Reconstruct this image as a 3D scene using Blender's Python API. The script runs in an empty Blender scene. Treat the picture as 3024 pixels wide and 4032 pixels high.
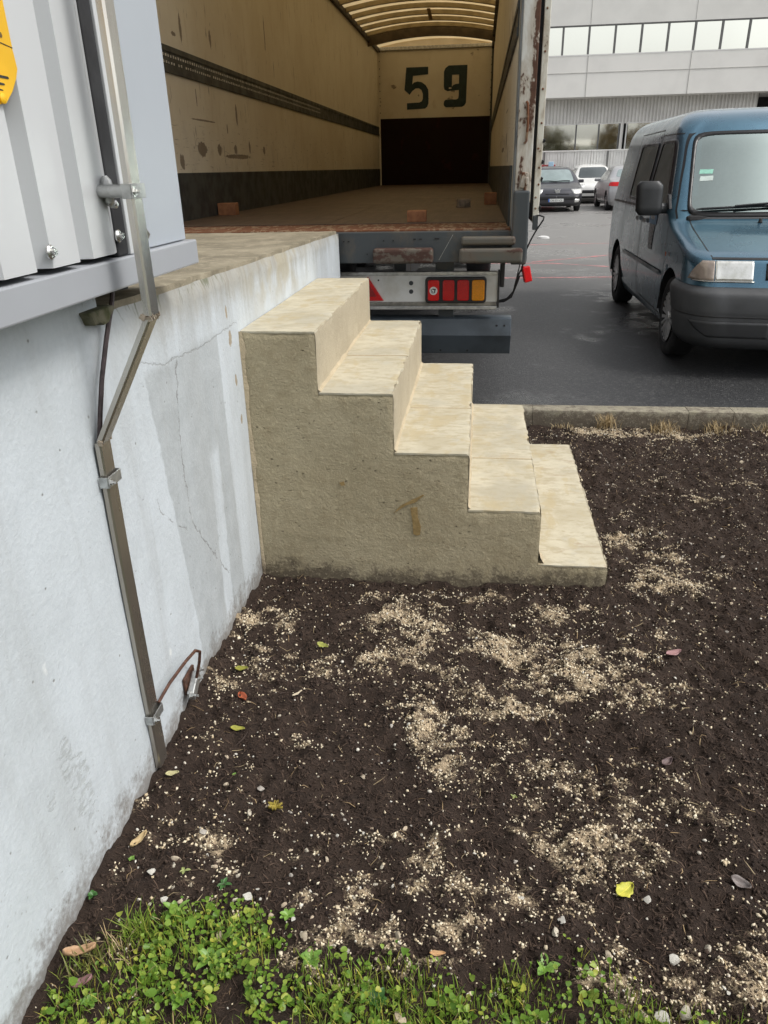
import bpy, math, random
import numpy as np
from mathutils import Vector, Matrix

sc = bpy.context.scene
C = sc.collection
R = math.radians
random.seed(7)
rng = np.random.default_rng(11)

# ------------------------------------------------------------------ camera
cam_d = bpy.data.cameras.new('camera')
cam = bpy.data.objects.new('camera', cam_d)
C.objects.link(cam)
cam_d.sensor_fit = 'VERTICAL'
cam_d.sensor_height = 36.0
cam_d.lens = 26.035
cam_d.clip_start = 0.05
cam_d.clip_end = 2000


def cam_axes(yaw, pitch, roll):
    f = Vector((-math.sin(yaw) * math.cos(pitch), math.cos(yaw) * math.cos(pitch), math.sin(pitch)))
    rt = Vector((math.cos(yaw), math.sin(yaw), 0))
    dn = f.cross(rt)
    r2 = rt * math.cos(roll) + dn * math.sin(roll)
    d2 = dn * math.cos(roll) - rt * math.sin(roll)
    return r2, -d2, -f


ax = cam_axes(-R(-7.35), R(-24.853), R(1.307))
m3 = Matrix((ax[0], ax[1], ax[2])).transposed()
cam.matrix_world = Matrix.Translation((0.857, -2.634, 1.532)) @ m3.to_4x4()
sc.camera = cam

# ------------------------------------------------------------------ world, sun, exposure
SUN_DIR = Vector((0.62, -0.10, 0.78)).normalized()
el = math.asin(SUN_DIR.z)
world = bpy.data.worlds.new('World')
sc.world = world
world.use_nodes = True
wt = world.node_tree
for n in list(wt.nodes):
    wt.nodes.remove(n)
sky = wt.nodes.new('ShaderNodeTexSky')
sky.sky_type = 'NISHITA'
sky.sun_disc = False
sky.sun_elevation = el
sky.sun_rotation = math.atan2(SUN_DIR.x, SUN_DIR.y)
sky.air_density = 1.0
sky.dust_density = 3.0
hsv = wt.nodes.new('ShaderNodeHueSaturation')          # grey overcast: the sky's own light with little blue left
hsv.inputs['Saturation'].default_value = 0.14
wt.links.new(sky.outputs[0], hsv.inputs['Color'])
wtc = wt.nodes.new('ShaderNodeTexCoord')
wno = wt.nodes.new('ShaderNodeTexNoise')
wno.inputs['Scale'].default_value = 2.6
wno.inputs['Detail'].default_value = 5
wt.links.new(wtc.outputs['Generated'], wno.inputs['Vector'])
wmr = wt.nodes.new('ShaderNodeMapRange')
wmr.inputs['From Min'].default_value = 0.3
wmr.inputs['From Max'].default_value = 0.7
wmr.inputs['To Min'].default_value = 0.82
wmr.inputs['To Max'].default_value = 1.15
wt.links.new(wno.outputs[0], wmr.inputs['Value'])
wmx = wt.nodes.new('ShaderNodeMixRGB')
wmx.blend_type = 'MULTIPLY'
wmx.inputs['Fac'].default_value = 1.0
wt.links.new(hsv.outputs[0], wmx.inputs['Color1'])
wt.links.new(wmr.outputs[0], wmx.inputs['Color2'])
bg = wt.nodes.new('ShaderNodeBackground')
bg.inputs['Strength'].default_value = 0.15
wt.links.new(wmx.outputs[0], bg.inputs['Color'])
wo = wt.nodes.new('ShaderNodeOutputWorld')
wt.links.new(bg.outputs[0], wo.inputs['Surface'])

sun_d = bpy.data.lights.new('sun', 'SUN')
sun_d.energy = 1.2
sun_d.angle = R(16)
sun_d.color = (1.0, 0.96, 0.9)
sun = bpy.data.objects.new('sun', sun_d)
C.objects.link(sun)
sun.rotation_euler = SUN_DIR.to_track_quat('Z', 'Y').to_euler()
sun.location = (4, 2, 12)

sc.view_settings.view_transform = 'Standard'
sc.view_settings.look = 'None'
sc.view_settings.exposure = 0.52
sc.view_settings.gamma = 1.0
sc.view_settings.use_curve_mapping = False
sc.render.engine = 'CYCLES'
sc.cycles.use_denoising = True
sc.cycles.max_bounces = 8
sc.cycles.transparent_max_bounces = 12
sc.cycles.caustics_reflective = False
sc.cycles.caustics_refractive = False


# ------------------------------------------------------------------ node helper
class X:
    """a float/vector/colour socket that can be calculated with"""
    def __init__(s, b, sock): s.b = b; s.s = sock
    def __add__(s, o): return s.b.m('ADD', s, o)
    def __radd__(s, o): return s.b.m('ADD', o, s)
    def __sub__(s, o): return s.b.m('SUBTRACT', s, o)
    def __rsub__(s, o): return s.b.m('SUBTRACT', o, s)
    def __mul__(s, o): return s.b.m('MULTIPLY', s, o)
    def __rmul__(s, o): return s.b.m('MULTIPLY', o, s)
    def __truediv__(s, o): return s.b.m('DIVIDE', s, o)
    def abs(s): return s.b.m('ABSOLUTE', s, 0.0)
    def max(s, o): return s.b.m('MAXIMUM', s, o)
    def min(s, o): return s.b.m('MINIMUM', s, o)


class B:
    def __init__(s, name):
        s.mat = bpy.data.materials.new(name)
        s.mat.use_nodes = True
        s.t = s.mat.node_tree
        s.p = s.t.nodes['Principled BSDF']
        s.out = s.t.nodes['Material Output']
    def node(s, typ): return s.t.nodes.new(typ)
    def put(s, inp, v):
        if isinstance(v, X):
            s.t.links.new(v.s, inp)
        elif isinstance(v, (tuple, list)) and len(v) == 3 and inp.type == 'RGBA':
            inp.default_value = (*v, 1)
        else:
            inp.default_value = v
    def m(s, op, a, b=0.0, c=None):
        n = s.node('ShaderNodeMath'); n.operation = op
        s.put(n.inputs[0], a); s.put(n.inputs[1], b)
        if c is not None: s.put(n.inputs[2], c)
        return X(s, n.outputs[0])
    def pos(s): return X(s, s.node('ShaderNodeNewGeometry').outputs['Position'])
    def obj(s): return X(s, s.node('ShaderNodeTexCoord').outputs['Object'])
    def rnd(s): return X(s, s.node('ShaderNodeObjectInfo').outputs['Random'])
    def island(s): return X(s, s.node('ShaderNodeNewGeometry').outputs['Random Per Island'])
    def attr(s, name):
        n = s.node('ShaderNodeAttribute'); n.attribute_name = name
        return X(s, n.outputs['Fac'])
    def xyz(s, v):
        n = s.node('ShaderNodeSeparateXYZ'); s.put(n.inputs[0], v)
        return [X(s, o) for o in n.outputs]
    def comb(s, x, y, z):
        n = s.node('ShaderNodeCombineXYZ')
        for i, v in enumerate((x, y, z)): s.put(n.inputs[i], v)
        return X(s, n.outputs[0])
    def scale(s, v, k):
        n = s.node('ShaderNodeMapping'); s.put(n.inputs['Vector'], v); n.inputs['Scale'].default_value = k
        return X(s, n.outputs[0])
    def noise(s, v, scale, detail=4, rough=0.55, dist=0.0):
        n = s.node('ShaderNodeTexNoise'); s.put(n.inputs['Vector'], v)
        n.inputs['Scale'].default_value = scale; n.inputs['Detail'].default_value = detail
        n.inputs['Roughness'].default_value = rough; n.inputs['Distortion'].default_value = dist
        return X(s, n.outputs[0])
    def vor(s, v, scale, feat='F1', out=0):
        n = s.node('ShaderNodeTexVoronoi'); s.put(n.inputs['Vector'], v); n.feature = feat
        n.inputs['Scale'].default_value = scale
        return X(s, n.outputs[out])
    def step(s, x, a, b, c=0.0, d=1.0, smooth=True):
        n = s.node('ShaderNodeMapRange'); n.interpolation_type = 'SMOOTHSTEP' if smooth else 'LINEAR'
        s.put(n.inputs['Value'], x)
        for k, v in zip(('From Min', 'From Max', 'To Min', 'To Max'), (a, b, c, d)): s.put(n.inputs[k], v)
        return X(s, n.outputs[0])
    def box(s, x, a, b, soft):                      # 1 inside [a, b]
        return s.step(x, a - soft, a + soft) * s.step(x, b - soft, b + soft, 1.0, 0.0)
    def ramp(s, f, stops):
        n = s.node('ShaderNodeValToRGB'); s.put(n.inputs[0], f)
        e = n.color_ramp.elements
        while len(e) < len(stops): e.new(0.5)
        for k, (p, c) in zip(e, stops):
            k.position = p
            k.color = (c, c, c, 1) if isinstance(c, (int, float)) else (*c, 1)
        return X(s, n.outputs[0])
    def mix(s, f, a, b, mode='MIX'):
        n = s.node('ShaderNodeMixRGB'); n.blend_type = mode
        s.put(n.inputs[0], f)
        for i, v in ((1, a), (2, b)): s.put(n.inputs[i], v)
        return X(s, n.outputs[0])
    def bump(s, h, strength=0.3, dist=0.01, nrm=None):
        n = s.node('ShaderNodeBump'); s.put(n.inputs['Height'], h)
        n.inputs['Strength'].default_value = strength; n.inputs['Distance'].default_value = dist
        if nrm is not None: s.put(n.inputs['Normal'], nrm)
        return X(s, n.outputs[0])
    def done(s, color=None, rough=None, metal=None, normal=None, coat=None, spec=None, trans=None, alpha=None):
        for k, v in (('Base Color', color), ('Roughness', rough), ('Metallic', metal), ('Normal', normal),
                     ('Coat Weight', coat), ('Specular IOR Level', spec), ('Transmission Weight', trans), ('Alpha', alpha)):
            if v is not None: s.put(s.p.inputs[k], v)
        return s.mat


def plain(name, col, rough=0.5, metal=0.0, var=0.15, scale=12, bump=0.05, bscale=60, coat=None, col2=None, obj=True, spec=None, bdist=0.004):
    b = B(name)
    v = b.obj() if obj else b.pos()
    n = b.noise(v, scale, 5)
    c2 = col2 or tuple(c * (1 - var * 2) for c in col)
    c = b.mix(b.step(n, 0.35, 0.7), col, c2)
    nb = b.bump(b.noise(v, bscale, 3), bump, bdist) if bump else None
    rr = b.step(n, 0.3, 0.7, max(rough - 0.08, 0.02), min(rough + 0.08, 1))
    return b.done(c, rr, metal, nb, coat, spec)


# ------------------------------------------------------------------ mesh helper
class MB:
    def __init__(s): s.v = []; s.f = []
    def add(s, vs, fs):
        o = len(s.v); s.v += [tuple(p) for p in vs]; s.f += [tuple(i + o for i in q) for q in fs]
        return s
    def box(s, x0, x1, y0, y1, z0, z1):
        return s.add([(x0, y0, z0), (x1, y0, z0), (x1, y1, z0), (x0, y1, z0), (x0, y0, z1), (x1, y0, z1), (x1, y1, z1), (x0, y1, z1)],
                     [(0, 3, 2, 1), (4, 5, 6, 7), (0, 1, 5, 4), (1, 2, 6, 5), (2, 3, 7, 6), (3, 0, 4, 7)])
    def obox(s, c, size, rot=(0, 0, 0)):
        from mathutils import Euler
        m = Euler(rot).to_matrix()
        hx, hy, hz = (k / 2 for k in size)
        vs = [Vector(c) + m @ Vector((x, y, z)) for z in (-hz, hz) for x, y in ((-hx, -hy), (hx, -hy), (hx, hy), (-hx, hy))]
        return s.add(vs, [(0, 3, 2, 1), (4, 5, 6, 7), (0, 1, 5, 4), (1, 2, 6, 5), (2, 3, 7, 6), (3, 0, 4, 7)])
    def prism(s, poly, axis, a, b):
        """poly in the two remaining axes (x: (y,z); y: (x,z); z: (x,y))"""
        def P(p, t): return {'x': (t, p[0], p[1]), 'y': (p[0], t, p[1]), 'z': (p[0], p[1], t)}[axis]
        n = len(poly)
        ar = sum(poly[i][0] * poly[(i + 1) % n][1] - poly[(i + 1) % n][0] * poly[i][1] for i in range(n))
        if (ar < 0) != (axis == 'y'): poly = poly[::-1]
        vs = [P(p, a) for p in poly] + [P(p, b) for p in poly]
        fs = [tuple(range(n))[::-1], tuple(range(n, 2 * n))] + [(i, (i + 1) % n, n + (i + 1) % n, n + i) for i in range(n)]
        return s.add(vs, fs)
    def tube(s, pts, r, n=8, cap=True):
        pts = [Vector(p) for p in pts]
        rs = r if isinstance(r, (list, tuple)) else [r] * len(pts)
        rings = []
        up = None
        for i, p in enumerate(pts):
            d = (pts[min(i + 1, len(pts) - 1)] - pts[max(i - 1, 0)]).normalized()
            if up is None:
                up = d.orthogonal().normalized()
            up = (up - d * up.dot(d)).normalized()
            w = d.cross(up)
            rings.append([p + (up * math.cos(2 * math.pi * k / n) + w * math.sin(2 * math.pi * k / n)) * rs[i] for k in range(n)])
        vs = [q for g in rings for q in g]
        fs = [(i * n + k, i * n + (k + 1) % n, (i + 1) * n + (k + 1) % n, (i + 1) * n + k) for i in range(len(pts) - 1) for k in range(n)]
        if cap: fs += [tuple(range(n))[::-1], tuple(range((len(pts) - 1) * n, len(pts) * n))]
        return s.add(vs, fs)
    def lathe(s, prof, n=24, axis='x', c=(0, 0, 0), close=False):
        """prof: (radius, along) pairs"""
        vs = []
        for r, t in prof:
            for k in range(n):
                a = 2 * math.pi * k / n
                p = {'x': (t, r * math.cos(a), r * math.sin(a)), 'y': (r * math.cos(a), t, r * math.sin(a)), 'z': (r * math.cos(a), r * math.sin(a), t)}[axis]
                vs.append((p[0] + c[0], p[1] + c[1], p[2] + c[2]))
        m = len(prof)
        fs = [(i * n + k, i * n + (k + 1) % n, ((i + 1) % m) * n + (k + 1) % n, ((i + 1) % m) * n + k) for i in range(m if close else m - 1) for k in range(n)]
        if not close:
            fs += [tuple(range(n))[::-1], tuple(range((m - 1) * n, m * n))]
        return s.add(vs, fs)
    def grid(s, P):                                  # P[i][j] points
        a, b = len(P), len(P[0])
        return s.add([q for r in P for q in r], [(i * b + j, (i + 1) * b + j, (i + 1) * b + j + 1, i * b + j + 1) for i in range(a - 1) for j in range(b - 1)])
    def build(s, name, mat, parent=None, bevel=0, seg=2, smooth=False, angle=35, fix=False):
        me = bpy.data.meshes.new(name)
        me.from_pydata(s.v, [], s.f)
        if fix:
            import bmesh
            bm = bmesh.new(); bm.from_mesh(me); bmesh.ops.recalc_face_normals(bm, faces=bm.faces[:]); bm.to_mesh(me); bm.free()
        return link(me, name, mat, parent, bevel, seg, smooth, angle)


def link(me, name, mat, parent=None, bevel=0, seg=2, smooth=False, angle=35):
    o = bpy.data.objects.new(name, me)
    if mat: me.materials.append(mat)
    C.objects.link(o)
    if smooth:
        me.shade_smooth()
        if angle < 180: me.set_sharp_from_angle(angle=R(angle))
    if parent is not None: adopt(o, parent)
    if bevel:
        md = o.modifiers.new('bevel', 'BEVEL'); md.width = bevel; md.segments = seg; md.limit_method = 'ANGLE'; md.angle_limit = R(40)
        md.harden_normals = False
    return o


LOC = {}


def adopt(o, parent):
    """meshes are modelled in world coordinates; a parent only stands at its base"""
    o.parent = parent
    p = parent
    if p.name in LOC:
        o.matrix_parent_inverse = Matrix.Translation(LOC[p.name]).inverted()


def thing(name, label, cat, loc=(0, 0, 0), group=None, local=False):
    e = bpy.data.objects.new(name, None)
    e.empty_display_size = 0.1
    C.objects.link(e)
    e.location = loc
    if not local: LOC[e.name] = Vector(loc)
    return tag(e, label, cat, group)


def tag(o, label, cat, group=None):
    o['label'] = label; o['category'] = cat
    if group: o['group'] = group
    return o


def struct(o): o['kind'] = 'structure'; return o


def copy_tree(o, parent=None):
    c = o.copy(); C.objects.link(c)
    if parent is not None: c.parent = parent
    for ch in o.children: copy_tree(ch, c)
    return c


# ------------------------------------------------------------------ numpy noise
def vnoise(x, y, seed=0):
    xi = np.floor(x).astype(np.int64); yi = np.floor(y).astype(np.int64)
    fx = x - xi; fy = y - yi
    fx = fx * fx * (3 - 2 * fx); fy = fy * fy * (3 - 2 * fy)
    def h(a, b):
        n = (a * 374761393 + b * 668265263 + seed * 974634777) & 0x7fffffff
        n = ((n ^ (n >> 13)) * 1274126177) & 0x7fffffff
        return ((n ^ (n >> 16)) & 0xffff) / 65535.0
    return (h(xi, yi) * (1 - fx) + h(xi + 1, yi) * fx) * (1 - fy) + (h(xi, yi + 1) * (1 - fx) + h(xi + 1, yi + 1) * fx) * fy


def fbm(x, y, scale, octv=4, seed=0, gain=0.5):
    t = 0; a = 1; n = 0
    for i in range(octv):
        t = t + a * vnoise(x * scale * 2 ** i + 17.3 * i, y * scale * 2 ** i - 9.1 * i, seed + i); n += a; a *= gain
    return t / n - 0.5


def np_mesh(name, V, F, mat, smooth=False):
    """V (n,3), F (m,k) arrays -> a linked mesh"""
    me = bpy.data.meshes.new(name)
    V = np.asarray(V, np.float32); F = np.asarray(F, np.int32)
    m, k = F.shape
    me.vertices.add(len(V)); me.vertices.foreach_set('co', V.ravel())
    me.loops.add(m * k); me.loops.foreach_set('vertex_index', F.ravel())
    me.polygons.add(m); me.polygons.foreach_set('loop_start', np.arange(0, m * k, k, dtype=np.int32))
    me.polygons.foreach_set('loop_total', np.full(m, k, np.int32))
    me.update(calc_edges=True); me.validate()
    if smooth: me.shade_smooth()
    o = bpy.data.objects.new(name, me)
    if mat: me.materials.append(mat)
    C.objects.link(o)
    return o
# ================================================================== materials of the near site
def mat_wall():
    b = B('painted_wall'); p = b.pos(); x, y, z = b.xyz(p)
    n1 = b.noise(p, 3, 5); n2 = b.noise(p, 14, 5, 0.6); n3 = b.noise(p, 70, 4, 0.6)
    wob = (b.noise(p, 6, 4) - 0.5) * 0.10
    wob2 = (b.noise(p, 25, 3) - 0.5) * 0.025
    light = b.mix(b.step(n1, 0.3, 0.75), (0.545, 0.59, 0.625), (0.49, 0.53, 0.555))
    grey = b.mix(b.step(n2, 0.3, 0.7), (0.385, 0.415, 0.43), (0.425, 0.455, 0.47))
    # patch of older, greyer paint between the pipe and the steps
    left = b.step(z, 0.3, 1.1, -0.72, -0.83, False)
    pm = b.step(y - left + wob * 0.35 + wob2, -0.006, 0.006) * b.step(y + wob * 0.2 + wob2, -0.244, -0.232, 1.0, 0.0) * b.step(z + wob * 0.5, 1.03, 1.07, 1.0, 0.0)
    st = b.box(y + wob2 * 1.2 + b.step(z, 0.15, 0.7, 0.03, 0.0, False) * 1.0, -0.43, -0.345, 0.006) * b.step(z + wob * 0.5, 0.67, 0.72, 1.0, 0.0)
    col = b.mix(pm * (1.0 - st), light, grey)
    # grime: streaks running down from the top edge, dirt at the bottom
    sv = b.comb(x, y * 22.0, z * 1.6)
    streak = b.noise(sv, 1.0, 5, 0.65)
    top = b.step(z, 0.98, 1.22)
    sm = b.step(streak, 0.44, 0.64) * top * b.step(y, -1.0, -0.1)
    col = b.mix(sm * 0.5, col, (0.22, 0.20, 0.155))
    edge = b.step(z + (n2 - 0.5) * 0.10 + (n1 - 0.5) * 0.12, 1.10, 1.215) * b.step(y, -1.0, -0.7)
    col = b.mix(edge * 0.65, col, b.mix(n2, (0.19, 0.165, 0.12), (0.33, 0.29, 0.21)))
    soft = b.step(b.noise(b.comb(x, y * 7.0, z * 0.7), 1.0, 4, 0.6), 0.46, 0.66)
    col = b.mix(soft * 0.35, col, (0.36, 0.375, 0.375))
    brown = b.step(b.noise(p, 5, 4), 0.42, 0.62) * b.step(y, -0.1, 0.5) * b.step(y, 1.4, 1.0) * b.step(z, 0.95, 1.15)
    col = b.mix(brown * 0.75, col, (0.36, 0.32, 0.225))
    moss = b.step(b.noise(b.comb(x, y * 3.0, z), 11, 4), 0.55, 0.68) * b.step(z, 1.17, 1.225) * b.box(y, -1.05, -0.1, 0.1)
    col = b.mix(moss * 0.75, col, (0.10, 0.11, 0.045))
    low = b.step(z + wob * 0.8 + (n2 - 0.5) * 0.22 + (n3 - 0.5) * 0.14, 0.01, 0.12, 1.0, 0.0)
    col = b.mix(low * 0.75, col, (0.15, 0.125, 0.10))
    spl = b.step(b.vor(p, 48) + (n3 - 0.5) * 0.3, 0.03, 0.14, 1.0, 0.0) * b.step(z + wob * 2.0, 0.06, 0.42, 1.0, 0.0)
    col = b.mix(spl * 0.6, col, (0.16, 0.135, 0.11))
    # chips and pits
    v1 = b.vor(p, 22)
    pits = b.step(v1 + (n3 - 0.5) * 0.12, 0.03, 0.10, 1.0, 0.0) * b.step(b.noise(p, 4, 2), 0.44, 0.54)
    v2 = b.vor(b.scale(p, (1, 1, 0.45)), 9)
    chips = b.step(v2 + (n3 - 0.5) * 0.2, 0.03, 0.10, 1.0, 0.0) * b.step(b.noise(p, 3.3, 2), 0.56, 0.60)
    col = b.mix(pits * 0.85, col, (0.22, 0.22, 0.21))
    col = b.mix(chips * 0.75, col, (0.70, 0.72, 0.71))
    def spot(cy, cz, ry, rz):
        q = b.m('POWER', ((y - cy) / ry).abs(), 2.0) + b.m('POWER', ((z - cz) / rz).abs(), 2.0)
        return b.step(q + (n3 - 0.5) * 2.2 + (n2 - 0.5) * 1.2, 0.7, 1.1, 1.0, 0.0)
    bare = spot(-0.106, 1.005, 0.018, 0.03).max(spot(-0.088, 0.85, 0.011, 0.022)).max(spot(-0.074, 0.70, 0.012, 0.018)).max(spot(-0.118, 1.095, 0.01, 0.024))
    scr = spot(-1.46, 0.26, 0.04, 0.11).max(spot(-1.49, 0.37, 0.028, 0.06)).max(spot(-1.57, 0.34, 0.02, 0.025)) * b.step(b.noise(b.scale(p, (1, 1, 1.8)), 34, 4, 0.7), 0.44, 0.6)
    col = b.mix(bare * 0.9, col, (0.33, 0.27, 0.19))
    col = b.mix(scr * 0.55, col, (0.36, 0.38, 0.38))
    # cracks
    jag = (b.noise(p, 28, 4, 0.7) - 0.5) * 0.055
    def crack_z(pts, w):           # y along z
        z0, z1 = pts[0][1], pts[-1][1]
        yc = b.ramp((z - z0) / (z1 - z0), [((q[1] - z0) / (z1 - z0), q[0] + 1.0) for q in pts]) - 1.0
        return b.step((y - yc + jag).abs(), w * 0.5, w * 1.3, 1.0, 0.0) * b.box(z, z0, z1, 0.01)
    def crack_y(pts, w):
        y0, y1 = pts[0][0], pts[-1][0]
        zc = b.ramp((y - y0) / (y1 - y0), [((q[0] - y0) / (y1 - y0), q[1]) for q in pts])
        return b.step((z - zc + jag * 0.6).abs(), w * 0.5, w * 1.3, 1.0, 0.0) * b.box(y, y0, y1, 0.01)
    brk = b.step(b.noise(p, 16, 3), 0.36, 0.5)
    ck = (crack_z([(-0.385, 0.219), (-0.504, 0.363), (-0.587, 0.469), (-0.648, 0.552), (-0.656, 0.674), (-0.654, 0.782), (-0.637, 0.908), (-0.60, 1.047)], 0.0030) * brk)
    ck = ck.max(crack_z([(-0.686, 0.539), (-0.784, 0.612), (-0.85, 0.678), (-0.863, 0.716)], 0.0026) * brk)
    ck = ck.max(crack_y([(-0.844, 1.093), (-0.791, 1.081), (-0.687, 1.051), (-0.608, 1.05), (-0.408, 1.036), (-0.02, 1.045)], 0.0026) * 0.55)
    col = b.mix(ck * 0.6, col, (0.16, 0.15, 0.14))
    fine = b.mix(0.25, col, b.ramp(n3, [(0.3, 0.42), (0.7, 0.58)]), 'OVERLAY')
    h = n2 * 0.5 + n3 * 0.45 + b.noise(p, 220, 3) * 0.18 - ck * 0.8 - pits * 0.5 - bare * 0.6 - scr * 0.4 + chips * 0.15
    return b.done(fine, b.step(n2, 0.3, 0.7, 0.5, 0.75), 0.0, b.bump(h, 0.30, 0.012))


def mat_concrete(name, ca, cb, cstain, bstr=0.5, pit=0.5, smear=True):
    b = B(name); p = b.pos()
    n1 = b.noise(p, 4, 5, 0.6, 0.4); n2 = b.noise(p, 20, 5, 0.6); n3 = b.noise(p, 110, 4, 0.65)
    c = b.mix(b.step(n1, 0.3, 0.7), ca, cb)
    c = b.mix(b.step(n2, 0.48, 0.75) * 0.55, c, cstain)
    sp = b.step(b.noise(p, 300, 2, 0.6), 0.55, 0.75)
    c = b.mix(sp * 0.25, c, tuple(k * 0.55 for k in ca))
    # trowel pits, drawn out along the float's sweep
    pv = b.scale(p, (1.0, 1.0, 1.6))
    v = b.vor(pv, 26)
    msk = b.step(b.noise(p, 5.5, 3), 0.49, 0.60)
    pits = b.step(v + (n3 - 0.5) * 0.5, 0.07, 0.15, 1.0, 0.0) * msk * pit
    v2 = b.vor(b.scale(p, (1.0, 1.0, 2.2)), 60)
    pits2 = b.step(v2 + (n3 - 0.5) * 0.45, 0.08, 0.18, 1.0, 0.0) * b.step(b.noise(p, 8, 2), 0.52, 0.6) * pit
    c = b.mix(pits.max(pits2) * 0.7, c, tuple(k * 0.33 for k in ca))
    z_ = b.xyz(p)[2]
    if smear:
        dirt = b.step(z_ + (n2 - 0.5) * 0.22 + (n1 - 0.5) * 0.16 + (n3 - 0.5) * 0.08, 0.0, 0.085, 1.0, 0.0)
        c = b.mix(dirt * 0.8, c, (0.085, 0.065, 0.048))
    c = b.mix(b.step(b.noise(p, 55, 3, 0.7), 0.54, 0.66) * 0.35, c, tuple(min(1, k * 1.35) for k in cb))
    h = n2 * 0.7 + n3 * 0.5 + b.noise(p, 380, 2) * 0.15 - pits * 0.9 - pits2 * 0.6
    if smear:
        sw = b.noise(b.scale(p, (3.0, 3.0, 9.0)), 3.2, 4, 0.6, 1.5)
        h = h + sw * 0.35
    return b.done(c, b.step(n2, 0.3, 0.7, 0.78, 0.95), 0, b.bump(h, bstr, 0.008), spec=0.25)


def mat_tread():
    b = B('tread_concrete'); p = b.pos(); x, y, z = b.xyz(p)
    n1 = b.noise(p, 5, 5, 0.6, 0.6); n2 = b.noise(b.scale(p, (1, 2.2, 1)), 16, 5, 0.65); n3 = b.noise(p, 130, 4, 0.65)
    c = b.mix(b.step(n1, 0.35, 0.68), (0.56, 0.515, 0.395), (0.46, 0.41, 0.295))
    c = b.mix(b.step(n2, 0.46, 0.64) * 0.6, c, (0.39, 0.335, 0.225))
    c = b.mix(b.step(b.noise(p, 9, 4), 0.56, 0.72) * 0.5, c, (0.48, 0.465, 0.40))
    # tan damp bands along the backs, noses and joints
    bands = b.step((n1 - 0.5) * 0.5 + b.noise(b.scale(p, (1.0, 0.5, 1.0)), 12, 4, 0.6), 0.52, 0.66)
    c = b.mix(bands * 0.45, c, (0.45, 0.36, 0.20))
    c = b.mix(b.step(b.noise(p, 3.4, 4, 0.65), 0.48, 0.64) * 0.5, c, (0.40, 0.375, 0.30))
    # dried footprints on the two lowest treads
    dirt = b.step(b.noise(b.scale(p, (1.0, 3.4, 1.0)), 6.0, 4, 0.6, 0.8), 0.56, 0.68) * b.step(z, 0.42, 0.2)
    c = b.mix(dirt * 0.55, c, (0.36, 0.275, 0.19))
    v = b.vor(p, 9)
    hole = b.step(v + (n3 - 0.5) * 0.12, 0.02, 0.06, 1.0, 0.0) * b.step(b.noise(p, 4, 2), 0.55, 0.58)
    c = b.mix(hole * 0.7, c, (0.15, 0.14, 0.11))
    c = b.mix(b.step(b.noise(p, 320, 2), 0.55, 0.75) * 0.2, c, (0.36, 0.32, 0.24))
    h = n2 * 0.4 + n3 * 0.35 + b.noise(p, 420, 2) * 0.2 - hole
    return b.done(c, 0.88, 0, b.bump(h, 0.4, 0.006), spec=0.25)


M_wall = mat_wall()
M_side = mat_concrete('render_concrete', (0.365, 0.310, 0.200), (0.43, 0.372, 0.25), (0.295, 0.242, 0.148), 0.9, 1.0)
M_riser = mat_concrete('riser_concrete', (0.43, 0.375, 0.275), (0.37, 0.32, 0.23), (0.47, 0.415, 0.31), 0.5, 0.5)
M_mortar = mat_concrete('mortar', (0.50, 0.42, 0.29), (0.42, 0.35, 0.24), (0.34, 0.28, 0.18), 0.9, 0.6)
M_tread = mat_tread()
M_docktop = mat_concrete('weathered_slab', (0.33, 0.29, 0.21), (0.20, 0.175, 0.125), (0.50, 0.44, 0.33), 0.8, 0.8)
M_kerb = mat_concrete('kerb_concrete', (0.36, 0.33, 0.26), (0.29, 0.265, 0.20), (0.20, 0.185, 0.115), 0.7, 0.6)
M_panel = plain('grey_coated_steel', (0.40, 0.435, 0.475), 0.40, 0, 0.03, 1.2, 0.03, 30, obj=False)
M_clad = plain('light_coated_steel', (0.545, 0.56, 0.57), 0.36, 0, 0.03, 0.8, 0.03, 25, obj=False)
M_sill = plain('grey_sill_steel', (0.355, 0.37, 0.395), 0.38, 0, 0.04, 2, 0.05, 50, obj=False)
M_black = plain('black_rubber', (0.018, 0.018, 0.02), 0.6, 0, 0.2, 10, 0.1, 80)
M_galv = plain('galvanised_steel', (0.55, 0.56, 0.55), 0.42, 0.85, 0.18, 40, 0.2, 90, obj=False)
M_bolt = plain('zinc_bolt', (0.68, 0.68, 0.66), 0.28, 0.95, 0.1, 60, 0.15, 120, obj=False)


def mat_strip():
    b = B('stainless_strip'); p = b.pos(); x, y, z = b.xyz(p)
    n = b.noise(b.scale(p, (1, 1, 0.2)), 9, 3); n2 = b.noise(b.scale(p, (1, 1, 0.05)), 60, 3)
    c = b.mix(b.step(n, 0.35, 0.7), (0.62, 0.60, 0.55), (0.46, 0.42, 0.36))
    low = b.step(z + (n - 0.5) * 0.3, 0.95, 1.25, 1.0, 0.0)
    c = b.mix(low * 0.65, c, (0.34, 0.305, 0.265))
    return b.done(c, b.step(n, 0.3, 0.7, 0.20, 0.36), 0.9, b.bump(n2, 0.015, 0.002))


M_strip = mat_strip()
M_cable = plain('dark_cable', (0.055, 0.035, 0.035), 0.5, 0, 0.3, 30, 0.3, 150, obj=False)
M_copper = plain('rusty_conductor', (0.12, 0.055, 0.035), 0.6, 0.3, 0.3, 60, 0.3, 200, obj=False)

# ================================================================== loading dock
def wall_top(y): return 1.245 - 0.02 * (y + 0.6)


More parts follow.
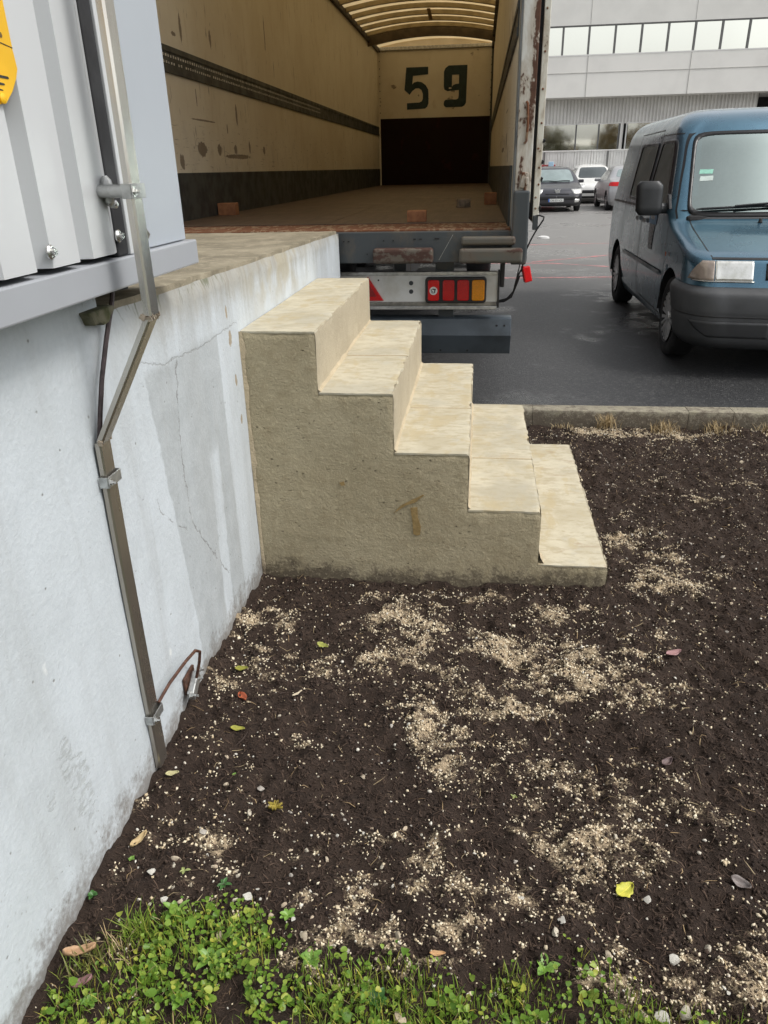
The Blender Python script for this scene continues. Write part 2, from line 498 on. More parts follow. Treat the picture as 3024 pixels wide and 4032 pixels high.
dock = thing('loading_dock', 'painted concrete loading dock wall with weathered top slab, left of the steps', 'dock', (-1.5, -1.5, 0))
ys = np.arange(-7.0, 2.131, 0.02); ys[-1] = 2.13
zs_ = np.concatenate([np.linspace(-0.25, 1.1, 70)[:-1], np.linspace(1.1, 1.0, 1) + 0.0])
nz = 90
P = []
for y in ys:
    row = []
    tz = wall_top(y) - 0.012
    for k in range(nz):
        z = -0.25 + (tz + 0.25) * k / (nz - 1)
        x = 0.004 * float(fbm(np.array(y), np.array(z), 3.0, 3, 5)) + 0.002 * float(fbm(np.array(y), np.array(z), 14, 2, 9))
        if k >= nz - 3:                                     # broken top arris
            t = (k - nz + 3) / 2.0
            x -= t * (0.006 + 0.022 * max(0.0, float(fbm(np.array(y), np.array(2.0), 9.0, 3, 3)) + 0.08))
        if y < 1.42 and 1.0 < y: x += 0.0
        row.append((x, y, z))
    P.append(row)
mb = MB().grid(P)
mb.grid([[(0, 2.13, -0.25 + (wall_top(2.13) - 0.012 + 0.25) * k / 20) for k in range(21)], [(-4.5, 2.13, -0.25 + (wall_top(2.13) - 0.012 + 0.25) * k / 20) for k in range(21)]])
mb.build('wall_face', M_wall, dock, smooth=True, angle=50, fix=False)
# top slab, uneven and chipped along the edge
P = []
for y in np.linspace(-7.0, 2.125, 420):
    row = []
    for k, t in enumerate(np.concatenate([[0], np.linspace(0.0, 1, 40) ** 1.6])):
        edge = -0.008 - 0.03 * max(0.0, float(fbm(np.array(y), np.array(2.0), 9.0, 3, 3)) + 0.10)
        x = edge - t * 4.4
        z = wall_top(y) + 0.010 * float(fbm(np.array(x), np.array(y), 5, 4, 2)) + 0.002
        if k == 0: z -= 0.02
        row.append((x, y, z))
    P.append(row)
MB().grid(P).build('top_slab', M_docktop, dock, smooth=True, angle=60)
MB().box(-4.5, -0.06, -7, 2.12, -0.2, 1.17).build('core', M_docktop, dock)
# lump of broken slab under the sill
q = MB()
pts = []
for i in range(9):
    a = i / 8 * math.pi
    pts.append((-1.03 + 0.055 * math.cos(a) * (1 + 0.2 * random.random()), 1.262 - 0.038 * math.sin(a) * (0.7 + 0.6 * random.random())))
q.prism(pts, 'x', -0.02, 0.028)
q.build('broken_edge', plain('mossy_concrete', (0.16, 0.15, 0.10), 0.9, 0, 0.4, 30, 0.8, 90, col2=(0.07, 0.075, 0.03), obj=False), dock, bevel=0.006)

# ================================================================== clad hut standing on the dock edge
hut = thing('steel_clad_hut', 'grey steel hut with ribbed cladding and flat corner panel on the dock edge', 'hut', (-1.2, -2.5, 1.28))
MB().box(-2.6, 0.105, -6.0, -0.600, 1.311, 1.372).build('sill', M_sill, hut, bevel=0.004)
MB().box(-2.6, 0.001, -6.0, -1.005, 1.20, 1.310).build('base_plinth', M_wall, hut)
MB().box(-2.6, -0.10, -1.004, -0.62, 1.22, 1.310).build('base_frame', M_black, hut)
MB().box(-2.6, 0.086, -0.975, -0.627, 1.374, 2.95).build('corner_panel', M_panel, hut, bevel=0.003)
MB().box(0.080, 0.101, -1.000, -0.976, 1.374, 2.95).build('panel_flange', M_clad, hut, bevel=0.002)
MB().box(-0.05, 0.097, -1.052, -1.001, 1.374, 2.95).build('gap_fill', M_black, hut, bevel=0.004)  # black rubber seal in the gap beside the cladding
# ribbed cladding as one folded sheet, 2 mm thick
prof = []
y = -1.053
prof += [(y, 0.060), (y - 0.001, 0.094), (y - 0.030, 0.103)]
y -= 0.033
while y > -2.6:
    prof += [(y, 0.104), (y - 0.092, 0.104), (y - 0.102, 0.072), (y - 0.128, 0.071), (y - 0.146, 0.104)]
    y -= 0.152
q = MB()
zz = [1.383, 1.6, 2.0, 2.95]
q.grid([[(x, yy, z) for yy, x in prof] for z in zz])
q.grid([[(x - 0.003, yy, z) for yy, x in prof] for z in zz[::-1]])
q.grid([[(x, yy, 1.383) for yy, x in prof], [(x - 0.003, yy, 1.383) for yy, x in prof]])
q.build('ribbed_cladding', M_clad, hut, bevel=0)
MB().box(-2.5, 0.058, -5.95, -1.06, 1.374, 2.9).build('inner_wall', M_black, hut)
MB().box(-2.65, 0.14, -6.05, -0.55, 2.95, 3.02).build('roof', M_sill, hut, bevel=0.004)
for (yy, z) in ((-1.335, 1.411), (-1.64, 1.411), (-1.335, 2.3), (-1.049, 1.415)):
    x0 = 0.104 if yy < -1.1 else 0.098
    q = MB(); q.lathe([(0.0001, x0 + 0.001), (0.013, x0 + 0.001), (0.013, x0 + 0.004), (0.010, x0 + 0.007), (0.0065, x0 + 0.0072), (0.0065, x0 + 0.013), (0.0001, x0 + 0.013)], 12, 'x', (0, yy, z))
    q.build('bolt', M_bolt, hut, smooth=True, angle=30)

# ------------------------------------------------------------------ yellow warning sign on the cladding
M_yellow = plain('yellow_sign', (0.88, 0.50, 0.012), 0.4, 0, 0.08, 6, 0.02, 40, obj=False)
M_print = plain('black_print', (0.03, 0.028, 0.024), 0.5, 0, 0.2, 20, 0, obj=False)
sign = thing('warning_sign', 'yellow sign with black letters on the ribbed cladding at the left edge', 'sign', (0.124, -1.45, 1.635))
sp = [(-1.353, 1.80), (-1.352, 1.715), (-1.349, 1.688), (-1.358, 1.674), (-1.376, 1.655), (-1.400, 1.637), (-1.42, 1.634), (-1.5, 1.634), (-1.52, 1.637), (-1.544, 1.655), (-1.562, 1.674), (-1.571, 1.688), (-1.568, 1.80), (-1.575, 1.86), (-1.50, 1.92), (-1.42, 1.92), (-1.345, 1.86)]
def SG(ps): return [(p[0] + 0.0224, 1.532 + (p[1] - 1.532) * 1.0176) for p in ps]
MB().prism(SG(sp), 'x', 0.1055, 0.108).build('plate', M_yellow, sign, bevel=0.0008)
q = MB(); q.prism(SG([(-1.43, 1.7185), (-1.383, 1.7185), (-1.353, 1.7155), (-1.353, 1.7165), (-1.383, 1.7197), (-1.43, 1.7197)]), 'x', 0.1082, 0.1087)
q.build('printed_line', M_print, sign)
# the letter E: stem out to the left, three arms
q = MB()
q.prism(SG([(-1.4225, 1.6765), (-1.4225, 1.6505), (-1.4165, 1.6505), (-1.4165, 1.6535), (-1.4045, 1.6535), (-1.4035, 1.6545), (-1.4165, 1.6562), (-1.4165, 1.6612), (-1.3985, 1.6612), (-1.3955, 1.6625), (-1.3985, 1.6640), (-1.4165, 1.6650), (-1.4165, 1.6710), (-1.3835, 1.6710), (-1.3808, 1.6725), (-1.3835, 1.6742), (-1.4165, 1.6752)]), 'x', 0.1082, 0.1088)
q.build('letter_e', M_print, sign)
q = MB(); q.prism(SG([(-1.392, 1.7265), (-1.3775, 1.7265), (-1.3755, 1.7295), (-1.378, 1.7335), (-1.392, 1.7345)]), 'x', 0.1082, 0.1088)
q.build('letter_part', plain('brown_print', (0.22, 0.12, 0.03), 0.5, 0, 0.2, 20, 0, obj=False), sign)
MB().lathe([(0.0001, 0.108), (0.008, 0.108), (0.008, 0.111), (0.005, 0.113), (0.0001, 0.113)], 12, 'x', (0, -1.3896, 1.6445)).build('rivet', M_yellow, sign, smooth=True)

# ================================================================== lightning conductor strip down the wall
strip = thing('conductor_strip', 'bent metal conductor channel running down the white wall in front of the hut', 'conductor', (0.02, -1.11, 0.03))


def channel(pts, y0, y1, th, name):
    """a U channel of width y0..y1 and depth th following pts (x, z) of its back"""
    q = MB()
    n = len(pts)
    nr = []
    for i in range(n):
        a = Vector(pts[max(i - 1, 0)]); c = Vector(pts[min(i + 1, n - 1)])
        d = (c - a).normalized(); nr.append(Vector((-d.y, d.x)) if -d.y > 0 else Vector((d.y, -d.x)))
    rings = []
    for (x, z), m in zip(pts, nr):
        o = (x + m.x * th, z + m.y * th)
        c = (x + m.x * th * 0.72, z + m.y * th * 0.72)
        rings.append([(x, y0, z), (c[0], y0, c[1]), (o[0], y0 + 0.004, o[1]), (o[0], y1 - 0.003, o[1]), (c[0], y1, c[1]), (x, y1, z)])
    q.grid(rings)
    q.add(rings[0], [tuple(range(6))]); q.add(rings[-1], [tuple(range(6))])
    return q.build(name, M_strip, strip, smooth=True, angle=25, fix=True)


channel([(0.170, 3.0), (0.170, 1.80), (0.170, 1.265)], -1.137, -1.093, 0.016, 'upper_channel')
channel([(0.170, 1.262), (0.012, 0.985)], -1.138, -1.094, 0.014, 'bent_channel')
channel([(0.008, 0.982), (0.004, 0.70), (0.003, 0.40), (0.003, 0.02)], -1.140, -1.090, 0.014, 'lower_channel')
q = MB()                                   # frayed ends where the channel was cut to bend it
for i in range(14):
    yy = -1.14 + 0.048 * i / 13
    q.obox((0.168 + 0.012 * (i % 2), yy, 1.262 + random.uniform(-0.004, 0.003)), (0.012, 0.0035, 0.010), (random.uniform(-.4, .4), random.uniform(-.6, .6), 0))
q.build('bent_edge', plain('torn_metal', (0.50, 0.42, 0.33), 0.5, 0.7, 0.2, 60, 0.3, 120, obj=False), strip)
q = MB()
for i in range(12):
    yy = -1.142 + 0.050 * i / 11
    q.obox((0.020 + random.uniform(-.002, .003), yy, 0.984 + random.uniform(-0.005, 0.004)), (0.010, 0.0035, 0.010), (random.uniform(-.4, .4), random.uniform(-.6, .6), 0))
q.build('bent_edge', bpy.data.materials['torn_metal'], strip)


def hexbolt(q, c, axis, r=0.007, h=0.012):
    prof = [(r * 1.7, 0), (r * 1.7, 0.002), (r, 0.002), (r, h * 0.7), (r * 0.5, h * 0.72), (r * 0.5, h * 1.4), (0.0002, h * 1.4)]
    off = {'x': 0, 'y': 1, 'z': 2}[axis]
    q.lathe(prof, 6, axis, c)


def clamp(z, x0, dx, name, yc=-1.1145):
    q = MB()
    q.box(x0 + dx, x0 + dx + 0.0025, yc - 0.032, yc + 0.032, z - 0.0135, z + 0.0135)
    q.box(x0 - 0.001, x0 + dx, yc - 0.033, yc - 0.0305, z - 0.0135, z + 0.0135)
    q.box(x0 - 0.001, x0 + dx, yc + 0.0305, yc + 0.033, z - 0.0135, z + 0.0135)
    c = q.build(name, M_galv, strip, bevel=0.001)
    for s in (-1, 1):
        r = MB(); hexbolt(r, (x0 + dx * 0.3, yc + s * 0.0335, z), 'y')
        if s < 0:
            r = MB(); hexbolt(r, (x0 + dx + 0.0025, yc - 0.024, z - 0.001), 'x', 0.006, 0.010)
        r.build('bolt', M_bolt, c)
    return c


clamp(1.503, 0.168, 0.019, 'clamp')
clamp(0.888, 0.006, 0.020, 'clamp')
clamp(0.192, 0.004, 0.020, 'clamp')
q = MB(); q.lathe([(0.0125, 0.104), (0.0125, 0.150), (0.0135, 0.152), (0.0135, 0.166)], 16, 'x', (0, -1.108, 1.503))
q.build('standoff', M_galv, strip, smooth=True)
q = MB(); q.tube([(0.111, -1.088, 1.475), (0.112, -1.089, 1.482), (0.114, -1.090, 1.503), (0.112, -1.090, 1.522), (0.111, -1.090, 1.531)], [0.004, 0.010, 0.0125, 0.0115, 0.005], 10)
q.build('standoff_base', M_galv, strip, smooth=True)
q = MB(); q.lathe([(0.0001, 0.110), (0.008, 0.110), (0.008, 0.121), (0.004, 0.124), (0.0001, 0.124)], 8, 'x', (0, -1.078, 1.478)); q.build('bolt', M_bolt, strip)
q = MB(); hexbolt(q, (0.178, -1.0925, 1.421), 'y', 0.007, 0.012); q.build('bolt', M_bolt, strip)

cab = MB().tube([(0.02, -0.945, 1.31), (0.020, -0.965, 1.27), (0.024, -1.000, 1.235), (0.022, -1.03, 1.19), (0.02, -1.076, 1.115), (0.018, -1.110, 1.04), (0.016, -1.128, 0.99)], 0.0058, 8).build('cable', M_cable, smooth=True)
tag(cab, 'thin dark cable hanging from under the hut sill to the conductor bend', 'cable')
gc = thing('earth_clamp', 'small rusty earthing clamp with bolts low on the wall beside the channel', 'clamp', (0.02, -0.86, 0.03))
MB().tube([(0.02, -1.092, 0.212), (0.03, -1.03, 0.230), (0.045, -0.94, 0.240), (0.052, -0.88, 0.236), (0.055, -0.856, 0.215), (0.045, -0.850, 0.17), (0.03, -0.852, 0.115)], 0.0048, 8).build('conductor_loop', M_copper, gc, smooth=True)
MB().box(0.002, 0.010, -0.895, -0.815, 0.075, 0.135).build('clamp_plate', M_copper, gc, bevel=0.002)
MB().obox((0.022, -0.862, 0.092), (0.022, 0.085, 0.036), (0.35, 0, 0.1)).build('clamp_block', M_galv, gc, bevel=0.004)
for yy, z in ((-0.83, 0.128), (-0.84, 0.104), (-0.89, 0.075), (-0.905, 0.088)):
    r = MB(); hexbolt(r, (0.026, yy, z), 'x', 0.008, 0.014); r.build('bolt', M_bolt, gc)

# ================================================================== concrete steps
SX = [0.28, 0.56, 0.845, 1.127, 1.40]
SZ = [1.009, 0.784, 0.554, 0.324, 0.097]
YB = 1.42
steps = thing('concrete_steps', 'pale concrete staircase of five steps built against the loading dock wall', 'steps', (0.7, 0.7, 0))
# side render and core: a dense stepped prism whose arrises wander a little
TT = 0.007


def jit(a, b, s, k=0.0035): return k * 2 * float(fbm(np.array(a * 1.0), np.array(b * 1.0), 24, 3, s))


prof = [(0.002, -0.2), (0.002, SZ[0] - TT)]
for i in range(5):
    prof.append((SX[i], SZ[i] - TT))
    if i < 4: prof.append((SX[i], SZ[i + 1] - TT))
prof.append((SX[4], -0.2))


def dense(poly, d):
    out = []
    for a, b in zip(poly[:-1], poly[1:]):
        n = max(1, int(math.hypot(b[0] - a[0], b[1] - a[1]) / d))
        for k in range(n): out.append((a[0] + (b[0] - a[0]) * k / n, a[1] + (b[1] - a[1]) * k / n))
    out.append(poly[-1])
    return out


# side faces as grids column by column (x cells), heights following the profile
def side_grid(yside, s):
    q = MB()
    edges = [0.002] + SX
    for i in range(5):
        x0, x1, zt = edges[i], SX[i], SZ[i] - TT
        nx = max(2, int((x1 - x0) / 0.014)); nzz = int((zt + 0.2) / 0.014)
        G = []
        for a in range(nx + 1):
            x = x0 + (x1 - x0) * a / nx
            G.append([])
            for k in range(nzz + 1):
                z = -0.2 + (zt + 0.2) * k / nzz
                y = yside + s * (0.0025 + 0.006 * float(fbm(np.array(x), np.array(z), 4, 3, 31))) + s * 0.0022 * float(fbm(np.array(x), np.array(z), 26, 2, 8))
                if k == nzz: y -= s * (0.0045 + jit(x, zt, 4, 0.004)); z += jit(x, zt, 12, 0.0035)
                dx = 0.0
                if a == nx and z > (SZ[i + 1] if i < 4 else -1): y -= s * (0.004 + jit(z, x, 6, 0.004)); dx = jit(z, x, 15, 0.003)
                G[-1].append((x + dx, y, z))
        q.grid(G)
    return q


q = side_grid(0.0, -1)
sgo = q.build('side_render', M_side, steps, smooth=True, angle=180, fix=True)
side_grid(YB, 1).build('side_render', M_side, steps, smooth=True, angle=180, fix=True)
q = MB()
q.prism([p for p in prof], 'y', 0.004, YB - 0.004)
q.build('core', M_riser, steps)
for i in range(5):
    z0 = SZ[i + 1] if i < 4 else -0.15
    G = []
    for k in range(61):
        y = 0.0 + YB * k / 60
        G.append([])
        for j in range(13):
            z = z0 + (SZ[i] - z0) * j / 12
            x = SX[i] + 0.0015 + 0.004 * float(fbm(np.array(y * 1.0), np.array(z), 6, 3, 50 + i))
            if j == 12: x -= 0.003 + jit(y, i, 20)
            G[-1].append((x, y + (0.0 if 0 < k < 60 else 0.0), z))
    MB().grid(G).build('riser', M_riser, steps, smooth=True, angle=180, fix=True)
# tread slabs: two per tread with a joint, except the lowest and the top one
JT = [None, 0.60, 0.58, 0.57, None]
for i in range(5):
    xa = (SX[i - 1] + 0.003) if i else 0.004
    xb = SX[i] + 0.002
    cuts = [-0.002, YB + 0.002] if JT[i] is None else [-0.002, JT[i], YB + 0.002]
    for a, bb in zip(cuts[:-1], cuts[1:]):
        y0, y1 = a + (0.003 if a > 0 else 0), bb - (0.003 if bb < 1.3 else 0)
        nx, ny = 24, max(10, int((y1 - y0) / 0.02))
        G = []; tilt = random.uniform(-0.0015, 0.0015)
        for k in range(ny + 1):
            y = y0 + (y1 - y0) * k / ny
            G.append([])
            for j in range(-1, nx + 2):
                jj = min(max(j, 0), nx)
                x = xa + (xb - xa) * jj / nx
                z = SZ[i] + tilt + 0.003 * float(fbm(np.array(x), np.array(y), 7, 3, 70 + i))
                if jj in (nx,):
                    x += jit(y, i, 25, 0.006) - 0.002; z -= 0.002
                    ch = max(0.0, float(fbm(np.array(y), np.array(3.0 * i), 17, 2, 88)) - 0.20); x -= ch * 0.09; z -= ch * 0.05
                yy = y
                if k in (0, ny): yy += jit(x, k + i, 33, 0.004) * (1 if k else -1); z -= 0.0012
                if j in (-1, nx + 1): z = SZ[i] - TT - 0.001
                G[-1].append((x, yy, z))
        G = [[(p[0], p[1], SZ[i] - TT - 0.001) for p in G[0]]] + G + [[(p[0], p[1], SZ[i] - TT - 0.001) for p in G[-1]]]
        MB().grid(G).build('tread_slab', M_tread, steps, smooth=True, angle=50, fix=True)
    if JT[i] is not None:                    # pointed joint between the two slabs
        G = []
        for k in range(22):
            x = xa + 0.012 + (xb - xa - 0.014) * k / 21
            w = 0.0065 + 0.010 * max(-0.3, float(fbm(np.array(x), np.array(float(i)), 16, 3, 97)))
            G.append([(x, JT[i] - w, SZ[i] - 0.001), (x, JT[i] - w * 0.5, SZ[i] + 0.0016), (x, JT[i] + w * 0.6, SZ[i] + 0.0016), (x, JT[i] + w, SZ[i] - 0.001)])
        MB().grid(G).build('pointed_joint', M_mortar, steps, smooth=True, angle=180, fix=True)
    if i:                                    # mortar fillet along the back of the tread
        G = []
        for k in range(72):
            y = 0.004 + (YB - 0.008) * k / 71
            w = 0.013 + 0.010 * float(fbm(np.array(y), np.array(float(i)), 11, 3, 90)); h = 0.012 + 0.012 * float(fbm(np.array(y), np.array(float(i)), 13, 3, 95))
            if i == 4 and y < 0.10: h += 0.05 * (1 - y / 0.10); w += 0.010
            x = SX[i - 1]
            G.append([(x + 0.001, y, SZ[i] + h), (x + w * 0.45, y, SZ[i] + h * 0.35), (x + w, y, SZ[i] - 0.001)])
        MB().grid(G).build('mortar_fillet', M_mortar, steps, smooth=True, angle=180, fix=True)
# joint of mortar between steps and wall
G = []
for k in range(90):
    z = -0.02 + (SZ[0] + 0.02) * k / 89
    w = 0.007 + 0.016 * max(0, float(fbm(np.array(z), np.array(1.0), 18, 3, 41)) + 0.12)
    G.append([(0.001, -0.006 - w * 0.5, z), (w * 0.6, -0.010, z), (w * 1.3 + 0.004, -0.0055, z)])
MB().grid(G).build('wall_joint', M_mortar, steps, smooth=True, angle=180, fix=True)
# old ochre smear of render on the side
M_smear = plain('ochre_smear', (0.34, 0.235, 0.095), 0.9, 0, 0.15, 40, 0.5, 120, obj=False)
def smear(poly, name='smear'):
    G = []
    MBq = MB(); MBq.prism(poly, 'y', -0.0062, -0.004); return MBq.build(name, M_smear, steps)
smear([(0.622, 0.325), (0.650, 0.330), (0.652, 0.285), (0.664, 0.245), (0.660, 0.210), (0.648, 0.205), (0.634, 0.212), (0.630, 0.27)])
smear([(0.556, 0.300), (0.585, 0.335), (0.672, 0.384), (0.676, 0.380), (0.640, 0.348), (0.61, 0.338), (0.59, 0.325)])
smear([(0.345, 0.424), (0.362, 0.430), (0.367, 0.414), (0.352, 0.412)])
# ================================================================== semi-trailer backed up to the dock
TL, TR, TY0, TY1, TF = -1.435, 1.045, 2.25, 15.80, 1.185


def mat_inner():
    b = B('worn_cream_panel'); p = b.pos(); x, y, z = b.xyz(p)
    n1 = b.noise(p, 1.2, 5, 0.6); n2 = b.noise(p, 6, 5, 0.6); n3 = b.noise(p, 40, 4)
    c = b.mix(b.step(n1, 0.3, 0.7), (0.70, 0.645, 0.52), (0.62, 0.55, 0.42))
    stain = b.step(b.noise(b.scale(p, (1, 3.0, 0.6)), 3.0, 5, 0.7), 0.52, 0.75)
    c = b.mix(stain * 0.45, c, (0.46, 0.36, 0.22))
    # scuffs: horizontal scratches at pallet height, dark chips, upright gouges
    low = b.step(z, 1.45, 1.6) * b.step(z, 2.1, 1.75)
    scr = b.step(b.noise(b.scale(p, (1, 0.7, 9.0)), 7, 4, 0.7), 0.60, 0.68) * low
    up = b.step(b.noise(b.scale(p, (1, 11.0, 1.4)), 2.6, 3, 0.6), 0.66, 0.70)
    v = b.vor(b.scale(p, (1, 1.0, 1.2)), 5.5)
    chip = b.step(v + (n3 - 0.5) * 0.16, 0.05, 0.10, 1.0, 0.0) * b.step(z, 1.45, 1.5) * b.step(z, 1.78, 1.7) * b.step(y, 6.5, 5.0)
    def mark(cy, cz, ry, rz):
        q = b.m('POWER', ((y - cy) / ry).abs(), 2.0) + b.m('POWER', ((z - cz) / rz).abs(), 2.0)
        return b.step(q + (n3 - 0.5) * 1.8 + (n2 - 0.5) * 1.0, 0.75, 1.05, 1.0, 0.0)
    m = (scr * 0.7).max(up * 0.8).max(chip * 0.7)
    for a in ((3.95, 1.71, .12, .06), (4.40, 1.715, .055, .045), (4.88, 1.725, .05, .05), (5.35, 1.75, .03, .06), (5.89, 1.735, .05, .04), (3.46, 1.615, .05, .06), (4.44, 2.55, .03, .07), (6.26, 2.83, .02, .16), (5.0, 2.02, .03, .09), (3.75, 2.53, .025, .10), (3.59, 2.47, .05, .015), (4.68, 1.885, .015, .04), (4.05, 1.925, .30, .008), (4.95, 1.665, .45, .02), (3.94, 2.08, .012, .07)):
        m = m.max(mark(*a) * 0.85)
    c = b.mix(m, c, (0.16, 0.12, 0.085))
    c = b.mix(b.step(n2, 0.5, 0.8) * low * 0.35, c, (0.42, 0.37, 0.30))
    return b.done(c, 0.6, 0, b.bump(n2 * 0.4 + n3 * 0.2 - m * 0.6, 0.25, 0.01))


def mat_rust_paint(name, paint, rust=(0.16, 0.065, 0.03), amount=0.5, rough=0.5, scale=7, stretch=(1, 1, 0.5), dirt=(0.30, 0.22, 0.13)):
    b = B(name); p = b.pos()
    n1 = b.noise(b.scale(p, stretch), scale, 5, 0.65, 0.3); n2 = b.noise(p, 45, 4, 0.6); n0 = b.noise(p, 2.2, 3)
    t = 0.72 - amount * 0.32
    r = b.step(n1 + (n2 - 0.5) * 0.18 + (n0 - 0.5) * 0.3, t, t + 0.06)
    d = b.step(n1 + (n0 - 0.5) * 0.3, t - 0.16, t + 0.02)
    c = b.mix(d * 0.55, paint, dirt)
    c = b.mix(r, c, b.mix(n2, rust, tuple(k * 0.45 for k in rust)))
    return b.done(c, b.step(r, 0, 1, rough, 0.85), 0, b.bump(n2 * 0.4 + r * 0.6, 0.3, 0.005))


M_inner = mat_inner()
M_frame = mat_rust_paint('grey_steel_frame', (0.050, 0.058, 0.063), amount=0.24, scale=6, rough=0.42, dirt=(0.10, 0.085, 0.065))
M_post = mat_rust_paint('white_post_paint', (0.62, 0.62, 0.58), rust=(0.13, 0.06, 0.035), amount=0.55, scale=6, stretch=(1.4, 1.4, 0.45))
M_door = mat_rust_paint('cream_door_paint', (0.66, 0.64, 0.56), rust=(0.13, 0.07, 0.04), amount=0.35, scale=9)
M_rustplate = mat_rust_paint('rusty_wear_plate', (0.16, 0.08, 0.05), rust=(0.20, 0.075, 0.03), amount=0.9, scale=10, stretch=(2.0, 0.6, 1), rough=0.5)
M_bumper = mat_rust_paint('worn_bumper_block', (0.085, 0.088, 0.075), rust=(0.085, 0.04, 0.028), amount=0.55, scale=4, stretch=(0.5, 1, 1), dirt=(0.12, 0.085, 0.06))
M_alu = plain('dull_aluminium', (0.62, 0.62, 0.60), 0.42, 0.7, 0.15, 25, 0.1, 80, obj=False)
M_board = plain('dirty_white_board', (0.80, 0.80, 0.77), 0.4, 0, 0.12, 8, 0.04, 60, col2=(0.66, 0.64, 0.58), obj=False)
M_bulk = mat_rust_paint('dark_bulkhead', (0.022, 0.013, 0.010), rust=(0.045, 0.016, 0.011), amount=0.4, scale=4, dirt=(0.02, 0.010, 0.008), rough=0.9)
M_bulk.node_tree.nodes['Principled BSDF'].inputs['Specular IOR Level'].default_value = 0.1
M_kick = plain('dark_kick_strip', (0.055, 0.06, 0.058), 0.5, 0, 0.25, 8, 0.15, 40, obj=False)


def mat_floor():
    b = B('worn_plywood_floor'); p = b.pos(); x, y, z = b.xyz(p)
    n = b.noise(b.scale(p, (9.0, 0.7, 1)), 3, 5, 0.65); n2 = b.noise(p, 3, 4)
    c = b.mix(b.step(n, 0.3, 0.7), (0.105, 0.066, 0.046), (0.058, 0.036, 0.025))
    c = b.mix(b.step(n2, 0.52, 0.75) * 0.5, c, (0.17, 0.135, 0.105))
    return b.done(c, 0.55, 0, b.bump(n, 0.25, 0.006))


def mat_roof_skin():
    b = B('translucent_roof'); p = b.pos()
    n = b.noise(p, 3, 4)
    dif = b.node('ShaderNodeBsdfDiffuse'); tr = b.node('ShaderNodeBsdfTranslucent'); mx = b.node('ShaderNodeMixShader')
    c = b.mix(b.step(n, 0.3, 0.7), (0.70, 0.53, 0.28), (0.60, 0.44, 0.22))
    b.put(dif.inputs['Color'], c); b.put(tr.inputs['Color'], c)
    mx.inputs[0].default_value = 0.55
    b.t.links.new(dif.outputs[0], mx.inputs[1]); b.t.links.new(tr.outputs[0], mx.inputs[2])
    b.t.links.new(mx.outputs[0], b.out.inputs['Surface'])
    return b.mat


M_floor = mat_floor()
M_skin = mat_roof_skin()
M_lampred = plain('red_lamp_lens', (0.55, 0.008, 0.012), 0.18, 0, 0.1, 120, 0.25, 260, obj=False)
M_reflector = plain('bright_red_reflector', (0.72, 0.012, 0.015), 0.2, 0, 0.08, 150, 0.15, 300, obj=False)
M_amber = plain('amber_lamp_lens', (0.75, 0.27, 0.006), 0.18, 0, 0.1, 120, 0.25, 260, obj=False)
M_lampbody = plain('black_lamp_body', (0.025, 0.024, 0.024), 0.5, 0, 0.2, 20, 0.1, 90, obj=False)

tr = thing('semi_trailer', 'open rear of a box trailer with cream inside walls and the number 59', 'trailer', (-0.19, 9.0, 0.03))
TT_ = 3.86
MB().box(TL, TR, 2.75, TY1, TF - 0.05, TF).build('floor', M_floor, tr)
for k in range(9):                          # plywood sheets with open joints
    y0 = 2.76 + k * 1.45
    y1 = min(y0 + 1.445, TY1)
    for x0, x1 in ((TL + 0.01, -0.196), (-0.192, TR - 0.01)):
        MB().box(x0, x1, y0, y1 - 0.004, TF - 0.01, TF + 0.006 + random.uniform(0, 0.003)).build('floor_sheet', M_floor, tr)
MB().box(TL, TR, 2.235, 2.75, TF - 0.06, TF + 0.004).build('wear_plate', M_rustplate, tr, bevel=0.004)
MB().box(TL - 0.05, TL, TY0 + 0.12, TY1 + 0.05, 0.98, TT_).build('left_wall', M_inner, tr)
MB().box(TR, TR + 0.05, TY0 + 0.12, TY1 + 0.05, 0.98, TT_).build('right_wall', M_inner, tr)
MB().box(TL, TR, TY1, TY1 + 0.06, 0.98, TT_ + 0.03).build('front_wall', M_inner, tr)
MB().box(TL + 0.002, TR - 0.002, TY1 - 0.02, TY1 - 0.001, TF, 2.535).build('bulkhead', M_bulk, tr, bevel=0.004)
